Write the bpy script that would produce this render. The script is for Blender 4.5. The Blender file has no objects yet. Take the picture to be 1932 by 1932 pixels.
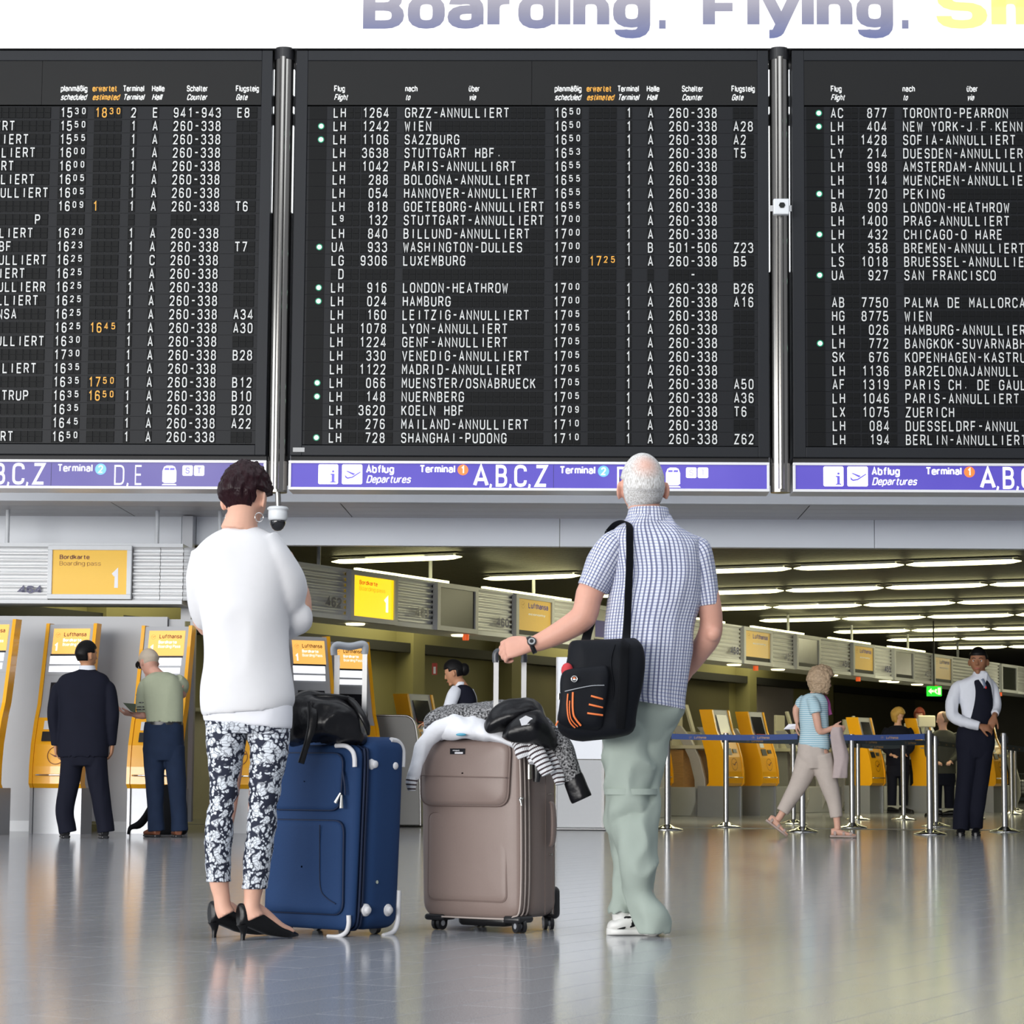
import bpy, bmesh, math, random
from mathutils import Vector, Matrix, noise
random.seed(7)
sc = bpy.context.scene
C = sc.collection

# ---------------------------------------------------------------- camera
SIZE = 1932.0
FPX = 4670.0                      # focal length in pixels
CAM_Z = 0.61
PITCH = math.atan(488.0 / FPX)
ROLL = 0.0073
cam_d = bpy.data.cameras.new('camera')
cam = bpy.data.objects.new('camera', cam_d)
C.objects.link(cam)
cam_d.sensor_width = 36.0
cam_d.lens = 36.0 * FPX / SIZE
cam_d.clip_end = 300
cam_R = Matrix.Rotation(math.pi / 2 + PITCH, 3, 'X') @ Matrix.Rotation(ROLL, 3, 'Z')
cam.matrix_world = Matrix.Translation((0, 0, CAM_Z)) @ cam_R.to_4x4()
sc.camera = cam
cam_d.dof.use_dof = True
cam_d.dof.focus_distance = 14.5
cam_d.dof.aperture_fstop = 15.0

# ---------------------------------------------------------------- world, lights, exposure
sc.view_settings.view_transform = 'Standard'
sc.view_settings.look = 'None'
sc.view_settings.gamma = 1.0
sc.view_settings.exposure = 0.0
sc.view_settings.use_curve_mapping = False
W = bpy.data.worlds.new('hall_daylight')
sc.world = W
W.use_nodes = True
wn = W.node_tree.nodes
wn['Background'].inputs['Color'].default_value = (0.80, 0.84, 0.92, 1)
wn['Background'].inputs['Strength'].default_value = 0.34


def area(name, loc, target, sx, sy, power, color):
    d = bpy.data.lights.new(name, 'AREA')
    d.shape = 'RECTANGLE'; d.size = sx; d.size_y = sy
    d.energy = power; d.color = color
    o = bpy.data.objects.new(name, d)
    C.objects.link(o)
    o.location = loc
    o.rotation_euler = (Vector(target) - Vector(loc)).to_track_quat('-Z', 'Y').to_euler()
    return o


area('skylight', (0, 7, 12), (0, 10, 0), 24, 14, 1700, (0.90, 0.95, 1.0))
area('front_windows', (-20, -20, 4.2), (0, 15, 2.0), 30, 8, 12500, (1.0, 0.98, 0.95))
area('side_windows', (-17, 8, 4.0), (0, 14, 1.5), 16, 7, 1200, (0.92, 0.96, 1.0))
area('beam_fill', (1.5, 20.85, 3.25), (1.7, 24.4, 2.75), 13, 0.25, 50, (0.90, 0.95, 1.0))  # added fill hidden behind the boards, brightens beam and downstand

for lx, ly in ((1.6, 31.0), (4.6, 36.5), (7.6, 42.0), (11.0, 49.0)):
    area('aisle_fill', (lx, ly, 3.05), (lx - 1.6, ly + .6, 0), 1.0, 5.5, 112, (1.0, 0.94, 0.62))  # extra fill lights added to brighten the counters, besides the tube rows
# unseen fill lights added above the back counters to brighten the back wall
for k_, (lx, ly) in enumerate(((-4.6, 31.5), (-1.6, 37.0), (1.6, 43.0), (4.8, 49.0))):
    area('counter_hall_fill', (lx, ly, 3.05), (lx, ly, 0), 1.2, 5.0, 78, (1.0, 0.93, 0.52))

# ---------------------------------------------------------------- picture-to-place helpers (placement only)


def ray(px, py):
    return cam_R @ Vector((px - SIZE / 2, SIZE / 2 - py, -FPX))


def P(px, py, Y):
    r = ray(px, py)
    t = Y / r.y
    return Vector((r.x * t, Y, CAM_Z + r.z * t))


def PZ(px, py, z):
    r = ray(px, py)
    t = (z - CAM_Z) / r.z
    return Vector((r.x * t, r.y * t, z))


def G(px, py):
    return PZ(px, py, 0.0)


def PL(px, py, A, d):
    """point where the sight line meets the vertical plane through A along d"""
    r = ray(px, py)
    n = Vector((-d[1], d[0], 0))
    t = (Vector((A[0], A[1], 0)) - Vector((0, 0, 0))).dot(n) / r.dot(n)
    return Vector((r.x * t, r.y * t, CAM_Z + r.z * t))


# ---------------------------------------------------------------- materials
MATS = {}


def mat(name, col, rough=0.5, metal=0.0, emit=None, estr=0.0, noise_amt=0.06, scale=30.0, bump=0.0, bscale=None,
        spec=0.5, coat=0.0, sheen=0.0, trans=0.0, coord='Object', stretch=None):
    if name in MATS:
        return MATS[name]
    m = bpy.data.materials.new(name)
    m.use_nodes = True
    nt = m.node_tree; n = nt.nodes; L = nt.links
    b = n['Principled BSDF']
    b.inputs['Roughness'].default_value = rough
    b.inputs['Metallic'].default_value = metal
    b.inputs['Specular IOR Level'].default_value = spec
    b.inputs['Coat Weight'].default_value = coat
    b.inputs['Sheen Weight'].default_value = sheen
    b.inputs['Transmission Weight'].default_value = trans
    c = (col[0], col[1], col[2], 1)
    b.inputs['Base Color'].default_value = c
    if emit:
        b.inputs['Emission Color'].default_value = (*emit, 1)
        b.inputs['Emission Strength'].default_value = estr
    if noise_amt > 0 or bump > 0:
        tc = n.new('ShaderNodeTexCoord')
        mp = n.new('ShaderNodeMapping')
        L.new(tc.outputs[coord], mp.inputs['Vector'])
        if stretch:
            mp.inputs['Scale'].default_value = stretch
        t = n.new('ShaderNodeTexNoise')
        t.inputs['Scale'].default_value = scale
        t.inputs['Detail'].default_value = 4
        L.new(mp.outputs[0], t.inputs['Vector'])
        if noise_amt > 0:
            mx = n.new('ShaderNodeMix'); mx.data_type = 'RGBA'
            mx.inputs['A'].default_value = tuple(max(0, x * (1 - noise_amt)) for x in col) + (1,)
            mx.inputs['B'].default_value = tuple(min(1, x * (1 + noise_amt)) for x in col) + (1,)
            L.new(t.outputs['Fac'], mx.inputs['Factor'])
            L.new(mx.outputs['Result'], b.inputs['Base Color'])
        if bump > 0:
            t2 = t
            if bscale:
                t2 = n.new('ShaderNodeTexNoise'); t2.inputs['Scale'].default_value = bscale
                t2.inputs['Detail'].default_value = 3
                L.new(mp.outputs[0], t2.inputs['Vector'])
            bp = n.new('ShaderNodeBump')
            bp.inputs['Strength'].default_value = bump
            bp.inputs['Distance'].default_value = 0.01
            L.new(t2.outputs['Fac'], bp.inputs['Height'])
            L.new(bp.outputs[0], b.inputs['Normal'])
    MATS[name] = m
    return m


# ---------------------------------------------------------------- mesh builder
class MB:
    def __init__(s, M=None):
        s.v = []; s.f = []; s.mi = []; s.uv = []; s.sm = []
        s.M = M; s.m = 0; s.smooth = False

    def add(s, vs, fs, uvs=None):
        b = len(s.v)
        for p in vs:
            p = Vector(p)
            s.v.append(s.M @ p if s.M else p)
        for i, f in enumerate(fs):
            s.f.append([b + k for k in f]); s.mi.append(s.m); s.sm.append(s.smooth)
            s.uv.append(uvs[i] if uvs else None)
        return s

    def box(s, x0, x1, y0, y1, z0, z1):
        s.add([(x0, y0, z0), (x1, y0, z0), (x1, y1, z0), (x0, y1, z0), (x0, y0, z1), (x1, y0, z1), (x1, y1, z1), (x0, y1, z1)],
              [(0, 3, 2, 1), (4, 5, 6, 7), (0, 1, 5, 4), (1, 2, 6, 5), (2, 3, 7, 6), (3, 0, 4, 7)])
        return s

    def slab(s, o, u, v, w, h, t):
        """box from corner o spanning u*w, v*h, thickness t along u x v backwards"""
        o = Vector(o); u = Vector(u).normalized(); v = Vector(v).normalized(); n = u.cross(v).normalized()
        a, b, c = u * w, v * h, -n * t
        vs = [o, o + a, o + a + b, o + b, o + c, o + a + c, o + a + b + c, o + b + c]
        s.add(vs, [(0, 1, 2, 3), (5, 4, 7, 6), (4, 0, 3, 7), (1, 5, 6, 2), (3, 2, 6, 7), (4, 5, 1, 0)])
        return s

    def prism(s, pts, o, u, v, n, t):
        """polygon pts (a,b) in frame o,u,v extruded by t along n"""
        o, u, v, n = map(Vector, (o, u, v, n))
        k = len(pts)
        vs = [o + u * a + v * b for a, b in pts] + [o + u * a + v * b + n * t for a, b in pts]
        fs = [list(range(k))[::-1], list(range(k, 2 * k))]
        fs += [(i, (i + 1) % k, k + (i + 1) % k, k + i) for i in range(k)]
        s.add(vs, fs)
        return s

    def cyl(s, a, b, r0, r1=None, seg=16, caps=True):
        a = Vector(a); b = Vector(b); r1 = r0 if r1 is None else r1
        d = (b - a).normalized()
        x = d.orthogonal().normalized(); y = d.cross(x)
        vs = []
        for p, r in ((a, r0), (b, r1)):
            for i in range(seg):
                an = 2 * math.pi * i / seg
                vs.append(p + (x * math.cos(an) + y * math.sin(an)) * r)
        fs = [(i, (i + 1) % seg, seg + (i + 1) % seg, seg + i) for i in range(seg)]
        s.add(vs, fs)
        if caps:
            sm = s.smooth; s.smooth = False
            s.add(vs, [list(range(seg))[::-1], list(range(seg, 2 * seg))])
            s.smooth = sm
        return s

    def lathe(s, o, prof, seg=24):
        """prof list of (r, z) around vertical axis at o"""
        o = Vector(o); vs = []; n = len(prof)
        for r, z in prof:
            for i in range(seg):
                an = 2 * math.pi * i / seg
                vs.append(o + Vector((r * math.cos(an), r * math.sin(an), z)))
        fs = []
        for k in range(n - 1):
            for i in range(seg):
                j = (i + 1) % seg
                fs.append((k * seg + i, k * seg + j, (k + 1) * seg + j, (k + 1) * seg + i))
        fs.append(list(range(seg))[::-1]); fs.append([(n - 1) * seg + i for i in range(seg)])
        s.add(vs, fs)
        return s

    def ball(s, c, rx, ry=None, rz=None, seg=16, rings=10, R=None):
        ry = rx if ry is None else ry; rz = rx if rz is None else rz
        c = Vector(c); vs = []; fs = []
        for k in range(rings + 1):
            th = math.pi * k / rings
            for i in range(seg):
                an = 2 * math.pi * i / seg
                q = Vector((rx * math.sin(th) * math.cos(an), ry * math.sin(th) * math.sin(an), rz * math.cos(th)))
                if R: q = R @ q
                vs.append(c + q)
        for k in range(rings):
            for i in range(seg):
                j = (i + 1) % seg
                fs.append((k * seg + i, (k + 1) * seg + i, (k + 1) * seg + j, k * seg + j))
        s.add(vs, fs)
        return s

    def loft(s, rings, seg=24, sub=4, cap=True, closed_uv=False, expo=2.0, fold=0.0, foldscale=8.0, seed=0.0, lip=0.0, stretch=(1, 1, 0.35)):
        """rings: (center, ax, ay, rx, ry[, expo]) ; ax, ay unit axes. Catmull-Rom between rings."""
        R = [(Vector(r[0]), Vector(r[1]), Vector(r[2]), r[3], r[4], (r[5] if len(r) > 5 else expo)) for r in rings]
        fine = []
        n = len(R)

        def cr(a, b, c, d, t):
            return 0.5 * ((2 * b) + (c - a) * t + (2 * a - 5 * b + 4 * c - d) * t * t + (3 * b - a - 3 * c + d) * t * t * t)
        for i in range(n - 1):
            r0 = R[max(0, i - 1)]; r1 = R[i]; r2 = R[i + 1]; r3 = R[min(n - 1, i + 2)]
            for k in range(sub):
                t = k / sub
                fine.append(tuple(cr(r0[q], r1[q], r2[q], r3[q], t) for q in range(6)))
        fine.append(R[-1])
        vs = []; us = []; vl = 0; prev = None; vv = []
        for (c, ax, ay, rx, ry, e) in fine:
            ax = ax.normalized(); ay = (ay - ax * ay.dot(ax)).normalized()
            if prev is not None: vl += (c - prev).length
            prev = c; vv.append(vl)
            for i in range(seg):
                an = 2 * math.pi * i / seg
                co, si = math.cos(an), math.sin(an)
                q = 2.0 / max(e, 1.2)
                x = math.copysign(abs(co) ** q, co); y = math.copysign(abs(si) ** q, si)
                p = c + ax * (x * max(rx, .001)) + ay * (y * max(ry, .001))
                if fold > 0:
                    nn = noise.noise(Vector((p.x * foldscale * stretch[0] + seed, p.y * foldscale * stretch[1] + seed * 2, p.z * foldscale * stretch[2] + seed)))
                    nn = 1 - abs(nn) * 2.2
                    d = (ax * x + ay * y)
                    p = p + d.normalized() * (fold * (nn - 0.5))
                vs.append(p)
        m = len(fine)
        fs = []; uvs = []
        crc = 2 * math.pi * sum(0.5 * (r[3] + r[4]) for r in fine) / m
        for k in range(m - 1):
            for i in range(seg):
                j = (i + 1) % seg
                fs.append((k * seg + i, k * seg + j, (k + 1) * seg + j, (k + 1) * seg + i))
                u0, u1 = i / seg * crc, (i + 1) / seg * crc
                uvs.append(((u0, vv[k]), (u1, vv[k]), (u1, vv[k + 1]), (u0, vv[k + 1])))
        s.add(vs, fs, uvs)
        if cap:
            s.add(vs, [list(range(seg))[::-1], [(m - 1) * seg + i for i in range(seg)]])
        return s

    def tube(s, pts, rad, seg=12, sub=3, cap=True, flat=None, **kw):
        """round (or flat=(ax, k)) limb along points"""
        pts = [Vector(p) for p in pts]
        rad = rad if isinstance(rad, (list, tuple)) else [rad] * len(pts)
        rings = []
        pa = None
        for i, p in enumerate(pts):
            d = (pts[min(i + 1, len(pts) - 1)] - pts[max(i - 1, 0)]).normalized()
            if pa is None:
                ax = Vector((1, 0, 0)) if abs(d.x) < 0.8 else Vector((0, 1, 0))
                if flat: ax = Vector(flat)
            else:
                ax = pa
            ax = (ax - d * ax.dot(d)).normalized()
            ay = d.cross(ax).normalized()
            pa = ax
            r = rad[i]
            rx, ry = r if isinstance(r, (tuple, list)) else (r, r)
            rings.append((p, ax, ay, rx, ry))
        return s.loft(rings, seg=seg, sub=sub, cap=cap, **kw)

    def sheet(s, rows, t=0.0, uv=True):
        """grid of points rows[i][j]; thickness t along normals by duplicated layer"""
        h = len(rows); w = len(rows[0])
        vs = [Vector(p) for r in rows for p in r]
        fs = [(i * w + j, i * w + j + 1, (i + 1) * w + j + 1, (i + 1) * w + j) for i in range(h - 1) for j in range(w - 1)]
        L0 = (vs[1] - vs[0]).length; L1 = (vs[w] - vs[0]).length
        uvs = [((j * L0, i * L1), ((j + 1) * L0, i * L1), ((j + 1) * L0, (i + 1) * L1), (j * L0, (i + 1) * L1)) for i in range(h - 1) for j in range(w - 1)]
        s.add(vs, fs, uvs)
        return s

    def obj(s, name, mats, parent=None, loc=None, local=False):
        me = bpy.data.meshes.new(name)
        off = Vector((0, 0, 0))
        if parent is not None and not local:
            q = parent
            while q is not None:
                off += q.location; q = q.parent
        o_loc = Vector(loc) if loc is not None else Vector((0, 0, 0))
        off = off + o_loc if not local else o_loc
        me.from_pydata([tuple(p - off) for p in s.v], [], s.f)
        me.polygons.foreach_set('material_index', s.mi)
        me.polygons.foreach_set('use_smooth', s.sm)
        if any(u is not None for u in s.uv):
            uvl = me.uv_layers.new(name='UVMap')
            data = []
            for f, u in zip(s.f, s.uv):
                for k in range(len(f)):
                    data += list(u[k]) if u else [0.0, 0.0]
            uvl.data.foreach_set('uv', data)
        if not isinstance(mats, (list, tuple)): mats = [mats]
        for m in mats: me.materials.append(m)
        me.update()
        o = bpy.data.objects.new(name, me)
        o.location = o_loc
        C.objects.link(o)
        if parent is not None: o.parent = parent
        return o


def thing(name, label, cat, loc=(0, 0, 0), rotz=0.0, group=None):
    o = bpy.data.objects.new(name, None)
    C.objects.link(o)
    o.empty_display_size = 0.1
    o.location = loc; o.rotation_euler = (0, 0, rotz)
    o['label'] = label; o['category'] = cat
    if group: o['group'] = group
    return o


def tag(o, label, cat, group=None, kind=None):
    o['label'] = label; o['category'] = cat
    if group: o['group'] = group
    if kind: o['kind'] = kind
    return o


def struct(o):
    o['kind'] = 'structure'
    return o


def copy_tree(o, parent=None):
    c = o.copy(); C.objects.link(c); c.parent = parent
    for ch in list(o.children): copy_tree(ch, c)
    return c


def bevel(o, w, seg=2, ang=0.6):
    m = o.modifiers.new('bevel', 'BEVEL'); m.width = w; m.segments = seg
    m.limit_method = 'ANGLE'; m.angle_limit = ang
    return o


def subsurf(o, n=1):
    m = o.modifiers.new('sub', 'SUBSURF'); m.levels = n; m.render_levels = n
    return o


def remesh(o, vox, smooth_it=4, fac=0.5):
    m = o.modifiers.new('remesh', 'REMESH'); m.mode = 'VOXEL'; m.voxel_size = vox; m.use_smooth_shade = True
    k = o.modifiers.new('smooth', 'SMOOTH'); k.iterations = smooth_it; k.factor = fac
    return o


# ---------------------------------------------------------------- lettering
GL = {
 'A': '0,0 3,10 6,0;1,3 5,3', 'B': '0,5.2 5.8,5.2~ 5.8,0~ 0,0 0,10 5.4,10~ 5.4,5.2~ 3,5.2', 'C': '6,7.4 6,10~ 0,10~ 0,0~ 6,0~ 6,2.6',
 'D': '0,0 0,10 6,10~ 6,0~ 0,0', 'E': '5.6,10 0,10 0,0 5.6,0;0,5.2 5,5.2', 'F': '5.6,10 0,10 0,0;0,5 4.8,5',
 'G': '6,7.4 6,10~ 0,10~ 0,0~ 6,0~ 6,4.8 3.4,4.8', 'H': '0,0 0,10;6,0 6,10;0,5.2 6,5.2', 'I': '3,0 3,10',
 'J': '5,10 5,0~ 0,0~ 0,2.4', 'K': '0,0 0,10;5.8,10 0,4;2.2,6.2 6,0', 'L': '0,10 0,0 5.4,0', 'M': '0,0 0,10 3,4 6,10 6,0',
 'N': '0,0 0,10 6,0 6,10', 'O': '0,5 0,10~ 6,10~ 6,0~ 0,0~ 0,5', 'P': '0,0 0,10 6,10~ 6,4.6~ 0,4.6', 'Q': '0,5 0,10~ 6,10~ 6,0~ 0,0~ 0,5;4,2 6,0',
 'R': '0,0 0,10 5.8,10~ 5.8,4.8~ 0,4.8;3.4,4.8 6,0', 'S': '5.8,7.6 5.8,10~ 0.1,10~ 0.1,5.1~ 5.9,5.1~ 5.9,0~ 0,0~ 0,2.4', 'T': '3,0 3,10;-0.2,10 6.2,10',
 'U': '0,10 0,0~ 6,0~ 6,10', 'V': '0,10 3,0 6,10', 'W': '-0.3,10 1.2,0 3,7.4 4.8,0 6.3,10', 'X': '0,10 6,0;6,10 0,0', 'Y': '0,10 3,4.6 6,10;3,4.6 3,0',
 'Z': '0,10 6,10 0,0 6,0', '0': '0.3,5 0.3,10~ 5.7,10~ 5.7,0~ 0.3,0~ 0.3,5', '1': '1.6,7.8 4,10 4,0', '2': '0.3,7.4 0.3,10~ 5.8,10~ 5.8,6~ 0.2,0 5.9,0',
 '3': '0.2,7.8 0.2,10~ 5.6,10~ 5.6,5.3~ 2.2,5.3;3,5.3 5.9,5.3~ 5.9,0~ 0,0~ 0,2.2', '4': '4.4,0 4.4,10 0,2.4 6.4,2.4',
 '5': '5.5,10 0.7,10 0.4,5.4 5.9,6.6~ 5.9,0~ 0,0~ 0,2.2', '6': '5.6,8 5.6,10~ 0.3,10~ 0.3,0~ 5.8,0~ 5.8,5.8~ 0.3,5.8~ 0.3,4', '7': '0,10 6,10 2,0',
 '8': '3,5.3 0.4,5.3~ 0.4,10~ 5.6,10~ 5.6,5.3~ 0.1,5.3~ 0.1,0~ 5.9,0~ 5.9,5.3~ 3,5.3', '9': '0.4,2 0.4,0~ 5.7,0~ 5.7,10~ 0.2,10~ 0.2,4.2~ 5.7,4.2~ 5.7,6',
 '-': '1,5.2 5,5.2', '.': '2.6,2 3.4,2', '/': '0.6,0 5.4,10', ',': '2.4,0.6 1.4,-2.2', '_': '0,0 1.3,0',
 'a': '0.3,5.8 0.3,7.1~ 4.8,7.1~ 4.8,0;4.8,4.3 0,4.3~ 0,0~ 4.8,0~ 4.8,2', 'b': '0,10.2 0,0;0,3.5 0,7.1~ 5,7.1~ 5,0~ 0,0~ 0,3.5', 'c': '5,5.3 5,7.1~ 0,7.1~ 0,0~ 5,0~ 5,1.8',
 'd': '5,10.2 5,0;5,3.5 5,7.1~ 0,7.1~ 0,0~ 5,0~ 5,3.5', 'e': '0.2,3.7 5,3.7 5,7.1~ 0,7.1~ 0,0~ 5,0~ 5,1.4', 'f': '1.7,0 1.7,10~ 4,10;0,7 3.8,7',
 'g': '5,7.6 5,-2.8~ 0.3,-2.8~ 0.3,-1.5;5,3.5 5,7.1~ 0,7.1~ 0,0.3~ 5,0.3~ 5,3.5', 'h': '0,10.2 0,0;0,5 0,7.1~ 4.8,7.1~ 4.8,0', 'i': '0,7.5 0,0;0,10.3 0,8.9',
 'k': '0,10.2 0,0;4.8,7.4 0,2.6;1.8,4.4 5,0', 'l': '0,10.2 0,0', 'm': '0,7.5 0,0;0,5 0,7.1~ 4,7.1~ 4,0;4,5 4,7.1~ 8,7.1~ 8,0',
 'n': '0,7.5 0,0;0,5 0,7.1~ 4.8,7.1~ 4.8,0', 'o': '0,3.5 0,7.1~ 5,7.1~ 5,0~ 0,0~ 0,3.5', 'p': '0,7.5 0,-3;0,3.5 0,7.1~ 5,7.1~ 5,0~ 0,0~ 0,3.5', 'r': '0,7.5 0,0;0,4.6 0,7.1~ 3.2,7.1',
 's': '4.6,5.8 4.6,7.1~ 0.2,7.1~ 0.2,3.7~ 4.8,3.7~ 4.8,0~ 0,0~ 0,1.4', 't': '1.5,9.4 1.5,0~ 3.7,0;0,7.1 3.6,7.1', 'u': '0,7.5 0,0~ 4.8,0~ 4.8,7.5;4.8,3 4.8,0',
 'v': '0,7.5 2.5,0 5,7.5', 'w': '0,7.5 1.7,0 3.4,7.2 5.1,0 6.8,7.5', 'y': '0,7.5 2.6,0.3;5.2,7.5 2,-2 1.6,-2.8~ 0.2,-2.8',
 'ß': '0,0 0,10~ 4.2,10~ 4.2,5.6~ 2,5.6;3,5.6 5,5.6~ 5,0~ 2,0',
}
GL['ä'] = GL['a'] + ';1.2,10 1.2,8.8;3.8,10 3.8,8.8'
GL['ü'] = GL['u'] + ';1.2,10 1.2,8.8;3.6,10 3.6,8.8'
ADV = {'I': 0, '1': 4.4, 'i': 0, 'l': 0, '.': 1, '_': 1.3, 'm': 8, 'r': 3.2, 't': 3.7, 'f': 4, ',': 2, 'w': 6.8, ' ': 1.2}
STROKES = {}


def glyph_polys(ch, th=1.35):
    key = (ch, th)
    if key in STROKES: return STROKES[key]
    out = []
    for st in GL[ch].split(';'):
        pts = []
        for tok in st.split():
            r = tok.endswith('~')
            x, y = tok.rstrip('~').split(',')
            pts.append((Vector((float(x), float(y))), r))
        path = []
        for i, (p, r) in enumerate(pts):
            if r and 0 < i < len(pts) - 1:
                a = pts[i - 1][0]; b = pts[i + 1][0]
                ra = min(2.7, (a - p).length * (0.5 if pts[i - 1][1] else 0.95)); rb = min(2.7, (b - p).length * (0.5 if pts[i + 1][1] else 0.95))
                q0 = p + (a - p).normalized() * ra; q1 = p + (b - p).normalized() * rb
                for k in range(5):
                    t = k / 4
                    path.append(q0 * (1 - t) ** 2 + p * (2 * t * (1 - t)) + q1 * t * t)
            else:
                path.append(p)
        pl = [path[0]]
        for q in path[1:]:
            if (q - pl[-1]).length > 0.05: pl.append(q)
        # mitred ribbon
        L, Rr = [], []
        closed = (pl[0] - pl[-1]).length < 0.06
        n = len(pl)
        for i in range(n):
            if closed and i in (0, n - 1):
                d0 = (pl[-1] - pl[-2]).normalized(); d1 = (pl[1] - pl[0]).normalized()
            else:
                d0 = (pl[i] - pl[max(i - 1, 0)]); d1 = (pl[min(i + 1, n - 1)] - pl[i])
                if d0.length < 1e-6: d0 = d1
                if d1.length < 1e-6: d1 = d0
                d0 = d0.normalized(); d1 = d1.normalized()
            n0 = Vector((-d0.y, d0.x)); n1 = Vector((-d1.y, d1.x))
            mm = n0 + n1
            if mm.length < 0.2: mm = n0
            mm = mm.normalized()
            k = min(1.0 / max(mm.dot(n0), 0.35), 2.2)
            off = mm * (th / 2 * k)
            L.append(pl[i] + off); Rr.append(pl[i] - off)
        for i in range(n - 1):
            out.append((Rr[i], Rr[i + 1], L[i + 1], L[i]))
    STROKES[key] = out
    return out


def glyph(mb, ch, o, u, v, h, n_off=0.0, th=1.35, w=None, shear=0.0):
    """stroke glyph: o = lower left corner, u,v unit axes, h height, w width scale"""
    if ch not in GL: return
    k = h / 10.0; kw = k if w is None else w / 6.0
    nrm = Vector(u).cross(Vector(v)).normalized() * n_off
    for q in glyph_polys(ch, th):
        mb.add([o + u * (p.x * kw + shear * p.y * k) + v * (p.y * k) + nrm for p in q], [(0, 1, 2, 3)])


def text(mb, s, o, u, v, cap, width=None, n_off=0.0, th=1.9, shear=0.0, align='l', kx=0.85, only=None):
    """a word in stroke lettering. o = start of the base line, cap = capital height, width = fit to this width"""
    gap = 1.5 + th * 0.62
    tot = 0.0; xs = []
    for ch in s:
        xs.append(tot)
        tot += ADV.get(ch, 6 if ch.isupper() or ch.isdigit() else 5) + gap
    tot += th - gap
    k = cap / (10.0 + th * 0.5)
    kw = (width / tot) if width else k * kx
    o = Vector(o); u = Vector(u); v = Vector(v); nrm = u.cross(v).normalized() * n_off
    sx = th / 2 * kw
    if align == 'c': sx -= tot * kw / 2
    if align == 'r': sx -= tot * kw
    for ci, (ch, x) in enumerate(zip(s, xs)):
        if only is not None and ci != only: continue
        g = '_' if ch == '.' else ch
        if g not in GL: continue
        dx = 3.0 if ch == 'I' else (0.8 if ch == '1' else 0)
        dy = th / 2 if ch not in '.' else th / 2
        for q in glyph_polys(g, th):
            mb.add([o + u * ((p.x - dx + x) * kw + sx + shear * (p.y + dy) * k) + v * ((p.y * (10 - th * 0.5) / 10 + dy) * k) + nrm for p in q], [(0, 1, 2, 3)])


def word(parent, m, s, o, u, v, cap, frame=None, name='lettering', **kw):
    mb = MB(frame); text(mb, s, o, u, v, cap, **kw)
    return mb.obj(name, m, parent, local=parent.rotation_euler.z != 0.0)


X = Vector((1, 0, 0)); Yv = Vector((0, 1, 0)); Z = Vector((0, 0, 1))
# ---------------------------------------------------------------- materials of the place
M_white = mat('painted_white_metal', (0.72, 0.74, 0.76), 0.45, noise_amt=0.03)
M_beam = mat('beam_grey_paint', (0.66, 0.67, 0.70), 0.4, noise_amt=0.05, scale=3)
M_soffit = mat('soffit_panel', (0.55, 0.53, 0.54), 0.35, noise_amt=0.1, scale=14, stretch=(0.3, 8, 1))
M_down = mat('downstand_panel', (0.86, 0.89, 0.94), 0.4, noise_amt=0.05, scale=1.2)
M_dark = mat('dark_void', (0.02, 0.02, 0.022), 0.6)
M_ceil = mat('ceiling_slat_metal', (0.032, 0.030, 0.030), 0.45, metal=0.0, noise_amt=0.2, scale=2)
M_ceilb = mat('ceiling_backing', (0.03, 0.03, 0.03), 0.7)
M_wallb = mat('olive_back_wall', (0.25, 0.23, 0.11), 0.5, noise_amt=0.12, scale=1.5)
M_wallb2 = mat('dark_back_panel', (0.11, 0.10, 0.06), 0.45, noise_amt=0.15, scale=2)
M_lilac = mat('lilac_wall_panel', (0.30, 0.27, 0.30), 0.35)
M_steel = mat('brushed_steel', (0.50, 0.50, 0.50), 0.36, metal=1.0, noise_amt=0.03, scale=8)
M_base = mat('satin_machine_base', (0.36, 0.37, 0.39), 0.42, metal=0.5, noise_amt=0.03)
M_chrome = mat('chrome', (0.86, 0.86, 0.86), 0.06, metal=1.0, noise_amt=0.02)
M_column = mat('polished_column', (0.42, 0.40, 0.37), 0.16, metal=1.0, noise_amt=0.04, scale=3)
M_alu = mat('corrugated_aluminium', (0.72, 0.73, 0.74), 0.34, metal=0.4, noise_amt=0.04, scale=4)
M_greyp = mat('light_grey_laminate', (0.43, 0.44, 0.46), 0.38, noise_amt=0.04, scale=5)
M_greyd = mat('mid_grey_laminate', (0.26, 0.26, 0.25), 0.4, noise_amt=0.05, scale=5)
M_beige = mat('beige_laminate', (0.55, 0.52, 0.38), 0.4, noise_amt=0.05, scale=6)
M_wood = mat('amber_wood', (0.45, 0.24, 0.08), 0.45, noise_amt=0.3, scale=10, stretch=(1, 1, 8))
M_orange = mat('yellow_orange_lacquer', (1.0, 0.46, 0.008), 0.3, noise_amt=0.03, scale=6, coat=0.3)
M_orange_e = mat('orange_lacquer_edge', (0.78, 0.30, 0.01), 0.3, noise_amt=0.03)
M_black = mat('black_plastic', (0.012, 0.012, 0.014), 0.35, noise_amt=0.1)
M_ink = mat('dark_blue_lettering', (0.02, 0.02, 0.10), 0.4, noise_amt=0.0)
M_screen = mat('dark_screen', (0.02, 0.022, 0.02), 0.3, spec=0.2, noise_amt=0.1)


def emat(name, col, s):
    return mat(name, (0.02, 0.02, 0.02) if s < 0 else tuple(min(1, c) * 0.5 for c in col), 0.4, emit=col, estr=abs(s), noise_amt=0.0)


E_tube = emat('fluorescent_tube_glow', (1.0, 0.94, 0.47), 4.6)
E_down = emat('downlight_glow', (1.0, 0.86, 0.45), 5.0)
E_slit = emat('light_gap_glow', (0.93, 0.97, 1.0), 1.1)
E_red = emat('small_red_beacon', (0.9, 0.12, 0.02), 0.6)

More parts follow.
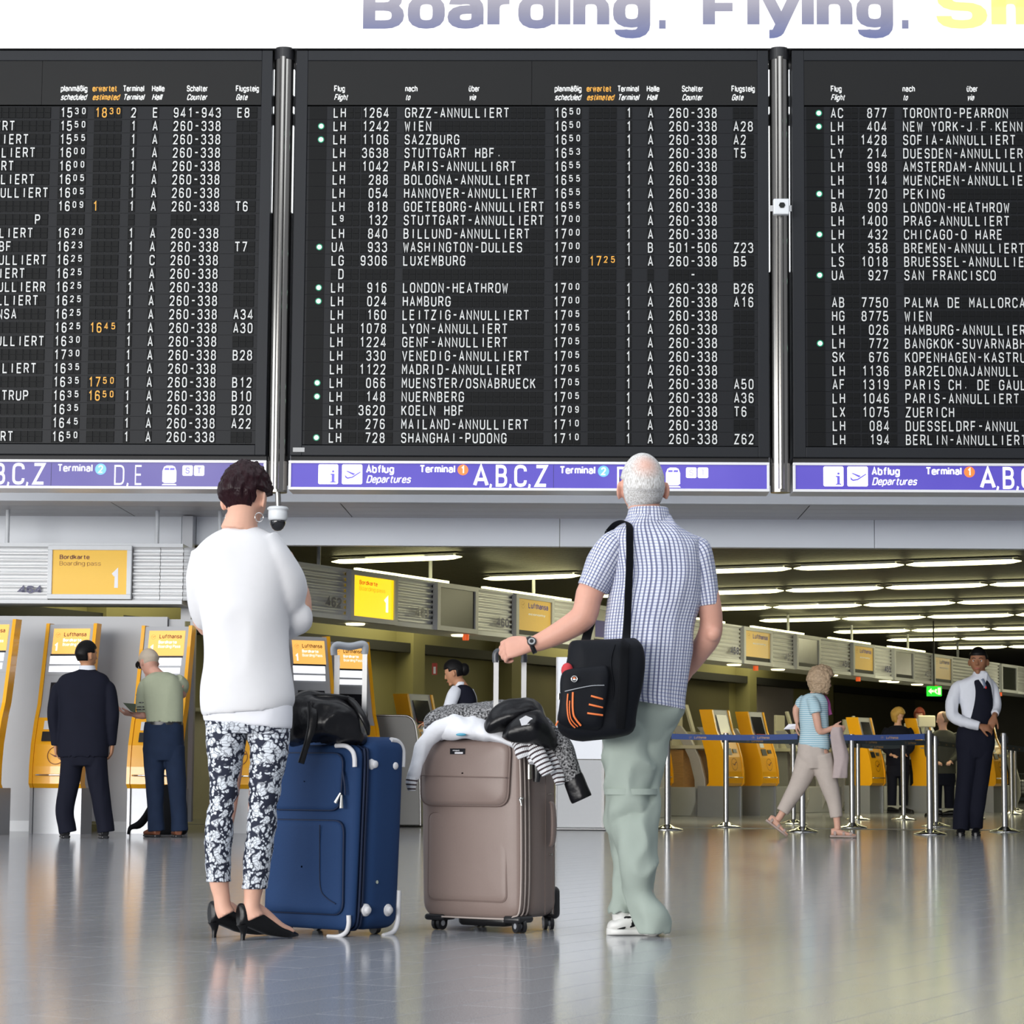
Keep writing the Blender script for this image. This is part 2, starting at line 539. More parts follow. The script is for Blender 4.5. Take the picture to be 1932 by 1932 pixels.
# ---------------------------------------------------------------- frames of reference
YAW = math.radians(1.45)
U = Vector((math.cos(YAW), -math.sin(YAW), 0))          # along the boards, to the right
N = Vector((math.sin(YAW), math.cos(YAW), 0))           # away from the hall
MF = Matrix.Rotation(-YAW, 4, 'Z')


def FR(px, py, k):
    """pixel -> point on the frontal plane k metres away, returned as (x, z) of that frame"""
    p = PL(px, py, N * k, U)
    return p.dot(U), p.z


def FZ(px, z, k):
    """frontal frame x for a pixel column at about height z"""
    py = 1454 - (z - CAM_Z) * FPX / k
    return FR(px, py, k)[0]


E = Vector((math.cos(math.radians(62.5)), math.sin(math.radians(62.5)), 0))   # along the counters
R = Vector((E.y, -E.x, 0))                                                    # out from the counters
A0 = Vector((-2.08, 26.6, 0))
MD = Matrix.Translation(A0) @ Matrix.Rotation(math.radians(62.5 - 90), 4, 'Z')  # local x = R, y = E

# ---------------------------------------------------------------- floor
mfl = bpy.data.materials.new('polished_terrazzo')
mfl.use_nodes = True
nt = mfl.node_tree; n = nt.nodes; L = nt.links; b = n['Principled BSDF']
tc = n.new('ShaderNodeTexCoord')
t1 = n.new('ShaderNodeTexNoise'); t1.inputs['Scale'].default_value = 260; t1.inputs['Detail'].default_value = 3; t1.inputs['Roughness'].default_value = 0.7
t2 = n.new('ShaderNodeTexNoise'); t2.inputs['Scale'].default_value = 1.3; t2.inputs['Detail'].default_value = 3
L.new(tc.outputs['Object'], t1.inputs['Vector']); L.new(tc.outputs['Object'], t2.inputs['Vector'])
cr = n.new('ShaderNodeValToRGB')
cr.color_ramp.elements[0].position = 0.36; cr.color_ramp.elements[0].color = (0.235, 0.24, 0.258, 1)
cr.color_ramp.elements[1].position = 0.64; cr.color_ramp.elements[1].color = (0.47, 0.48, 0.50, 1)
L.new(t1.outputs['Fac'], cr.inputs['Fac'])
mx = n.new('ShaderNodeMix'); mx.data_type = 'RGBA'; mx.blend_type = 'MULTIPLY'; mx.inputs['Factor'].default_value = 0.35
L.new(cr.outputs[0], mx.inputs['A'])
cr2 = n.new('ShaderNodeValToRGB')
cr2.color_ramp.elements[0].position = 0.3; cr2.color_ramp.elements[0].color = (0.72, 0.74, 0.78, 1)
cr2.color_ramp.elements[1].position = 0.7; cr2.color_ramp.elements[1].color = (1, 1, 1, 1)
L.new(t2.outputs['Fac'], cr2.inputs['Fac']); L.new(cr2.outputs[0], mx.inputs['B'])
L.new(mx.outputs['Result'], b.inputs['Base Color'])
b.inputs['Roughness'].default_value = 0.13
b.inputs['Specular IOR Level'].default_value = 0.22
bp = n.new('ShaderNodeBump'); bp.inputs['Strength'].default_value = 0.012; bp.inputs['Distance'].default_value = 0.01
t3 = n.new('ShaderNodeTexNoise'); t3.inputs['Scale'].default_value = 9
L.new(tc.outputs['Object'], t3.inputs['Vector']); L.new(t3.outputs['Fac'], bp.inputs['Height']); L.new(bp.outputs[0], b.inputs['Normal'])
M_floor = mfl
M_joint = mat('floor_joint', (0.07, 0.07, 0.075), 0.5)

fb = MB()
fb.add([(-30, -14, -0.05), (40, -14, -0.05), (40, 72, -0.05), (-30, 72, -0.05), (-30, -14, -0.0035), (40, -14, -0.0035), (40, 72, -0.0035), (-30, 72, -0.0035)],
       [(0, 3, 2, 1), (4, 5, 6, 7), (0, 1, 5, 4), (1, 2, 6, 5), (2, 3, 7, 6), (3, 0, 4, 7)])
floor = struct(fb.obj('floor', M_joint))
# tiles laid on the diagonal, 0.8 x 0.2 m, staggered by half a tile
TW, TL, GAP = 0.199, 0.798, 0.0022
tiles = []
c0 = Vector((1.175, 6.902, 0))
for i in range(-150, 151):
    for j in range(-60, 61):
        a = j * TL + (i % 2) * 0.399
        p = c0 + E * (a + 0.199 + TL / 2 - 0.3) + R * (-(i + 0.5) * TW)
        if p.y < 4.6 or p.y > 27 or abs(p.x - 0.5) > 0.23 * p.y + 1.9: continue
        tiles.append((p.y + 0.3 * abs(p.x), p))
tiles.sort(key=lambda q: q[0])
tmesh = None
hx, hy = TW / 2 - GAP / 2, TL / 2 - GAP / 2
tm = MB()
bv = 0.0006
tm.add([(-hx, -hy, -0.0035), (hx, -hy, -0.0035), (hx, hy, -0.0035), (-hx, hy, -0.0035),
        (-hx, -hy, -bv), (hx, -hy, -bv), (hx, hy, -bv), (-hx, hy, -bv),
        (-hx + bv, -hy + bv, 0), (hx - bv, -hy + bv, 0), (hx - bv, hy - bv, 0), (-hx + bv, hy - bv, 0)],
       [(8, 9, 10, 11), (0, 1, 5, 4), (1, 2, 6, 5), (2, 3, 7, 6), (3, 0, 4, 7), (4, 5, 9, 8), (5, 6, 10, 9), (6, 7, 11, 10), (7, 4, 8, 11)])
first = None
rot = math.radians(62.5 - 90)
inview = [q for q in tiles if q[1].y > 5.9 and abs(q[1].x) < 0.207 * q[1].y + 0.35]
sel = set(id(q) for q in inview[:300])
rest = MB()
for q in tiles:
    p = q[1]
    if id(q) in sel:
        if first is None:
            first = tm.obj('tile', M_floor, floor, local=True); o = first
        else:
            o = first.copy(); C.objects.link(o); o.parent = floor
        o.location = p; o.rotation_euler = (0, 0, rot)
    else:
        rest.M = Matrix.Translation(p) @ Matrix.Rotation(rot, 4, 'Z')
        rest.add(tm.v, tm.f)
o = rest.obj('floor_tiles', M_floor, floor); o['kind'] = 'stuff'
# the rest of the hall floor, same stone, joints too far to tell apart
fo = MB()
for x0, x1, y0, y1 in ((-30, 40, 27.6, 72), (-30, 40, -14, 4.2), (-30, -8.2, 4.2, 27.6), (9.2, 40, 4.2, 27.6)):
    fo.box(x0, x1, y0, y1, -0.0034, -0.0004)
fo.obj('outer_paving', M_floor, floor)

# ---------------------------------------------------------------- upper wall, beam, soffit, downstand
KB = 23.0
zs = 3.10
w = MB(MF); w.box(-14, 30, 24.9, 25.1, 3.2, 12.5); struct(w.obj('wall_upper', M_white))
w = MB(MF); w.box(-14, 30, KB, KB + 0.12, zs, zs + 0.62); beam = struct(w.obj('trim_1', M_beam))
w = MB(MF)
xs = [-14] + [FZ(px, 3.1, KB) for px in (205, 640, 1530)] + [9.2, 14, 30]
for a_, b_ in zip(xs[:-1], xs[1:]):
    for q in range(4):
        ya = KB + 0.125 + q * 0.345
        w.box(a_ + 0.006, b_ - 0.006, ya, ya + 0.335, zs, zs + 0.03)
    sp = w.obj('soffit_panel', M_soffit, beam); w = MB(MF)
w.box(-14, 30, KB + 0.12, 24.5, zs + 0.012, zs + 0.06); w.obj('soffit_backing', M_dark, beam)
w = MB(MF); down = None
xs = [-14, FZ(345, 2.9, 24.5), FZ(372, 2.9, 24.5), FZ(1056, 2.9, 24.5), FZ(1648, 2.9, 24.5), 12, 30]
for i, (a_, b_) in enumerate(zip(xs[:-1], xs[1:])):
    w = MB(MF); w.box(a_ + 0.003, b_ - 0.003, 24.42, 24.55, 2.822, 3.115)
    o = w.obj('trim_2' if i == 0 else 'downstand_panel', M_down, None if i == 0 else down)
    if i == 0: down = struct(o)
# dark ceiling over the counters with its slats
w = MB(); w.box(-12, 40, 24.0, 72, 3.17, 3.3); ceil = struct(w.obj('ceiling', M_ceilb))
sl = MB(MD)
y = -6.0
while y < 34:
    xe = min(22, (2.2 + 0.887 * y) / 0.4617)
    if xe > -4.5: sl.box(-4.6, xe, y, y + 0.085, 3.13, 3.16)
    y += 0.115
o = sl.obj('ceiling_slat', M_ceil, ceil); o['kind'] = 'stuff'

# walls that close the counter hall
w = MB(); w.box(-9.2, -9.0, 24.6, 60, 0, 3.2); struct(w.obj('wall_left', M_wallb))
w = MB(); w.box(-9, 36, 64, 64.2, 0, 3.2); struct(w.obj('wall_far', M_wallb2))
w = MB(); w.box(34, 34.2, 24.6, 64, 0, 3.2); struct(w.obj('wall_right', M_wallb))
# back wall behind the counters, parallel to them: (from, to, set-back, height, material)
bw = MB(MD); bw.box(-4.75, -4.6, -2.5, 38, 0, 3.17); bwall = struct(bw.obj('wall_back', M_wallb))
for y0, y1, m in ((4.6, 8.0, M_wallb2), (13.0, 16.5, M_wallb2), (17.6, 22.5, M_wallb2), (24.0, 26.0, M_lilac), (28.5, 34, M_wallb2)):
    q = MB(MD); q.box(-4.6, -4.54, y0, y1, 0.05, 2.35); q.obj('wall_panel', m, bwall)
q = MB(MD)
for y0 in (2.0, 9.6, 12.8, 17.4, 23.0, 27.4):
    q.box(-4.6, -4.3, y0, y0 + 0.35, 0, 3.13)
q.obj('pilaster', M_wallb, bwall)
q = MB(MD); q.box(-4.6, -4.35, -2, 36, 2.36, 2.5); q.obj('dark_header_rail', M_dark, bwall)
# ---------------------------------------------------------------- departure boards
M_house = mat('board_housing', (0.015, 0.0165, 0.020), 0.42, spec=0.22, noise_amt=0.08, scale=4)
M_head = mat('board_header_panel', (0.010, 0.0102, 0.0105), 0.45, spec=0.2, noise_amt=0.08, scale=4)
M_row = mat('board_row_plate', (0.009, 0.010, 0.0125), 0.45, spec=0.2, noise_amt=0.08, scale=6)
M_cell = mat('flap_tile_black', (0.0035, 0.004, 0.0045), 0.5, spec=0.15, noise_amt=0.1, scale=40)
M_edge = mat('flap_frame_grey', (0.020, 0.021, 0.023), 0.5, spec=0.15, noise_amt=0.1)
M_glyph = mat('flap_white_print', (0.68, 0.69, 0.68), 0.5, emit=(1, 1, 1), estr=0.0, noise_amt=0.0)
M_amber = mat('flap_amber_print', (0.86, 0.40, 0.04), 0.5, noise_amt=0.0)
M_hwhite = mat('header_white_print', (0.85, 0.85, 0.83), 0.5, noise_amt=0.0)
E_green = emat('green_indicator_glow', (0.55, 1.0, 0.80), 2.2)
M_greenr = mat('green_indicator_ring', (0.0, 0.10, 0.05), 0.4, emit=(0.0, 0.35, 0.17), estr=0.5, noise_amt=0.0)
KP = 20.0


def BX(px, py):
    return FR(px, py, KP)


rowc = BX(840, 213.2), BX(840, 826.6)       # first and last row centre on the middle board
ROWZ = [rowc[0][1] + (rowc[1][1] - rowc[0][1]) * i / 24.0 for i in range(25)]
PITCH_Z = abs(ROWZ[1] - ROWZ[0])
S = (BX(1000, 213)[0] - BX(900, 213)[0]) / 100.0          # metres per pixel on the board
x_ref = BX(630, 213)[0]
DX = BX(1567.5, 213)[0] - x_ref
CP = 13.32 * S


def cx(px):                     # pixel column on the first row of the middle board -> board x
    return BX(px, 213)[0]


COLS = {'car': (cx(628), 4), 'num': (cx(682.4), 5), 'dst': (cx(762.5), 20), 'tim': (cx(1044.5), 4), 'est': (cx(1110.5), 4),
        'ter': (cx(1179.5), 1), 'hal': (cx(1221), 1), 'cnt': (cx(1260.5), 7), 'gat': (cx(1382), 3)}
MID = '''LH|1264|GRZZ-ANNULLIERT|1650||1|A|260-338||
LH|1242|WIEN|1650||1|A|260-338|A28|*
LH|1106|SA2ZBURG|1650||1|A|260-338|A2|*
LH|3638|STUTTGART HBF.|1653||1|A|260-338|T5|
LH|1042|PARIS-ANNULLI6RT|1655||1|A|260-338||
LH|288|BOLOGNA-ANNULLIERT|1655||1|A|260-338||
LH|054|HANNOVER-ANNULLIERT|1655||1|A|260-338||
LH|818|GOETEBORG-ANNULLIERT|1655||1|A|260-338||
L9|132|STUTTGART-ANNULLIERT|1700||1|A|260-338||
LH|840|BILLUND-ANNULLIERT|1700||1|A|260-338||
UA|933|WASHINGTON-DULLES|1700||1|B|501-506|Z23|*
LG|9306|LUXEMBURG|1700|1725|1|A|260-338|B5|
 D||||||| - ||
LH|916|LONDON-HEATHROW|1700||1|A|260-338|B26|*
LH|024|HAMBURG|1700||1|A|260-338|A16|*
LH|160|LEITZIG-ANNULLIERT|1705||1|A|260-338||
LH|1078|LYON-ANNULLIERT|1705||1|A|260-338||
LH|1224|GENF-ANNULLIERT|1705||1|A|260-338||
LH|330|VENEDIG-ANNULLIERT|1705||1|A|260-338||
LH|1122|MADRID-ANNULLIERT|1705||1|A|260-338||
LH|066|MUENSTER/OSNABRUECK|1705||1|A|260-338|A50|*
LH|148|NUERNBERG|1705||1|A|260-338|A36|*
LH|3620|KOELN HBF|1709||1|A|260-338|T6|
LH|276|MAILAND-ANNULLIERT|1710||1|A|260-338||
LH|728|SHANGHAI-PUDONG|1710||1|A|260-338|Z62|*'''
MID = MID.replace('||||||| - ||', '||||||   -|')
LEFT = [('', 0, '1530', '1830', '2', 'E', '941-943', 'E8'), ('ERT', 30, '1550', '', '1', 'A', '', ''), ('LIERT', 56, '1555', '', '1', 'A', '', ''),
        ('LLIERT', 69, '1600', '', '1', 'A', '', ''), ('RT', 28, '1600', '', '1', 'A', '', ''), ('LLIERT', 67, '1605', '', '1', 'A', '', ''),
        ('ULLIERT', 94, '1605', '', '1', 'A', '', ''), ('', 0, '1609', '1', '1', 'A', '', 'T6'), ('P', 78, '', '', '', '', '   -', ''),
        ('LIERT', 64, '1620', '', '1', 'A', '', ''), ('BF', 22, '1623', '', '1', 'A', '', 'T7'), ('ULLIERT', 90, '1625', '', '1', 'C', '', ''),
        ('IERT', 48, '1625', '', '1', 'A', '', ''), ('ULLIERR', 88, '1625', '', '1', 'A', '', ''), ('LLIERT', 74, '1625', '', '1', 'A', '', ''),
        ('NSA', 33, '1625', '', '1', 'A', '', 'A34'), ('', 0, '1625', '1645', '1', 'A', '', 'A30'), ('ULLIERT', 85, '1630', '', '1', 'A', '', ''),
        ('', 0, '1730', '', '1', 'A', '', 'B28'), ('LLIERT', 69, '1635', '', '1', 'A', '', ''), ('', 0, '1635', '1750', '1', 'A', '', 'B12'),
        ('TRUP', 54, '1635', '1650', '1', 'A', '', 'B10'), ('', 0, '1635', '', '1', 'A', '', 'B20'), ('', 0, '1645', '', '1', 'A', '', 'A22'), ('RT', 26, '1650', '', '1', 'A', '', '')]
RIGHT = '''AC|877|TORONTO-PEARRON|*
LH|404|NEW YORK-J.F.KENN|*
LH|1428|SOFIA-ANNULLIERT|
LY|214|DUESDEN-ANNULLIER|
LH|998|AMSTERDAM-ANNULLI|
LH|114|MUENCHEN-ANNULLIE|
LH|720|PEKING|*
BA|909|LONDON-HEATHROW|
LH|1400|PRAG-ANNULLIERT|
LH|432|CHICAGO-O HARE|*
LK|358|BREMEN-ANNULLIERT|
LS|1018|BRUESSEL-ANNULLIE|
UA|927|SAN FRANCISCO|*
|||
AB|7750|PALMA DE MALLORCA|
HG|8775|WIEN|
LH|026|HAMBURG-ANNULLIER|
LH|772|BANGKOK-SUVARNABH|*
SK|676|KOPENHAGEN-KASTRU|
LH|1136|BAR2ELONAJANNULL|
AF|1319|PARIS CH. DE GAUL|
LH|1046|PARIS-ANNULLIERT|
LX|1075|ZUERICH|
LH|084|DUESSELDRF-ANNUL|
LH|194|BERLIN-ANNULLIERT|'''


def rows_mid():
    out = []
    for ln in MID.split('\n'):
        f = (ln.split('|') + [''] * 10)[:9]
        d = dict(zip(('car', 'num', 'dst', 'tim', 'est', 'ter', 'hal', 'cnt', 'gat'), f))
        d['dot'] = ln.endswith('*')
        if d['car'] == ' D': d.update(num='', dst='', tim='', est='', ter='', hal='', cnt='   -', gat='')
        out.append(d)
    return out


def rows_left():
    out = []
    for i, (t, xe, tim, est, ter, hal, cnt, gat) in enumerate(LEFT):
        k = round((xe + 1 - (-173 - 18 * i / 24.0)) / 13.3) - 1 if t else 0
        dst = ' ' * (k - len(t) + 1) + t if t else ''
        if not cnt: cnt = '260-338'
        out.append(dict(car='', num='', dst=dst, tim=tim, est=est, ter=ter, hal=hal, cnt=cnt, gat=gat, dot=False))
    return out


def rows_right():
    out = []
    for ln in RIGHT.split('\n'):
        f = ln.split('|')
        out.append(dict(car=f[0], num=f[1], dst=f[2], tim='', est='', ter='', hal='', cnt='', gat='', dot=ln.endswith('*')))
    return out


def cell(mb, x, z, ch=None, small=False, amber=False):
    """one split-flap module centred at x,z (board frame); sits in a shallow frame"""
    w, h = CP * 0.84 / 2, PITCH_Z * 0.80 / 2
    y = KP
    mb.m = 0
    for z0, z1 in ((z + 0.0010, z + h), (z - h, z - 0.0010)):       # upper and lower flap
        mb.add([(x - w, y - 0.006, z0), (x + w, y - 0.006, z0), (x + w, y - 0.006, z1), (x - w, y - 0.006, z1),
                (x - w, y + 0.003, z0), (x + w, y + 0.003, z0), (x + w, y + 0.003, z1), (x - w, y + 0.003, z1)],
               [(0, 1, 2, 3), (4, 0, 3, 7), (1, 5, 6, 2), (3, 2, 6, 7), (4, 5, 1, 0)])
    mb.m = 1
    t = 0.0016
    mb.box(x - w - t, x - w, y - 0.009, y + 0.002, z - h - t, z + h + t)
    mb.box(x - w, x + w, y - 0.009, y + 0.002, z + h, z + h + t)
    if ch and ch != ' ':
        mb.m = 3 if amber else 2
        gh = PITCH_Z * (0.42 if small else 0.66)
        gw = gh * (0.455 if not small else 0.52) 
        if ch in '1': gw *= 0.95
        zb = z - gh / 2 if not small else z + PITCH_Z * 0.33 - gh
        glyph(mb, ch, Vector((x - gw / 2, y - 0.0075, zb)), X, Z, gh, 0.0, th=1.45 if not small else 1.75, w=gw)
    mb.m = 0


CMATS = [M_cell, M_edge, M_glyph, M_amber]


def board(label, dx, x0, x1, rows, cut):
    """x0,x1 outer edges in board frame"""
    t = thing('departure_board', label, 'flight board', tuple(MF @ Vector(((x0 + x1) / 2, KP + 0.3, 3.1))), group='departure boards hanging in a row')
    zt = BX(1000, 95.5)[1]; zb = BX(1000, 861)[1]
    h = MB(MF)
    ix0, ix1 = cx(580) + dx, cx(1429) + dx
    zh1, zh0 = BX(1000, 115)[1], BX(1000, 198.5)[1]
    zr0 = ROWZ[24] - PITCH_Z * 0.56
    # housing: a frame round the sunken rows
    for a in ((x0, ix0, zb, zt), (ix1, x1, zb, zt), (ix0, ix1, zh1, zt), (ix0, ix1, zb, zr0)):
        h.box(a[0], a[1], KP - 0.012, KP + 0.42, a[2], a[3])
    o = h.obj('housing', M_house, t); bevel(o, 0.004)
    h = MB(MF)
    zsplit = cx(72 + 938 if dx < 0 else 1003) + (dx if dx < 0 else dx)
    h.box(ix0, zsplit - 0.002, KP - 0.006, KP + 0.5, zh0, zh1 - 0.002)
    h.box(zsplit + 0.001, ix1 - 0.002, KP - 0.006, KP + 0.5, zh0, zh1 - 0.002)
    hp = h.obj('header_panel', M_head, t)
    # header lettering
    def ht(s1, s2, px0, px1a, px1b, m=M_hwhite):
        for s, yb, wpx, sh in ((s1, 173.7, px1a - px0, 0), (s2, 190, px1b - px0, 0.22)):
            word(hp, m, s, (cx(px0) + dx, KP - 0.0075, BX(1000, yb)[1]), X, Z, 12.4 * S, frame=MF, name='header_lettering', width=wpx * S, th=2.2, shear=sh)
    if dx > -0.5:
        ht('Flug', 'Flight', 630, 650.5, 655.5); ht('nach', 'to', 764, 787.5, 773); ht('über', 'via', 884, 905, 897)
    if dx < 0.5:
        ht('planmäßig', 'scheduled', 1046, 1097, 1095); ht('Terminal', 'Terminal', 1165, 1205, 1204.5); ht('Halle', 'Hall', 1220, 1244, 1238.5)
        ht('Schalter', 'Counter', 1286.5, 1326.5, 1324.5); ht('Flugsteig', 'Gate', 1380, 1424, 1401.5)
        ht('erwartet', 'estimated', 1106.5, 1153.5, 1157.5, M_amber)
    # row plates
    first = None
    for i, zc in enumerate(ROWZ):
        if first is None:
            r = MB(MF); r.box(ix0, ix1, KP + 0.003, KP + 0.4, zc - PITCH_Z / 2 + 0.001, zc + PITCH_Z / 2 - 0.001)
            first = r.obj('row_plate', M_row, t)
        else:
            q = first.copy(); C.objects.link(q); q.parent = t; q.location = (0, 0, zc - ROWZ[0])
    # flap tiles
    singles = []; joined = MB(MF); protos = {}
    for i, (zc, row) in enumerate(zip(ROWZ, rows)):
        for key, (xc, cnt) in COLS.items():
            s = row[key]
            if key == 'num': s = s.rjust(4)
            for k in range(cnt):
                ch = s[k] if k < len(s) else ' '
                x = xc + dx + (k + 0.5) * CP
                if key in ('tim', 'est') and k > 1: small = True
                else: small = (row['car'] == 'L9' and key == 'car' and k == 1)
                singles.append((x, zc, ch, small, key == 'est', key))
    vis = [s for s in singles if s[2] != ' ' and s[5] in ('dst', 'car', 'num', 'gat', 'est', 'tim') and cut[0] < s[0] < cut[1]]
    vis.sort(key=lambda s: ('dst', 'car', 'num', 'gat', 'est', 'tim').index(s[5]))
    pick = set(id(s) for s in vis[:285])
    for s in singles:
        if id(s) in pick:
            kk = (s[2], s[3], s[4])
            if kk not in protos:
                m = MB(); cell(m, 0, 0, *kk[:1], small=kk[1], amber=kk[2])
                m.v = [v - Vector((0, KP, 0)) for v in m.v]
                o = m.obj('flap_tile', CMATS, t, local=True); protos[kk] = o
            else:
                o = protos[kk].copy(); C.objects.link(o); o.parent = t
            w = MF @ Vector((s[0], KP, s[1]))
            o.location = w - t.location; o.rotation_euler = (0, 0, -YAW)
        else:
            cell(joined, s[0], s[1], s[2], s[3], s[4])
    o = joined.obj('flap_tiles', CMATS, t); o['kind'] = 'stuff'
    # indicator strip
    if dx > -0.5:
        ind = MB(MF)
        for i, zc in enumerate(ROWZ):
            ind.box(cx(584) + dx, cx(616.5) + dx, KP - 0.001, KP + 0.002, zc - PITCH_Z * 0.47, zc + PITCH_Z * 0.47)
        ind.obj('indicator_strip', M_cell, t)
        for i, row in enumerate(rows):
            if row['dot']:
                l = MB(MF); xx = cx(606.5 if dx < 1 else 607.5) + dx
                l.m = 1; l.cyl((xx, KP - 0.001, ROWZ[i]), (xx, KP - 0.004, ROWZ[i]), 0.027, seg=16)
                l.m = 0; l.cyl((xx, KP - 0.004, ROWZ[i]), (xx, KP - 0.010, ROWZ[i]), 0.0185, 0.016, seg=16)
                l.obj('indicator_lamp', [E_green, M_greenr], t)
    # small maker plate, lower left
    m = MB(MF); xa, za = BX(553, 853); xb, zc_ = BX(575, 845)
    if abs(dx) < 0.5:
        m.box(xa, xb, KP - 0.017, KP - 0.01, za, zc_); pl = m.obj('rating_plate', mat('pale_plate', (0.42, 0.42, 0.42), 0.5), t)
    # the black recess between board and sign
    m = MB(MF); m.box(x0, x1, KP + 0.05, KP + 0.4, BX(1000, 870.5)[1] + 0.004, zb - 0.001); m.obj('black_gap', M_dark, t)
    return t


bl, bm_, br = rows_left(), rows_mid(), rows_right()
board('dark flight board on the left, its last row scheduled 16 50, no gate', -DX, cx(-410), cx(513), bl, (cx(-12), 99))
board('complete middle flight board between the two steel columns', 0.0, cx(558), cx(1449.5), bm_, (-99, 99))
board('dark flight board on the right, cut off by the picture edge', DX, cx(1494), cx(2390), br, (-99, cx(1945)))

# ---------------------------------------------------------------- the big illuminated banner on top
mg = bpy.data.materials.new('banner_print'); mg.use_nodes = True
nt = mg.node_tree; n = nt.nodes; L = nt.links; b = n['Principled BSDF']
tc = n.new('ShaderNodeTexCoord'); sp = n.new('ShaderNodeSeparateXYZ'); L.new(tc.outputs['Object'], sp.inputs[0])
mr = n.new('ShaderNodeMapRange'); L.new(sp.outputs['Z'], mr.inputs['Value'])
zA, zB = BX(1000, 75)[1], BX(1000, -30)[1]
cr = n.new('ShaderNodeValToRGB')
cr.color_ramp.elements[0].color = (0.20, 0.24, 0.50, 1); cr.color_ramp.elements[1].color = (0.80, 0.76, 0.80, 1)
e = cr.color_ramp.elements.new(0.45); e.color = (0.42, 0.42, 0.55, 1)
L.new(mr.outputs[0], cr.inputs['Fac']); L.new(cr.outputs[0], b.inputs['Emission Color']); b.inputs['Emission Strength'].default_value = 0.8
b.inputs['Base Color'].default_value = (0.02, 0.02, 0.03, 1)
b.inputs['Specular IOR Level'].default_value = 0.1
t = thing('illuminated_banner', 'long white backlit banner with large blue and yellow words above the flight boards', 'illuminated sign', tuple(MF @ Vector((0.5, KP, zA))))
mr.inputs['From Min'].default_value = zA - t.location.z; mr.inputs['From Max'].default_value = zB - t.location.z
E_ban = mat('banner_face_glow', (0.3, 0.3, 0.3), 0.5, emit=(1.0, 0.985, 0.97), estr=0.92, noise_amt=0.0)
E_yel = emat('banner_yellow_glow', (1.0, 0.93, 0.22), 1.0)
zb = BX(1000, 93)[1]
m = MB(MF); m.box(cx(-420), cx(2390), KP - 0.02, KP + 0.5, zb, zb + 1.75); m.obj('light_box', E_ban, t)
m = MB(MF); m.box(cx(-420), cx(2390), KP - 0.03, KP + 0.4, zb - 0.006, zb); m.obj('lower_rail', M_black, t)
zbase = BX(1000, 57)[1]
for s, a, b_, mm in (('Boarding.', 683, 1264, mg), ('Flying.', 1326, 1721, mg), ('Sm', 1768, 1990, E_yel)):
    for ci in range(len(s)):
        word(t, mm, s, (cx(a), KP - 0.026, zbase), X, Z, 86 * S, frame=MF, name='banner_letter', width=(b_ - a) * S, th=2.45, only=ci)

# ---------------------------------------------------------------- wayfinding signs under the boards
def vio(name, c, s):
    m = bpy.data.materials.new(name); m.use_nodes = True
    nt = m.node_tree; n = nt.nodes; L = nt.links; b = n['Principled BSDF']
    tc = n.new('ShaderNodeTexCoord'); tn = n.new('ShaderNodeTexNoise'); tn.inputs['Scale'].default_value = 1.1
    L.new(tc.outputs['Object'], tn.inputs['Vector'])
    cr = n.new('ShaderNodeValToRGB'); cr.color_ramp.elements[0].position = 0.35; cr.color_ramp.elements[1].position = 0.7
    cr.color_ramp.elements[0].color = (c[0] * .78, c[1] * .75, c[2] * .9, 1); cr.color_ramp.elements[1].color = (c[0] * 1.45, c[1] * 1.5, min(1, c[2] * 1.12), 1)
    L.new(tn.outputs['Fac'], cr.inputs['Fac']); L.new(cr.outputs[0], b.inputs['Emission Color']); b.inputs['Emission Strength'].default_value = s
    b.inputs['Base Color'].default_value = (c[0] * .5, c[1] * .5, c[2] * .5, 1)
    return m


V1 = vio('violet_sign_bright', (0.095, 0.07, 0.50), 0.64)
V0 = vio('violet_sign_dim', (0.125, 0.105, 0.36), 0.66)
V2 = mat('violet_sign_print', (0.10, 0.08, 0.45), 0.4, emit=(0.11, 0.09, 0.5), estr=0.7, noise_amt=0)
E_sw = emat('sign_white_glow', (1, 1, 1), 0.95)
E_sg = emat('sign_grey_glow', (0.72, 0.72, 0.82), 0.8)
E_or = emat('sign_orange_glow', (1.0, 0.20, 0.04), 1.0)
E_bl = emat('sign_blue_glow', (0.16, 0.48, 0.95), 0.9)
M_fr = mat('sign_frame_silver', (0.78, 0.78, 0.80), 0.35, metal=0.2, noise_amt=0.02)


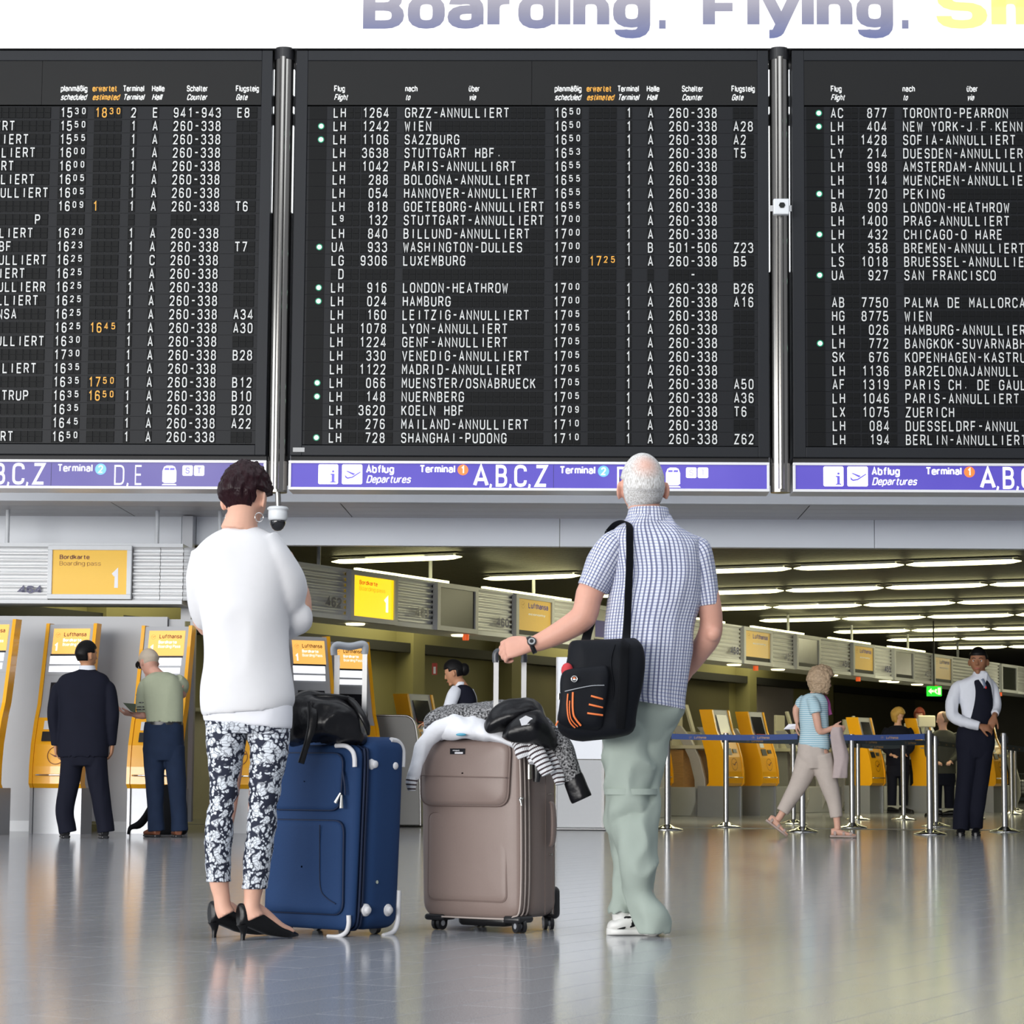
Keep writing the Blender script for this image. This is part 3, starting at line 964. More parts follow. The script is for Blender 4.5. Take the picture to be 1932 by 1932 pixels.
def waysign(label, x0, x1, off, face, lit, what):
    """off = pixel offset of this sign's printing against the middle sign"""
    zt, zb = BX(1000, 871.5)[1], BX(1000, 926.5)[1]
    t = thing('wayfinding_sign', label, 'sign', tuple(MF @ Vector(((x0 + x1) / 2, KP, zb))), group='violet signs under the flight boards')
    m = MB(MF); f = 5 * S
    for a in ((x0, x1, zt - f, zt), (x0, x1, zb, zb + f), (x0, x0 + f, zb + f, zt - f), (x1 - f, x1, zb + f, zt - f)):
        m.box(a[0], a[1], KP - 0.035, KP + 0.30, a[2], a[3])
    bevel(m.obj('frame', M_fr, t), 0.003)
    m = MB(MF); m.box(x0 + f, x1 - f, KP - 0.02, KP + 0.28, zb + f, zt - f); m.obj('face_panel', face, t)
    def bx(px): return cx_s(px) + off
    def cx_s(px): return BX(px, 898)[0]
    zz = lambda py: BX(1000, py + 2.2)[1]
    y = KP - 0.0225
    wm = MB(MF); vm = MB(MF); wmat = E_sw if lit else E_sg
    def sq(a, b_, p, q, mb=wm, yy=y):
        r = 2 * S; xa, xb, za, zb_ = bx(a), bx(b_), zz(q), zz(p)
        mb.add([(xa + r, yy, za), (xb - r, yy, za), (xb, yy, za + r), (xb, yy, zb_ - r), (xb - r, yy, zb_), (xa + r, yy, zb_), (xa, yy, zb_ - r), (xa, yy, za + r)], [tuple(range(8))])
    y2 = y - 0.003
    if 'i' in what:
        for qa, qb in ((601, 638.5), (645.5, 684)):
            w2 = MB(MF); sq(qa, qb, 876, 913.5, w2); w2.obj('pictogram', wmat, t)
        cxx, czz = bx(629), zz(889.5)
        vm.add([(cxx + 2.2 * S * math.cos(a * math.pi / 6), y2, czz + 2.2 * S * math.sin(a * math.pi / 6)) for a in range(12)], [tuple(range(12))])
        for a, b_, p, q in ((626.5, 631.5, 894, 910), (624, 629, 894, 896), (623.8, 634.2, 908.4, 910.4)):
            vm.add([(bx(a), y2, zz(q)), (bx(b_), y2, zz(q)), (bx(b_), y2, zz(p)), (bx(a), y2, zz(p))], [(0, 1, 2, 3)])
        pl = lambda pts: vm.add([(bx(a), y2, zz(b_)) for a, b_ in pts], [tuple(range(len(pts)))])
        pl([(651, 895.5), (656, 900.5), (664, 899.5), (680, 889.5), (681, 891), (665.5, 901.5), (656, 903.5), (652, 901)])
        pl([(652.5, 888.5), (656, 888.3), (671, 893.8), (667, 896.5)])
        word(t, wmat, 'Abflug', (bx(691), y, zz(892.5)), X, Z, 15.5 * S, frame=MF, width=52 * S, th=2.2)
        word(t, wmat, 'Departures', (bx(691.5), y, zz(911)), X, Z, 14.5 * S, frame=MF, width=82 * S, th=1.8, shear=0.22)
        word(t, wmat, 'Terminal', (bx(792), y, zz(891.5)), X, Z, 15 * S, frame=MF, width=66 * S, th=2.3)
    om = MB(MF)
    def circ(mb, a, b_, r, yy=y):
        mb.add([(bx(a) + r * S * math.cos(k * math.pi / 12), yy, zz(b_) + r * S * math.sin(k * math.pi / 12)) for k in range(24)], [tuple(range(24))])
    if 'a' in what:
        circ(om, 873.5, 885.5, 10); om.obj('orange_disc', E_or, t)
        gm = MB(MF); glyph(gm, '1', Vector((bx(870), y2, zz(891.5))), X, Z, 12 * S, 0, th=2.2, w=6.5 * S); gm.obj('lettering', wmat, t)
        am = MB(MF)
        for ch, a, b_ in (('A', 893, 921), ('B', 935, 957), ('C', 970, 993), ('Z', 1009, 1032)):
            glyph(am, ch, Vector((bx(a + 3), y, zz(914))), X, Z, 35 * S, 0, th=1.7, w=(b_ - a - 5) * S)
        for a in (922, 959, 995): glyph(am, ',', Vector((bx(a), y, zz(914))), X, Z, 32 * S, 0, th=1.8, w=12 * S)
        am.obj('lettering', wmat, t)
        ln = MB(MF); xx = bx(1044); ln.box(xx, xx + 0.6 * S, KP - 0.0215, KP - 0.02, zz(922), zz(876)); ln.obj('panel_seam', M_dark, t)
    if 'b' in what:
        bm2 = MB(MF)
        word(t, wmat, 'Terminal', (bx(1056), y, zz(892.5)), X, Z, 15 * S, frame=MF, width=66 * S, th=2.3)
        circ(bm2, 1138.5, 887, 10.5); bm2.obj('blue_disc', E_bl, t)
        gm = MB(MF)
        glyph(gm, '2', Vector((bx(1135), y2, zz(893))), X, Z, 12 * S, 0, th=2.0, w=7 * S); gm.obj('lettering', wmat, t); gm = MB(MF)
        for ch, a, b_ in (('D', 1163, 1184), ('E', 1202, 1219)):
            glyph(gm, ch, Vector((bx(a + 3), y, zz(915))), X, Z, 34 * S, 0, th=1.35 if lit else 1.1, w=(b_ - a - 5) * S)
        glyph(gm, ',', Vector((bx(1186), y, zz(915))), X, Z, 32 * S, 0, th=1.6, w=12 * S)
        gm.obj('lettering', wmat, t)
        # train
        wm.add([(bx(a), y, zz(b_)) for a, b_ in ((1256, 910), (1256, 890), (1259, 882), (1264, 879.5), (1275, 879.5), (1280, 882), (1283, 890), (1283, 910), (1279, 913), (1260, 913))], [tuple(range(10))])
        tb = MB(MF); tb.add([(bx(a), y, zz(b_)) for a, b_ in ((1255, 917), (1284, 917), (1282, 914.3), (1257, 914.3))], [(0, 1, 2, 3)]); tb.obj('train_track', wmat, t)
        for a, b_ in ((1260, 1268.8), (1270.2, 1279)):
            vm.add([(bx(q[0]), y2, zz(q[1])) for q in ((a, 888), (b_, 888), (b_, 884.5), (a + 1, 884.5))], [(0, 1, 2, 3)])
        for qa, qb in ((1294, 1314), (1316, 1336)):
            w2 = MB(MF); sq(qa, qb, 879, 899, w2); w2.obj('pictogram', wmat, t)
        glyph(vm, 'S', Vector((bx(1301), y2, zz(894))), X, Z, 10 * S, 0, th=1.1 if not lit else 0.7, w=6 * S)
        glyph(vm, 'T', Vector((bx(1323), y2, zz(894))), X, Z, 10 * S, 0, th=1.1 if not lit else 0.7, w=6 * S)
    wm.obj('train_pictogram', wmat, t); vm.obj('pictogram_ink', V2, t)
    return t


s0 = BX(545, 898)[0]; s1 = BX(1451.5, 898)[0]
waysign('long dim violet sign reading D, E with train pictogram, under the left flight board', BX(-420, 898)[0], BX(503, 898)[0], BX(109, 898)[0] - BX(1056, 898)[0], V0, False, 'ab')
waysign('long bright violet sign reading A,B,C,Z under the middle flight board', s0, s1, 0.0, V1, True, 'iab')
waysign('long violet sign under the right flight board, cut off by the picture edge', BX(1495.5, 898)[0], BX(2390, 898)[0], BX(1553, 898)[0] - BX(601, 898)[0], V1, True, 'iab')

# ---------------------------------------------------------------- columns between the boards
for pt, pb_, lab in ((536.5, 522, 'polished steel column between left and middle flight boards'), (1471, 1472, 'polished steel column between middle and right flight boards')):
    xt, zt = BX(pt, 98); xb, zb = BX(pb_, 929)
    t = thing('steel_column', lab, 'column', tuple(MF @ Vector(((xt + xb) / 2, KP + 0.02, zb))))
    xc = (xt + xb) / 2
    m = MB(MF); m.smooth = True; m.cyl((xc, KP + 0.03, zb), (xc, KP + 0.03, zt + 0.02), 0.081, seg=40); m.obj('shaft', M_column, t)
    m = MB(MF); m.smooth = True; m.cyl((xc, KP - 0.062, zb + 0.02), (xc, KP - 0.062, zt - 0.06), 0.026, seg=20); m.obj('front_rail', M_column, t)
    m = MB(MF); m.cyl((xc, KP + 0.03, zt - 0.07), (xc, KP + 0.03, zt + 0.03), 0.084, seg=32); m.obj('top_collar', M_black, t)
    m = MB(MF); m.box(xc - 0.06, xc + 0.06, KP + 0.12, KP + 0.4, zb + 0.1, zt); m.obj('dark_backing', M_dark, t)
    z = zb + 0.9 if pt > 1000 else zb + 1.2
    for sgn in (-1, 1):
        m = MB(MF)
        for (a, b_) in ((508, 210), (515, 370), (198, 160), (222, 210)) if False else ((400 + 110 * (pt > 1000), 236), (212, 200), (178, 130)):
            z0, z1 = BX(1000, a)[1], BX(1000, b_)[1]
            xx = xc + sgn * 0.083
            m.box(xx - 0.004, xx + 0.004, KP + 0.02, KP + 0.06, z0, z1)
        m.obj('gap_glow_strip', E_slit, t)  # glowing strips stand in for daylight showing through the gaps
# sensor box on the right column
xb, zb = BX(1471.5, 397)
t = thing('sensor_box', 'small white sensor box clamped on the right steel column', 'sensor', tuple(MF @ Vector((xb, KP - 0.1, zb))))
m = MB(MF); m.box(xb - 15 * S, xb + 15 * S, KP - 0.15, KP - 0.085, zb - 15 * S, zb + 15 * S); bevel(m.obj('box', M_white, t), 0.012, 3)
m = MB(MF); m.prism([(-6 * S, 0), (-3 * S, -5 * S), (3 * S, -5 * S), (6 * S, 0), (3.5 * S, 5 * S), (-3.5 * S, 5 * S)], (xb + 1 * S, KP - 0.149, zb + 2 * S), X, Z, -Yv, 0.008); m.obj('lens_window', M_screen, t)
m = MB(MF); m.box(xb - 20 * S, xb + 20 * S, KP - 0.086, KP - 0.07, zb - 6 * S, zb + 5 * S); m.obj('clamp', M_steel, t)
# dome camera under the left column
xb, zb = BX(524, 980)
t = thing('dome_camera', 'white dome security camera with dark glass under left column', 'camera', tuple(MF @ Vector((xb, KP, zb))))
o_ = Vector((xb, KP, 0))
zz = lambda py: BX(524, py)[1]
m = MB(MF); m.smooth = True; m.cyl((xb + 0.004, KP, zz(958)), (xb - 0.004, KP, zz(924)), 0.023, seg=20); m.obj('pendant_tube', M_column, t)
m = MB(MF); m.smooth = True
m.lathe(o_, [(0.03, zz(955)), (0.072, zz(956)), (0.088, zz(959)), (0.088, zz(961)), (0.076, zz(963)), (0.078, zz(966)), (0.078, zz(979)), (0.070, zz(982))], 32); m.obj('camera_body', M_white, t)
m = MB(MF); m.smooth = True
m.lathe(o_, [(0.066, zz(981)), (0.066, zz(985)), (0.060, zz(991)), (0.046, zz(997)), (0.025, zz(1001)), (0.004, zz(1002))], 32)
m.obj('dark_dome', mat('dark_dome_glass', (0.01, 0.01, 0.012), 0.05, coat=1.0, noise_amt=0.0), t)
# ---------------------------------------------------------------- fluorescent rows in the dark ceiling
ROWS = [(2.45, -1.5, 0.35, 'nearest'), (5.45, -1.5, 6.2, 'second'), (8.85, -1.5, 9.0, 'third'), (12.0, -1.5, 9.0, 'fourth'),
        (15.0, -1.5, 9.0, 'fifth'), (18.5, -1.5, 9.0, 'sixth'), (21.35, -1.5, 9.0, 'seventh'), (24.4, -1.5, 9.0, 'eighth')]
ORD = ['first', 'second', 'third', 'fourth', 'fifth', 'sixth', 'seventh', 'eighth', 'ninth']
lamp0 = None
for e_, r0, r1, nm in ROWS:
    seg_ = 1.42
    joints = [0.52 + seg_ * k for k in range(-2, 12)]
    js = [j for j in joints if r0 <= j < r1 - 0.2]
    if nm == 'nearest': js = [-1.35, -0.35 - 0.62 + 0.0 + 0.0]
    for k, j in enumerate(js):
        lab = 'lit fluorescent tube, %s from the left in the %s ceiling row' % (ORD[min(k, 8)], nm)
        if lamp0 is None:
            t = thing('ceiling_light', lab, 'lamp', group='fluorescent tubes in rows on the dark ceiling')
            m = MB(); m.smooth = True
            L_ = seg_ - 0.03
            m.loft([((q * L_, 0, -0.035), (0, 1, 0), (0, 0, 1), a * 0.036, a * 0.03) for q, a in ((0.0, 0.1), (0.05, 0.55), (0.14, 0.95), (0.5, 1.0), (0.86, 0.95), (0.95, 0.55), (1.0, 0.1))], seg=12, sub=2)
            m.obj('tube', E_tube, t, local=True)
            m = MB(); m.box(0.1, L_ - 0.1, -0.03, 0.03, -0.015, 0.012); m.obj('batten', M_white, t, local=True)
            m = MB(); m.box(0.02, L_ - 0.02, -0.09, 0.09, 0.006, 0.012); m.obj('tube_shield', M_ceil, t, local=True)  # dark plate added to keep the tube's light off the ceiling slats
            lamp0 = t
        else:
            t = copy_tree(lamp0); t['label'] = lab
        p = A0 + E * e_ + R * j
        t.location = (p.x, p.y, 3.105); t.rotation_euler = (0, 0, math.radians(62.5 - 90))

# ---------------------------------------------------------------- fascia above the left counter (frontal part)
KF = 23.6
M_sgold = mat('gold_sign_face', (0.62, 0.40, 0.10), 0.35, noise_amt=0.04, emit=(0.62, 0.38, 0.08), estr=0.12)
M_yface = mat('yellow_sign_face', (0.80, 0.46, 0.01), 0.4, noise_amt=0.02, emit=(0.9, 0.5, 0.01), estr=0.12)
M_yglow = emat('yellow_sign_lit', (1.0, 0.66, 0.0), 1.15)
M_brown = mat('brown_print', (0.16, 0.03, 0.01), 0.5, noise_amt=0)
M_brown2 = mat('tan_print', (0.42, 0.20, 0.02), 0.5, noise_amt=0)
M_wprint = mat('white_print', (0.85, 0.85, 0.9), 0.5, noise_amt=0)
M_blueprint = mat('blue_print', (0.08, 0.07, 0.35), 0.5, noise_amt=0)
M_gscreen = mat('grey_screen_face', (0.18, 0.18, 0.20), 0.25, noise_amt=0.1, scale=8)


def corrug(x0, x1, z0, z1, y, n=8, amp=0.014):
    """corrugated sheet, ribs running along local x"""
    m = MB(); m.smooth = True
    st = n * 6; rows = []
    for i in range(st + 1):
        z = z0 + (z1 - z0) * i / st
        ph = i / 6.0 * 2 * math.pi
        c = math.cos(ph); c = math.copysign(abs(c) ** 0.7, c)
        rows.append([(x0, y - amp * c, z), (x1, y - amp * c, z)])
    m.sheet(rows)
    return m


zt, zb = FR(200, 1029.5, KF)[1], FR(200, 1136.5, KF)[1]
fx = lambda px: FR(px, 1085, KF)[0]
t = thing('counter_fascia', 'pale corrugated metal fascia numbered 464 above the left self-service machines', 'fascia', tuple(MF @ Vector((fx(180), KF, zb))))
cuts = [(-9.5, fx(91.5)), (fx(250.5), fx(301.5)), (fx(302.5), fx(345))]
for a, b_ in cuts:
    m = corrug(a, b_, zb + 0.02, zt - 0.015, KF); m.M = None; m.v = [MF @ v for v in m.v]
    m.obj('corrugated_panel', M_alu, t)
# curved corner joining the two runs
pc = [MF @ Vector((fx(346), KF, 0)), MF @ Vector((fx(365), KF + 0.03, 0)), MF @ Vector((fx(395), KF + 0.2, 0)), MF @ Vector((fx(425), KF + 0.6, 0)), A0 - E * 1.55, A0 - E * 0.9]
def curve_pts(c, sub=5):
    out = []
    for i in range(len(c) - 1):
        p0, p1, p2, p3 = c[max(0, i - 1)], c[i], c[i + 1], c[min(len(c) - 1, i + 2)]
        for k in range(sub):
            u_ = k / sub
            out.append(0.5 * ((2 * p1) + (p2 - p0) * u_ + (2 * p0 - 5 * p1 + 4 * p2 - p3) * u_ ** 2 + (3 * p1 - p0 - 3 * p2 + p3) * u_ ** 3))
    out.append(c[-1]); return out
cp = curve_pts(pc)
m = MB(); m.smooth = True
rows = []
for i in range(49):
    z = zb + 0.02 + (zt - zb - 0.035) * i / 48; c = math.cos(i / 6.0 * 2 * math.pi)
    row = []
    for k, p in enumerate(cp):
        d = (cp[min(k + 1, len(cp) - 1)] - cp[max(k - 1, 0)]).normalized()
        row.append(p + Vector((d.y, -d.x, 0)) * 0.014 * c + Vector((0, 0, z)))
    rows.append(row)
m.sheet(rows); m.obj('curved_corner_panel', M_alu, t)
m = MB(MF)
m.box(-9.5, fx(345), KF - 0.03, KF + 0.5, zt - 0.015, zt + 0.02); m.box(-9.5, fx(345), KF - 0.03, KF + 0.5, zb - 0.015, zb + 0.02); m.obj('edge_trim', M_white, t)
m = MB(MF); m.box(-9.5, fx(345), KF + 0.04, KF + 0.45, zb + 0.02, zt - 0.015); m.obj('fascia_core', M_greyd, t)
word(t, M_ink, '464', MF @ Vector((fx(36), KF - 0.032, FR(60, 1120, KF)[1])), U, Z, 15 * 23.6 / FPX, width=46 * 23.6 / FPX, th=3.0, name='counter_number')
for px in (3, 288.5, 408):
    m = MB(); p = MF @ Vector((FR(px, 990, KF)[0], KF + 0.25, 0))
    m.smooth = True; m.cyl(p + Z * (zt + 0.02), p + Z * 3.1, 0.021, seg=14); m.obj('hanger_rod', M_white, t)
# square post behind
m = MB(MF); a, b_ = FR(346, 1000, 24.3)[0], FR(365, 1000, 24.3)[0]
m.box(a, b_, 24.25, 24.40, 2.0, 3.09); o = m.obj('square_post', M_beam); tag(o, 'grey square post above the curved end of the left fascia', 'post')
# sign on it
a, b_ = fx(92), fx(250); za, zc = FR(170, 1131, KF)[1], FR(170, 1030, KF)[1]
t = thing('boarding_pass_sign', 'unlit yellow sign with white frame and a large 1 on left fascia', 'sign', tuple(MF @ Vector(((a + b_) / 2, KF, za))))
f = 9 * KF / FPX
m = MB(MF)
for q in ((a, b_, zc - f, zc), (a, b_, za, za + f), (a, a + f, za + f, zc - f), (b_ - f, b_, za + f, zc - f)): m.box(q[0], q[1], KF - 0.07, KF - 0.017, q[2], q[3])
bevel(m.obj('frame', M_white, t), 0.004)
m = MB(MF); m.box(a + f, b_ - f, KF - 0.055, KF - 0.02, za + f, zc - f); m.obj('face_panel', M_yface, t)
k = KF / FPX
word(t, M_brown, 'Bordkarte', MF @ Vector((fx(114), KF - 0.0575, FR(140, 1056, KF)[1])), U, Z, 8.6 * k, width=57 * k, th=2.0)
word(t, M_brown2, 'Boarding pass', MF @ Vector((fx(114), KF - 0.0575, FR(140, 1068, KF)[1])), U, Z, 8.6 * k, width=79 * k, th=1.2)
word(t, M_wprint, '1', MF @ Vector((fx(209.5), KF - 0.0575, FR(220, 1114.5, KF)[1])), U, Z, 40 * k, width=19 * k, th=2.6)

# ---------------------------------------------------------------- diagonal fascia above the check-in counters
FB, FT = 2.235, 2.795


def fe(px):                      # pixel column -> distance along the diagonal fascia
    z = 2.5; best = None
    p = PL(px, 1454 - 300, A0, E)
    for _ in range(4):
        py = 1454 - (z - CAM_Z) * FPX / p.y
        p = PL(px, py, A0, E)
    return (p - A0).dot(E)


def DD(e_, r_, z):               # diagonal frame point
    return A0 + E * e_ + R * r_ + Z * z


t = thing('counter_fascia', 'long receding corrugated fascia with screens above the check-in counters', 'fascia', tuple(DD(0, 0, FB)))
fascia = t
signs = [(652, 741, 'boardpass'), (816, 893, 'black'), (965, 1037, 'gold'), (1107, 1152, 'grey'), (1396, 1450, 'gold'), (1496, 1541, 'grey'), (1603, 1644, 'gold'), (1681, 1719, 'grey'), (1756, 1791, 'gold'), (1884, 1914, 'black')]
es = [(fe(a), fe(b_)) for a, b_, _ in signs]
edges = [-0.9] + [q for e_ in es for q in e_] + [34.0]
for i in range(0, len(edges), 2):
    a, b_ = edges[i], edges[i + 1]
    nseg = max(1, round((b_ - a) / 1.6)) if i else 1
    for q in range(nseg):
        x0 = a + (b_ - a) * q / nseg; x1 = a + (b_ - a) * (q + 1) / nseg
        m = corrug(x0 + 0.004, x1 - 0.004, FB + 0.05, FT - 0.02, 0.0)
        m.v = [DD(v.x, -v.y, v.z) for v in m.v]; m.f = [f_[::-1] for f_ in m.f]
        m.obj('corrugated_panel', M_alu, t)
m = MB(MD); m.box(-0.55, 0.03, -0.9, 34, FT - 0.02, FT + 0.005); m.box(-0.55, 0.03, -0.9, 34, FB, FB + 0.05); m.obj('edge_trim', M_white, t)
m = MB(MD); m.box(-0.5, -0.03, -0.9, 34, FB + 0.05, FT - 0.02); m.obj('fascia_core', M_greyd, t)
nums = {0: '462', 1: '461', 2: '460', 4: '458', 5: '457', 6: '456', 7: '455', 8: '454'}
for i, (a, b_) in enumerate(es):
    if i in nums:
        word(t, M_ink, nums[i], DD(a - 0.50, 0.055, FB + 0.12), E, Z, 0.115, width=0.33, th=3.0, name='counter_number', n_off=0.0)
pn = {3: 1096, 2: 954}
def circle(mb, c, u, v, r, seg=20, inner=None):
    c = Vector(c)
    if inner is None:
        mb.add([c + u * (r * math.cos(k * 2 * math.pi / seg)) + v * (r * math.sin(k * 2 * math.pi / seg)) for k in range(seg)], [tuple(range(seg))])
    else:
        vs = []
        for rr in (r, inner): vs += [c + u * (rr * math.cos(k * 2 * math.pi / seg)) + v * (rr * math.sin(k * 2 * math.pi / seg)) for k in range(seg)]
        mb.add(vs, [(k, (k + 1) % seg, seg + (k + 1) % seg, seg + k) for k in range(seg)])


def crane(mb, c, u, v, r, seg=24):
    """ring with a slim flying bird"""
    circle(mb, c, u, v, r, seg, r * 0.93)
    c = Vector(c)
    pts = [(-0.85, 0.28), (-0.2, 0.02), (0.05, 0.02), (0.35, 0.30), (0.62, 0.42), (0.92, 0.36), (0.45, 0.18), (0.15, -0.16), (-0.1, -0.18)]
    mb.add([c + u * (a * r) + v * (b_ * r) for a, b_ in pts], [tuple(range(len(pts)))])


LBL = {0: ('lit yellow boarding pass sign with a large 1, nearest on receding fascia', 'sign'), 1: ('black blank screen right of the lit yellow sign on the fascia', 'screen'),
       2: ('gold airline sign left of the wristwatch arm, on the receding fascia', 'sign'), 3: ('grey blue poster screen behind the man with the shoulder bag', 'screen'),
       4: ('gold airline sign just right of the plaid shirt man', 'sign'), 5: ('grey screen between the gold signs, left of the curly haired woman', 'screen'),
       6: ('gold sign above the jacket carrying woman, on the fascia', 'sign'), 7: ('grey screen on the fascia above the blonde clerk', 'screen'),
       8: ('gold sign on the fascia just left of the male attendant', 'sign'), 9: ('black blank screen on the fascia right of the male attendant', 'screen')}
for i, ((a, b_), (_, _, kind)) in enumerate(zip(es, signs)):
    s = thing('overhead_screen' if LBL[i][1] == 'screen' else 'overhead_sign', LBL[i][0], LBL[i][1], tuple(DD((a + b_) / 2, 0.05, FB)))
    f = 0.055; m = MB(MD)
    x0, x1 = 0.004, 0.07
    m.box(x0, x1, a, b_, FT - f, FT); m.box(x0, x1, a, b_, FB, FB + f); m.box(x0, x1, a, a + f * 1.3, FB + f, FT - f); m.box(x0, x1, b_ - f * 1.3, b_, FB + f, FT - f)
    m.obj('frame', M_greyp, s)
    mm = {'boardpass': M_yglow, 'black': M_screen, 'gold': M_sgold, 'grey': M_gscreen}[kind]
    w_ = b_ - a
    lo = FB + f + (0.06 if kind in ('gold', 'grey') else 0)
    m = MB(MD); m.box(0.005, 0.05, a + f * 1.3, b_ - f * 1.3, lo, FT - f); m.obj('face_panel', mm, s)
    if kind in ('gold', 'grey'):
        m = MB(MD); m.box(0.005, 0.05, a + f * 1.3, b_ - f * 1.3, FB + f, lo); m.obj('dark_strip', M_dark, s)
    if kind == 'boardpass':
        word(s, mat('red_print', (0.6, 0.03, 0.0), 0.5, emit=(0.7, 0.03, 0.0), estr=0.5, noise_amt=0), 'Bordkarte', DD(a + 0.2 * w_, 0.052, FT - 0.15), E, Z, 0.05, width=w_ * 0.38, th=1.9)
        word(s, mat('orange_print', (0.7, 0.25, 0.0), 0.5, emit=(0.85, 0.35, 0.0), estr=0.8, noise_amt=0), 'Boarding pass', DD(a + 0.2 * w_, 0.052, FT - 0.215), E, Z, 0.05, width=w_ * 0.55, th=1.2)
        word(s, E_sw, '1', DD(a + 0.7 * w_, 0.052, FB + 0.11), E, Z, 0.2, width=w_ * 0.14, th=2.6)
    if kind == 'gold':
        m = MB(); crane(m, DD(a + 0.2 * w_, 0.052, FT - 0.13), E, Z, 0.045); m.obj('crest', M_brown2, s)
        word(s, M_blueprint, 'Lufthansa', DD(a + 0.34 * w_, 0.052, FT - 0.165), E, Z, 0.075, width=w_ * 0.52, th=2.0)
        word(s, M_wprint, 'economy', DD(a + 0.34 * w_, 0.052, FT - 0.25), E, Z, 0.03, width=w_ * 0.45, th=2.4)
    if kind == 'grey' and i == 3:
        m = MB(MD); m.box(0.05, 0.053, a + 0.16, b_ - 0.16, FB + 0.14, FT - 0.2); m.obj('blue_picture', M_blueprint, s)
for i, px in enumerate([752, 907, 1046, 1408, 1490, 1590, 1690, 1705, 1750, 1885]):
    e_ = fe(px) if px not in (752, 907) else fe(px) - 0.15
    if i == 0: e_ = fe(700) ;
    m = MB(MD); m.smooth = True
    m.cyl((-0.2, e_, FB + 0.0), (-0.2, e_, FB - 0.018), 0.11, 0.10, seg=20)
    o = m.obj('downlight', E_down, fascia)
for px in (878, 1428, 1622, 1768, 1890):
    e_ = fe(px) + 0.2; m = MB(MD); m.smooth = True; m.cyl((-0.1, e_, FB), (-0.1, e_, FB - 0.07), 0.04, seg=12); m.obj('red_beacon', E_red, fascia)
for e_ in (0.4, 2.9, 5.6, 8.6, 11.6, 14.6, 17.6, 20.6, 23.6):
    m = MB(MD); m.smooth = True; m.cyl((-0.25, e_, FT), (-0.25, e_, 3.13), 0.022, seg=10); m.obj('hanger_rod', M_white, fascia)
# light strip lying on top of the fascia
for k, (e0, e1) in enumerate(((0.9, 3.0), (3.9, 6.3), (9.0, 11.5), (12.6, 14.8), (16, 18), (19, 21))):
    m = MB(MD); m.box(-0.1, -0.05, e0, e1, FT + 0.012, FT + 0.045); m.obj('light_strip', E_tube, fascia)

# ---------------------------------------------------------------- grey partition behind the left machines
KS = 23.75
z1 = FR(170, 1163, KS)[1]
px_ = lambda px: FR(px, 1300, KS)[0]
t = thing('partition_wall', 'long matt grey partition behind the self-service machines', 'partition', tuple(MF @ Vector((px_(170), KS, 0))))
m = MB(MF)
m.box(-9.2, px_(313), KS, KS + 0.12, 0.10, z1); m.obj('main_panel', M_greyp, t)
m = MB(MF); m.box(px_(313) + 0.004, px_(364), KS + 0.05, KS + 0.16, 0.10, z1 - 0.02); m.obj('end_panel', M_greyp, t)
m = MB()
q0 = MF @ Vector((px_(364), KS + 0.08, 0)); q1 = DD(-2.0, -1.0, 0)
d_ = (q1 - q0).normalized(); nn_ = Vector((-d_.y, d_.x, 0))
m.prism([(0, 0.1), ((q1 - q0).length, 0.1), ((q1 - q0).length, z1 - 0.04), (0, z1 - 0.04)], q0, d_, Z, nn_, 0.1); m.obj('return_panel', M_wallb, t)
m = MB(MF)
x_ = -9.0
while x_ < px_(364):
    m.box(x_, x_ + 0.5, KS - 0.03, KS + 0.1, 0.0, 0.10); x_ += 0.9
m.obj('plinth_foot', M_white, t)

# ---------------------------------------------------------------- self-service machines
M_kscr = emat('machine_poster_glow', (1.0, 0.52, 0.12), 0.98)
M_kscr2 = emat('machine_white_glow', (0.95, 0.96, 1.0), 1.05)
M_kdark = mat('machine_touch_screen', (0.02, 0.02, 0.025), 0.1)
M_kred = mat('screen_red', (0.75, 0.08, 0.02), 0.3, emit=(0.8, 0.1, 0.02), estr=0.4, noise_amt=0)


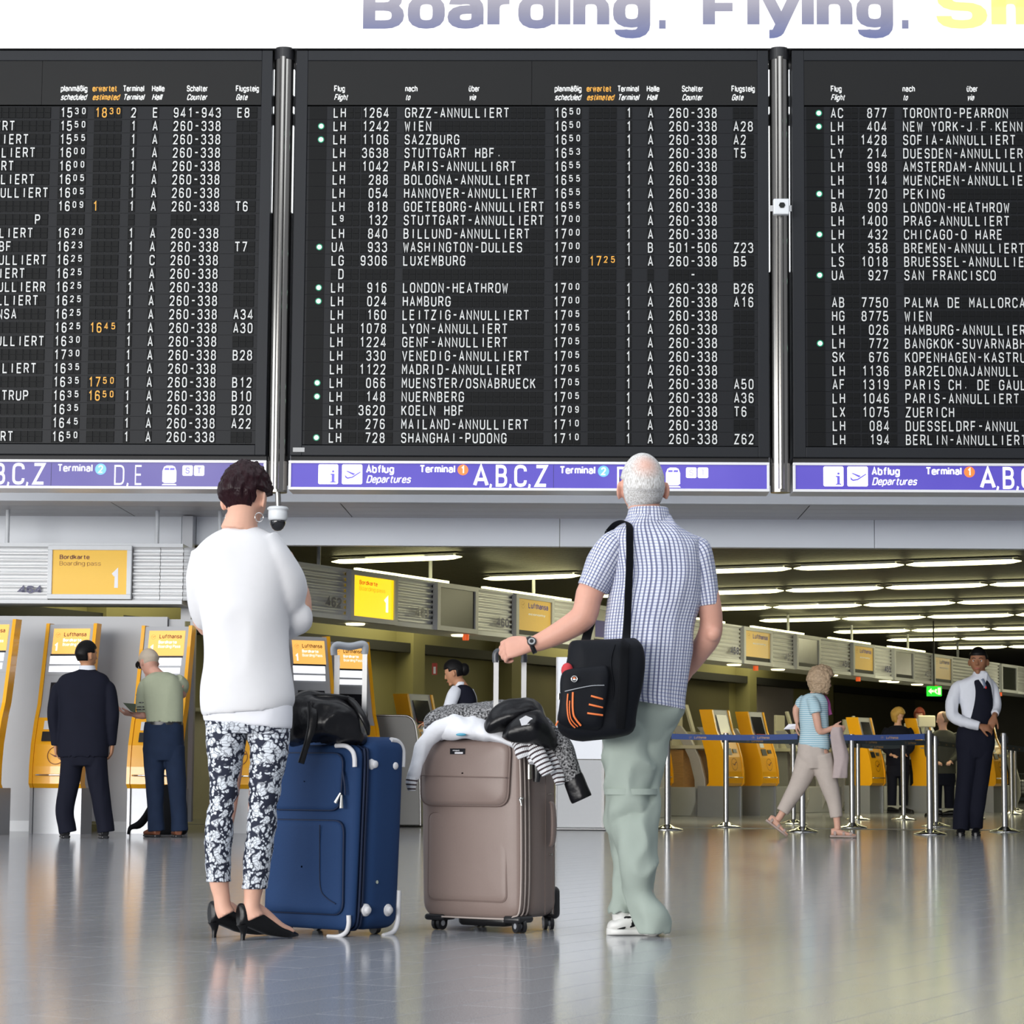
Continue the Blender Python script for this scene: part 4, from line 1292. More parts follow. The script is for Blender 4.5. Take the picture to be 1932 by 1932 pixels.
def machine(name, label, loc, rotz, tall=True, group='yellow self-service machines', back=True):
    t = thing(name, label, 'ticket machine', loc, rotz, group)
    w = 0.25
    # profile of the front (y forward negative), z
    prof = [(-0.02, 0.0), (-0.02, 0.42), (-0.055, 0.46), (-0.05, 0.62), (-0.02, 0.82), (0.05, 1.04), (0.12, 1.19), (0.185, 1.46)]
    if tall: prof += [(0.30, 1.96)]
    B = 0.30 if not tall else 0.20
    def yz(z):
        for (a, za), (b_, zb_) in zip(prof[:-1], prof[1:]):
            if za <= z <= zb_: return a + (b_ - a) * (z - za) / max(zb_ - za, 1e-6)
        return prof[-1][0]
    def body(x0, x1, z0, z1, off, thick):
        zs_ = sorted(set([z0, z1] + [z for _, z in prof if z0 < z < z1]))
        zz_ = []
        for a, b_ in zip(zs_[:-1], zs_[1:]):
            k = 3
            zz_ += [a + (b_ - a) * i / k for i in range(k)]
        zz_.append(z1)
        pts = [(yz(z) + off, z) for z in zz_] + [(yz(z) + off + thick, z) for z in zz_[::-1]]
        m = MB(); n_ = len(pts); h = len(zz_)
        vs = [(x0, a, b_) for a, b_ in pts] + [(x1, a, b_) for a, b_ in pts]
        fs = []
        for i in range(h - 1):
            j = n_ - 1 - i
            fs.append((i, i + 1, j - 1, j)); fs.append((n_ + i, n_ + j, n_ + j - 1, n_ + i + 1))
        fs += [(i, n_ + i, n_ + (i + 1) % n_, (i + 1) % n_) for i in range(n_)]
        m.add(vs, fs); return m
    body(-w + 0.03, w - 0.03, 0.0, 0.42, 0.02, B + 0.12).obj('base', M_base, t, local=True)
    body(-w + 0.035, w - 0.035, 0.42, 1.07, 0.0, B).obj('front_panel', M_orange, t, local=True)
    body(-w + 0.035, w - 0.035, 1.07, 1.47, 0.006, 0.12).obj('control_panel', M_greyp, t, local=True)
    if tall: body(-w + 0.035, w - 0.035, 1.47, 1.95, 0.002, 0.06).obj('poster_panel', M_greyp, t, local=True)
    ztop = 1.96 if tall else 1.47
    for sx in (-1, 1):
        x0, x1 = sorted((sx * w, sx * (w - 0.033)))
        body(x0, x1, 0.42, ztop, -0.012, 0.13 if tall else 0.2).obj('side_fin', M_orange, t, local=True)
        x0, x1 = sorted((sx * w, sx * (w - 0.027)))
        body(x0, x1, 0.0, 0.419, -0.005, B + 0.1).obj('base_cheek', M_base, t, local=True)
    def plate(nm, mm, x0, x1, z0, z1, off, th=0.008):
        ya, yb_ = yz(z0) + off, yz(z1) + off
        m = MB(); m.add([(x0, ya, z0), (x1, ya, z0), (x1, yb_, z1), (x0, yb_, z1), (x0, ya + th, z0), (x1, ya + th, z0), (x1, yb_ + th, z1), (x0, yb_ + th, z1)],
                        [(0, 1, 2, 3), (5, 4, 7, 6), (4, 0, 3, 7), (1, 5, 6, 2), (3, 2, 6, 7), (4, 5, 1, 0)])
        return m.obj(nm, mm, t, local=True)
    fr = lambda x, z, off: Vector((x, yz(z) + off, z))
    plate('touch_screen', M_kdark, -0.145, 0.145, 1.13, 1.40, -0.004)
    plate('screen_picture', M_kred, -0.135, 0.135, 1.15, 1.19, -0.008)
    plate('card_reader', M_white, -0.15, -0.04, 0.96, 1.04, -0.008)
    plate('slot', M_black, -0.155, -0.02, 0.85, 0.94, -0.012)
    plate('slot', M_black, 0.03, 0.13, 0.88, 0.93, -0.012)
    m = MB(); m.smooth = True
    m.tube([(-0.21, -0.03, 0.54), (-0.15, -0.095, 0.54), (0, -0.11, 0.54), (0.15, -0.095, 0.54), (0.21, -0.03, 0.54)], 0.008, seg=8); m.obj('foot_rail', M_chrome, t, local=True)
    m = MB(); vv = Vector((0, yz(0.78) - yz(0.66), 0.12)).normalized(); crane(m, fr(0, 0.72, -0.008), X, vv, 0.085); m.obj('crest', M_brown, t, local=True)
    if tall:
        vv = Vector((0, yz(1.9) - yz(1.5), 0.4)).normalized()
        plate('poster', M_kscr, -0.17, 0.185, 1.67, 1.91, -0.004)
        plate('poster_strip', M_black, -0.18, 0.18, 1.652, 1.668, -0.005)
        plate('notice', M_kscr2, -0.18, 0.17, 1.575, 1.65, -0.004)
        plate('notice', M_kscr2, -0.18, 0.165, 1.50, 1.555, -0.004)
        word(t, M_brown, 'Lufthansa', fr(-0.065, 1.835, -0.0065), X, vv, 0.042, width=0.22, th=1.9)
        word(t, E_sw, 'Bordkarte', fr(-0.07, 1.785, -0.0065), X, vv, 0.032, width=0.18, th=2.4)
        word(t, E_sw, 'Boarding Pass', fr(-0.07, 1.745, -0.0065), X, vv, 0.03, width=0.22, th=1.6)
        word(t, E_sw, '1', fr(-0.155, 1.69, -0.0065), X, vv, 0.085, width=0.045, th=2.6)
        m = MB(); crane(m, fr(-0.125, 1.85, -0.0065), X, vv, 0.022, 16); m.obj('crest', M_brown2, t, local=True)
    return t


for px, py, lab, rz, dy in ((99, 1574, 'yellow self-service machine behind the man in dark suit', 10, 0), (284, 1574, 'yellow self-service machine used by the man in beige cap', 10, 0),
                        (447, 1573, 'yellow self-service machine glimpsed between the legs of the floral trousers', 8, 0.2), (-62, 1576, 'yellow self-service machine at the left picture edge', 13, 0)):
    p = G(px, py); p.y += 0.15
    machine('ticket_machine', lab, tuple(p), math.radians(rz * -1.0))
for px, Y, lab, rz in ((597, 24.9, 'yellow self-service machine right behind the woman in white', 28), (676, 26.0, 'yellow self-service machine seen through the blue suitcase handle', 30)):
    p = P(px, 1500, Y); p.z = 0
    machine('ticket_machine', lab, tuple(p), math.radians(rz))

# ---------------------------------------------------------------- check-in counters along the diagonal
M_fin = mat('counter_fin_metal', (0.42, 0.41, 0.38), 0.35, metal=0.25, noise_amt=0.05)


def counter(label, e_, length=1.75, r_=0.55):
    t = thing('check_in_counter', label, 'counter', tuple(DD(e_, r_, 0)), math.radians(62.5 - 90), 'check-in counters along the receding line')
    # local: x = out towards the hall, y = along
    m = MB(); m.box(-0.75, 0.0, 0, length, 0.0, 0.40); bevel(m.obj('base_block', M_greyp, t, local=True), 0.01)
    m = MB(); m.box(-0.75, -0.30, 0.05, length - 0.05, 0.40, 0.92); m.obj('front_recess', M_wood if length > 1.9 else M_greyd, t, local=True)
    m = MB(); m.box(-0.80, 0.05, -0.02, length * 0.62, 0.93, 0.98); bevel(m.obj('desk_top', M_beige, t, local=True), 0.008)
    m = MB(); m.box(-0.85, -0.45, 0.0, length, 0.98, 1.18); m.obj('desk_back', M_beige, t, local=True)
    for y in (0.0, length * 0.45, length - 0.06):
        m = MB()
        arc = [(-0.02, 0.0), (0.06, 0.2), (0.05, 0.5), (-0.03, 0.8), (-0.16, 1.05), (-0.32, 1.25)]
        pts = arc + [(a - 0.16, b_) for a, b_ in arc[::-1]]
        n_ = len(pts); vs = [(a, y, b_) for a, b_ in pts] + [(a, y + 0.06, b_) for a, b_ in pts]; h = len(arc)
        fs = []
        for i in range(h - 1):
            j = n_ - 1 - i; fs.append((i, j, j - 1, i + 1)); fs.append((n_ + i, n_ + i + 1, n_ + j - 1, n_ + j))
        fs += [(i, (i + 1) % n_, n_ + (i + 1) % n_, n_ + i) for i in range(n_)]
        m.add(vs, fs); bevel(m.obj('curved_fin', M_fin, t, local=True), 0.006)
    m = MB(); m.box(-0.62, -0.58, 0.3, 0.68, 1.2, 1.5); m.add([(-0.6, 0.46, 0.98), (-0.6, 0.52, 0.98), (-0.6, 0.52, 1.22), (-0.6, 0.46, 1.22), (-0.57, 0.46, 0.98), (-0.57, 0.52, 0.98), (-0.57, 0.52, 1.22), (-0.57, 0.46, 1.22)], [(0, 1, 2, 3), (4, 7, 6, 5), (0, 3, 7, 4), (1, 5, 6, 2)])
    bevel(m.obj('monitor', M_beige, t, local=True), 0.01)
    m = MB(); m.slab((-0.5, 1.0, 0.98), (0, 1, 0), (-0.3, 0, 1), 0.1, 0.62, 0.03); m.obj('leaning_arm', M_beige, t, local=True)
    m = MB(); m.ball((-0.2, 0.9, 1.03), 0.045, 0.045, 0.035, 10, 6); m.obj('green_button', mat('green_button', (0.02, 0.3, 0.16), 0.3), t, local=True)
    return t


for e_, ln, lab in ((0.2, 1.5, 'nearest check-in counter, above the dark grey rounded desk end'), (6.3, 1.7, 'check-in counter with monitor behind the taupe suitcase'),
                    (9.2, 2.1, 'check-in counter with curved fins right beside the plaid shirt man'), (13.2, 1.7, 'check-in counter with curved fins behind the curly haired woman'),
                    (16.3, 1.7, 'check-in counter left of the blonde clerk'), (19.5, 1.8, 'check-in counter behind the male attendant'), (23.0, 1.8, 'farthest check-in counter by the right picture edge')):
    counter(lab, e_, ln, -0.45 if e_ < 1 else 0.55)
for px, py, lab in ((1381, 1541, 'short yellow machine left, of the two beside the curly haired woman'), (1447, 1539, 'short yellow machine right, of the two beside the curly haired woman'),
                    (1652, 1534, 'short yellow machine between the draped mauve jacket and the blonde clerk'), (1762, 1534, 'short yellow machine behind the twin queue posts'), (1884, 1533, 'short yellow machine right of the male attendant')):
    p = G(px, py)
    machine('check_in_machine', lab, tuple(p), math.radians(56), tall=False, group='short yellow check-in machines')
t = machine('check_in_machine', 'short yellow machine behind the handle of the taupe suitcase', tuple(DD(4.6, 0.3, 0)), math.radians(56), tall=False, group='short yellow check-in machines')
machine('check_in_machine', 'short yellow machine left of the dark-haired vest clerk', tuple(DD(2.0, 0.3, 0)), math.radians(56), tall=False, group='short yellow check-in machines')
machine('check_in_machine', 'short yellow machine just left of the white totem', tuple(DD(8.35, 0.3, 0)), math.radians(56), tall=False, group='short yellow check-in machines')

# back tables / shelf walls behind the counters
m = MB(MD); m.box(-3.2, -3.05, 1.5, 10.5, 0, 1.28); m.box(-3.25, -2.6, 1.5, 10.5, 1.28, 1.32)
tag(m.obj('back_counter', M_beige), 'long beige back counter behind the vest clerk', 'counter')
m = MB(MD); m.box(-3.2, -3.05, 12.0, 30, 0, 1.2); m.box(-3.25, -2.6, 12.0, 30, 1.2, 1.24)
tag(m.obj('back_counter', M_beige), 'long beige back counter behind the clerks at right', 'counter')

# rounded dark grey desk end behind the suitcases
p0, p1 = G(690, 1560), G(797, 1561)
t = thing('desk_end', 'dark grey rounded desk end with bright edge behind the blue suitcase', 'desk', tuple(p0))
W_ = (p1 - p0).length
H_ = P(740, 1350, p0.y).z
pts = [(0, 0.02), (W_ * 0.96, 0.02), (W_ * 0.93, H_ * 0.55), (W_ * 0.87, H_ * 0.86), (W_ * 0.82, H_ * 0.95), (W_ * 0.74, H_ * 0.99), (W_ * 0.6, H_), (0, H_)]
m = MB(); m.prism(pts, p0, X, Z, Yv, 0.9); bevel(m.obj('body', M_greyd, t), 0.01)
m = MB(); m.smooth = True; m.tube([p0 + X * a + Z * b_ - Yv * 0.004 for a, b_ in pts[1:]], 0.011, seg=8, sub=2); m.obj('bright_edge', M_steel, t)

# white totem behind the bag
p0, p1 = G(1050, 1566), G(1134, 1566)
H_ = P(1090, 1240, p0.y).z
t = thing('information_totem', 'tall white information totem behind the black shoulder bag', 'totem', tuple(p0))
W_ = (p1 - p0).length
m = MB(); m.box(p0.x, p1.x, p0.y, p0.y + 0.06, 0.03, H_ * 0.405); m.obj('lower_panel', M_white, t)
m = MB(); m.box(p0.x, p1.x, p0.y, p0.y + 0.06, H_ * 0.41, H_); m.obj('upper_panel', mat('totem_white_glow', (0.8, 0.82, 0.85), 0.4, emit=(0.85, 0.9, 1), estr=0.35, noise_amt=0), t)
m = MB(); m.box(p1.x, p1.x + 0.025, p0.y - 0.01, p0.y + 0.07, 0.0, H_); m.box(p0.x - 0.012, p0.x, p0.y - 0.01, p0.y + 0.07, 0.0, H_); m.obj('side_rail', M_steel, t)
m = MB(); m.box(p0.x - 0.05, p1.x + 0.14, p0.y - 0.12, p0.y + 0.2, 0, 0.028); bevel(m.obj('foot_plate', M_steel, t), 0.01)

# green exit sign
p = P(1763, 1313, 41.0); q = P(1784, 1293, 41.0)
t = thing('exit_sign', 'small lit green exit sign hanging left of the male attendant', 'sign', tuple(p))
dxs = 14 * 41 / FPX; dzs = 9.5 * 41 / FPX; c = (p + q) / 2; c.x = P(1763, 1304, 41).x; c.z = P(1763, 1304, 41).z
m = MB(); m.box(c.x - dxs, c.x + dxs, c.y, c.y + 0.06, c.z - dzs, c.z + dzs); bevel(m.obj('light_box', emat('exit_green_glow', (0.02, 0.62, 0.03), 1.3), t), 0.01)
m = MB(); y = c.y - 0.004
def ex(pts): m.add([(c.x + a * dxs, y, c.z + b_ * dzs) for a, b_ in pts], [tuple(range(len(pts)))])
ex([(-0.85, 0), (-0.4, 0.6), (-0.4, 0.22), (-0.1, 0.22), (-0.1, -0.22), (-0.4, -0.22), (-0.4, -0.6)])
ex([(0.45, -0.7), (0.85, -0.7), (0.85, 0.7), (0.45, 0.7)])
ex([(-0.05, -0.15), (0.35, -0.6), (0.42, -0.45), (0.22, -0.1), (0.38, 0.3), (0.2, 0.45), (0.0, 0.2)])
m.obj('running_figure', emat('exit_white_glow', (0.85, 1, 0.6), 1.2), t)
m = MB(); m.cyl((c.x, c.y + 0.03, c.z + dzs), (c.x, c.y + 0.03, 3.13), 0.012, seg=8); m.obj('hanger', M_dark, t)
# fire point sign on the back wall
p = P(820, 1262, 31.3)
t = thing('fire_point_sign', 'small red and white fire point sign above the vest clerk', 'sign', tuple(p))
s_ = 31.3 / FPX
m = MB(); m.box(p.x - 5 * s_, p.x + 5 * s_, p.y, p.y + 0.02, p.z - 11 * s_, p.z + 11 * s_); m.obj('plate', mat('fire_red', (0.45, 0.03, 0.015), 0.5), t)
m = MB(); m.box(p.x - 2.2 * s_, p.x + 2.2 * s_, p.y - 0.004, p.y, p.z - 9 * s_, p.z + 4 * s_); m.obj('symbol', M_wprint, t)

# ---------------------------------------------------------------- queue posts and belts
M_belt = mat('blue_belt_webbing', (0.015, 0.055, 0.24), 0.6, noise_amt=0.1, scale=60)
M_belt2 = mat('slate_belt_webbing', (0.05, 0.065, 0.075), 0.6, noise_amt=0.1, scale=60)
M_tan = mat('tan_print2', (0.5, 0.3, 0.12), 0.5, noise_amt=0)
posts = {}
PL_ = [(1259, 1566, 'behind the green trousers of the plaid shirt man'), (1370, 1561, 'standing alone between trousers and walking woman'), (1497, 1555, 'slim and farther back, left of the walking woman trousers'),
       (1514, 1570, 'between the feet of the walking woman'), (1608, 1562, 'right of the draped jacket, front of a pair'), (1619, 1547, 'right of the draped jacket, back of a pair'),
       (1705, 1547, 'standing alone before the blonde clerk'), (1755, 1575, 'tallest, at the right end of the blue belt'), (1766, 1560, 'close behind the tallest post'),
       (1896, 1570, 'right of the male attendant, front of three'), (1909, 1537, 'right of the male attendant, middle of three'), (1916, 1531, 'right of the male attendant, back of three'), (1836, 1545, 'glimpsed behind the shoes of the male attendant')]
q0 = None
for i, (px, py, lab) in enumerate(PL_):
    p = G(px, py)
    if q0 is None:
        q0 = thing('queue_post', '', 'barrier post', group='steel belt barrier posts')
        m = MB(); m.smooth = True
        m.lathe((0, 0, 0), [(0.165, 0.0), (0.168, 0.006), (0.160, 0.014), (0.12, 0.026), (0.07, 0.042), (0.042, 0.055), (0.034, 0.06)], 28); m.obj('base', M_chrome, q0, local=True)
        m = MB(); m.smooth = True; m.cyl((0, 0, 0.055), (0, 0, 1.02), 0.031, seg=20); m.obj('tube', M_steel, q0, local=True)
        m = MB(); m.smooth = True; m.cyl((0, 0, 1.018), (0, 0, 1.045), 0.032, 0.029, seg=20); m.obj('cap', M_steel, q0, local=True)
        m = MB(); m.box(-0.045, -0.028, -0.012, 0.012, 0.94, 1.01); m.box(0.028, 0.045, -0.012, 0.012, 0.94, 1.01); m.obj('belt_clip', M_black, q0, local=True)
        t = q0
    else:
        t = copy_tree(q0)
    t['label'] = 'steel queue post ' + lab
    t.location = p; posts[i] = p


def belt(label, ids, zt, mm, txt, tm):
    pts = [posts[i] if not isinstance(i, Vector) else i for i in ids]
    t = thing('barrier_belt', label, 'barrier belt', tuple(pts[0]))
    for a, b_ in zip(pts[:-1], pts[1:]):
        d = (b_ - a); ln = d.length; d = d.normalized(); nn = Vector((-d.y, d.x, 0))
        a2 = a + d * 0.045; ln -= 0.09
        n_ = 8; rows = [[], []]; rb = []
        vs = []
        for k in range(n_ + 1):
            u_ = k / n_; sag = -0.012 * 4 * u_ * (1 - u_)
            for off, zz in ((0.0015, zt - 0.058), (-0.0015, zt - 0.058), (-0.0015, zt), (0.0015, zt)):
                vs.append(a2 + d * (ln * u_) + nn * off + Z * (zz + sag))
        fs = [(4 * k + i, 4 * k + (i + 1) % 4, 4 * k + 4 + (i + 1) % 4, 4 * k + 4 + i) for k in range(n_) for i in range(4)]
        m = MB(); m.add(vs, fs); m.obj('webbing', mm, t)
        nw = max(1, int(ln / 0.47))
        for k in range(nw):
            s0 = ln * (k + 0.5) / nw - 0.09
            u_ = (s0 + 0.09) / ln; sag = -0.012 * 4 * u_ * (1 - u_)
            c = a2 + d * s0 - nn * 0.0025 + Z * (zt - 0.044 + sag)
            w_ = MB(); text(w_, 'Lufthansa', c + d * 0.0, d, Z, 0.026, width=0.13, th=1.9)
            crane(w_, c - d * 0.045 + Z * 0.013, d, Z, 0.014, 12)
            w_.obj('belt_lettering', tm, t)
    return t


belt('blue printed barrier belt across the walking woman waist', [0, 3, 7], 1.012, M_belt, 'x', M_tan)
belt('slate grey barrier belt behind the blue one', [1, 4, 8], 1.0, M_belt2, 'x', M_tan)
belt('slate grey barrier belt ending at the lone post before blonde clerk', [2, 5, 6], 1.0, M_belt2, 'x', M_tan)
belt('slate grey barrier belt from the twin posts past the attendant', [8, G(1832, 1552)], 0.995, M_belt2, 'x', M_tan)
belt('slate grey barrier belt leaving the picture at right', [9, G(1990, 1556)], 0.93, M_belt2, 'x', M_tan)
# ---------------------------------------------------------------- people
def skinmat(name, c):
    m = mat(name, c, 0.5, noise_amt=0.10, scale=18, spec=0.35)
    m.node_tree.nodes['Principled BSDF'].inputs['Subsurface Weight'].default_value = 0.08
    m.node_tree.nodes['Principled BSDF'].inputs['Subsurface Radius'].default_value = (0.02, 0.008, 0.004)
    return m


SK_m = skinmat('skin_ruddy', (0.62, 0.33, 0.25))
SK_w = skinmat('skin_fair', (0.66, 0.38, 0.28))
SK_a = skinmat('skin_tan', (0.50, 0.25, 0.14))
SK_b = skinmat('skin_brown', (0.30, 0.135, 0.07))
M_lip = mat('lip_tone', (0.42, 0.12, 0.09), 0.45, noise_amt=0)
M_eyew = mat('eye_white', (0.75, 0.74, 0.72), 0.2, noise_amt=0)
M_eyed = mat('eye_dark', (0.02, 0.012, 0.01), 0.15, noise_amt=0)


def hframe(face, up=(0, 0, 1)):
    f = Vector(face).normalized(); u = Vector(up).normalized()
    r = f.cross(u).normalized(); u = r.cross(f).normalized()
    return r, f, u


def head_pt(d):
    """radius point of the skull/face for direction d in head space (x right, y front, z up), metres for an average head"""
    x, y, z = d.x * 0.076, d.y * 0.095, d.z * 0.117
    if z < 0:
        t = -z / 0.117
        x *= 1 - 0.36 * t ** 1.6
        if y > 0: y = y * (1 + 0.05 * t) 
        else: y *= 1 - 0.42 * t ** 0.9
        if y > 0: z *= 1.0 + 0.03
    if y > 0.055: y = 0.055 + (y - 0.055) * 0.82
    if z > 0 and y < 0: y *= 1.06
    # eye sockets
    for sx in (-1, 1):
        q = ((x - sx * 0.031) ** 2 + (z - 0.006) ** 2) / 0.00022
        if y > 0.03: y -= 0.009 * math.exp(-q)
    return Vector((x, y, z))


def sphere_dirs(seg, rings):
    return [[Vector((math.sin(math.pi * k / rings) * math.cos(2 * math.pi * i / seg), math.sin(math.pi * k / rings) * math.sin(2 * math.pi * i / seg), math.cos(math.pi * k / rings)))
             for i in range(seg)] for k in range(rings + 1)]


def closed_grid(mb, rows):
    w = len(rows[0]); h = len(rows)
    vs = [p for r in rows for p in r]
    mb.add(vs, [(k * w + i, (k + 1) * w + i, (k + 1) * w + (i + 1) % w, k * w + (i + 1) % w) for k in range(h - 1) for i in range(w)])


def add_head(mb, c, face, up=(0, 0, 1), k=1.0):
    r, f, u = hframe(face, up); c = Vector(c)
    T = lambda p: c + (r * p.x + f * p.y + u * p.z) * k
    closed_grid(mb, [[T(head_pt(d)) for d in row] for row in sphere_dirs(28, 20)])
    Rm = Matrix((r, f, u)).transposed()
    for (x, y, z, a, b, e) in ((0, 0.088, -0.012, 0.010, 0.018, 0.026), (0, 0.099, -0.026, 0.016, 0.014, 0.011), (0, 0.082, -0.060, 0.026, 0.011, 0.006),
                               (0, 0.080, -0.070, 0.020, 0.010, 0.006), (0, 0.070, -0.098, 0.024, 0.020, 0.016), (-0.031, 0.076, 0.022, 0.022, 0.010, 0.007), (0.031, 0.076, 0.022, 0.022, 0.010, 0.007)):
        mb.ball(T(Vector((x, y, z))), a * k, b * k, e * k, 12, 8, R=Rm)
    for sx in (-1, 1):
        Re = Rm @ Matrix.Rotation(sx * 0.55, 3, 'Z')
        mb.ball(T(Vector((sx * 0.084, -0.008, -0.012))), 0.0075 * k, 0.020 * k, 0.034 * k, 12, 8, R=Re)
        mb.ball(T(Vector((sx * 0.076, 0.0, -0.010))), 0.010 * k, 0.012 * k, 0.022 * k, 10, 6, R=Re)
    return T


def face_bits(parent, T, k, r, f, u, brow=None):
    for sx in (-1, 1):
        m = MB(); m.smooth = True
        m.m = 0; m.ball(T(Vector((sx * 0.031, 0.0655, 0.005))), 0.0125 * k, seg=12, rings=8)
        m.m = 1; m.ball(T(Vector((sx * 0.031, 0.0722, 0.005))), 0.0072 * k, seg=10, rings=6)
        m.obj('eye', [M_eyew, M_eyed], parent)
        if brow:
            m = MB(); m.smooth = True
            m.tube([T(Vector((sx * 0.014, 0.089, 0.024))), T(Vector((sx * 0.032, 0.087, 0.029))), T(Vector((sx * 0.05, 0.075, 0.024)))], [0.003 * k, 0.0035 * k, 0.002 * k], seg=6); m.obj('eyebrow', brow, parent)
    m = MB(); m.smooth = True
    m.tube([T(Vector((-0.024, 0.086, -0.064))), T(Vector((0, 0.0945, -0.0655))), T(Vector((0.024, 0.086, -0.064)))], [0.003 * k, 0.006 * k, 0.003 * k], seg=8); m.obj('mouth', M_lip, parent)


def add_hair(parent, name, m_, c, face, up, k, fn, seg=48, rings=36, smooth=True):
    """fn(direction) -> hair thickness in metres (negative: none)"""
    r, f, u = hframe(face, up); c = Vector(c)
    mb = MB(); mb.smooth = smooth; rows = []
    for row in sphere_dirs(seg, rings):
        out = []
        for d in row:
            p = head_pt(d); t = fn(d, p)
            n_ = Vector((p.x / 0.076 ** 2, p.y / 0.095 ** 2, p.z / 0.117 ** 2)).normalized()
            p = p + n_ * t if t > 0 else p * 0.88
            out.append(c + (r * p.x + f * p.y + u * p.z) * k)
        rows.append(out)
    closed_grid(mb, rows)
    return mb.obj(name, m_, parent)


def hand(mb, wrist, d, pn, k=1.0, curl=(0.3, 0.4, 0.3), side=1, spread=0.05, thumb=0.7, thumb_curl=0.3):
    """d: direction wrist->knuckles, pn: the way the palm faces; side: +1 thumb towards d x pn"""
    w = Vector(wrist); d = Vector(d).normalized(); pn = Vector(pn); pn = (pn - d * pn.dot(d)).normalized()
    s = d.cross(pn).normalized() * side
    L_ = 0.092 * k
    mb.loft([(w - d * 0.01, s, pn, 0.027 * k, 0.020 * k), (w + d * L_ * 0.3, s, pn, 0.036 * k, 0.018 * k), (w + d * L_ * 0.75, s, pn, 0.042 * k, 0.0155 * k), (w + d * L_, s, pn, 0.040 * k, 0.012 * k)], seg=16, sub=3)
    for i, (off, ln, rr) in enumerate(((0.030, 0.92, 0.0092), (0.0105, 1.0, 0.0096), (-0.0095, 0.95, 0.0092), (-0.029, 0.78, 0.0082))):
        p = w + d * (L_ * (0.93 - 0.03 * abs(i - 1))) + s * off * k
        dr = (d + s * spread * (1.5 - i)).normalized(); ax = None
        pts = [p - d * 0.012 * k]; ang = 0
        pts.append(p)
        for j, (sl, cu) in enumerate(zip((0.044, 0.027, 0.021), curl)):
            ang += cu * (1 + 0.06 * i)
            dv = dr * math.cos(ang) + pn * math.sin(ang)
            p = p + dv * sl * ln * k; pts.append(p)
        mb.tube(pts, [rr * k, rr * 1.04 * k, rr * 0.98 * k, rr * 0.88 * k, rr * 0.72 * k], seg=10, sub=2)
    p = w + d * 0.022 * k + s * 0.026 * k
    dv = (d * math.cos(thumb) + s * math.sin(thumb) + pn * 0.25).normalized()
    q = p + dv * 0.046 * k; dv2 = (dv * math.cos(thumb_curl) + (d * 0.8 - s * 0.2 + pn * 0.4).normalized() * math.sin(thumb_curl)).normalized()
    q2 = q + dv2 * 0.03 * k; q3 = q2 + dv2 * 0.024 * k
    mb.tube([w + d * 0.01 * k + s * 0.012 * k, p, q, q2, q3], [0.014 * k, 0.0145 * k, 0.0115 * k, 0.0105 * k, 0.008 * k], seg=10, sub=2)


def PR(px, py, D, dy=0.0):
    return P(px, py, D + dy)


def rings_px(rows, D):
    """rows of (py, xl, xr, ry, dy) -> loft rings"""
    out = []
    for row in rows:
        py, xl, xr, ry, dy = row[:5]
        c = P((xl + xr) / 2, py, D + dy)
        ax = (P(xr, py + (row[5] if len(row) > 5 else 0), D + dy) - P(xl, py - (row[5] if len(row) > 5 else 0), D + dy))
        out.append((c, ax.normalized(), Yv, ax.length / 2, ry, row[6] if len(row) > 6 else 2.2))
    return out


def plaid(name):
    m = bpy.data.materials.new(name); m.use_nodes = True
    nt = m.node_tree; n = nt.nodes; L = nt.links; b = n['Principled BSDF']
    b.inputs['Roughness'].default_value = 0.8; b.inputs['Specular IOR Level'].default_value = 0.2
    uv = n.new('ShaderNodeTexCoord'); sp = n.new('ShaderNodeSeparateXYZ'); L.new(uv.outputs['UV'], sp.inputs[0])
    def stripe(out, freq, wd, ph=0.0):
        a = n.new('ShaderNodeMath'); a.operation = 'MULTIPLY_ADD'; a.inputs[1].default_value = freq; a.inputs[2].default_value = ph; L.new(out, a.inputs[0])
        f_ = n.new('ShaderNodeMath'); f_.operation = 'FRACT'; L.new(a.outputs[0], f_.inputs[0])
        c = n.new('ShaderNodeMath'); c.operation = 'LESS_THAN'; c.inputs[1].default_value = wd; L.new(f_.outputs[0], c.inputs[0])
        return c.outputs[0]
    v1 = stripe(sp.outputs[0], 78, 0.36); h1 = stripe(sp.outputs[1], 84, 0.30); v2 = stripe(sp.outputs[0], 21, 0.10, 0.3); h2 = stripe(sp.outputs[1], 23, 0.12)
    col = (0.66, 0.68, 0.76, 1)
    prev = None
    for fac, cc, amt in ((h1, (0.28, 0.32, 0.52, 1), 0.85), (v1, (0.06, 0.07, 0.17, 1), 0.80), (v2, (0.03, 0.03, 0.10, 1), 0.35)):
        mm = n.new('ShaderNodeMath'); mm.operation = 'MULTIPLY'; mm.inputs[1].default_value = amt; L.new(fac, mm.inputs[0])
        mx = n.new('ShaderNodeMix'); mx.data_type = 'RGBA'; L.new(mm.outputs[0], mx.inputs['Factor'])
        if prev is None: mx.inputs['A'].default_value = col
        else: L.new(prev, mx.inputs['A'])
        mx.inputs['B'].default_value = cc; prev = mx.outputs['Result']
    L.new(prev, b.inputs['Base Color'])
    return m


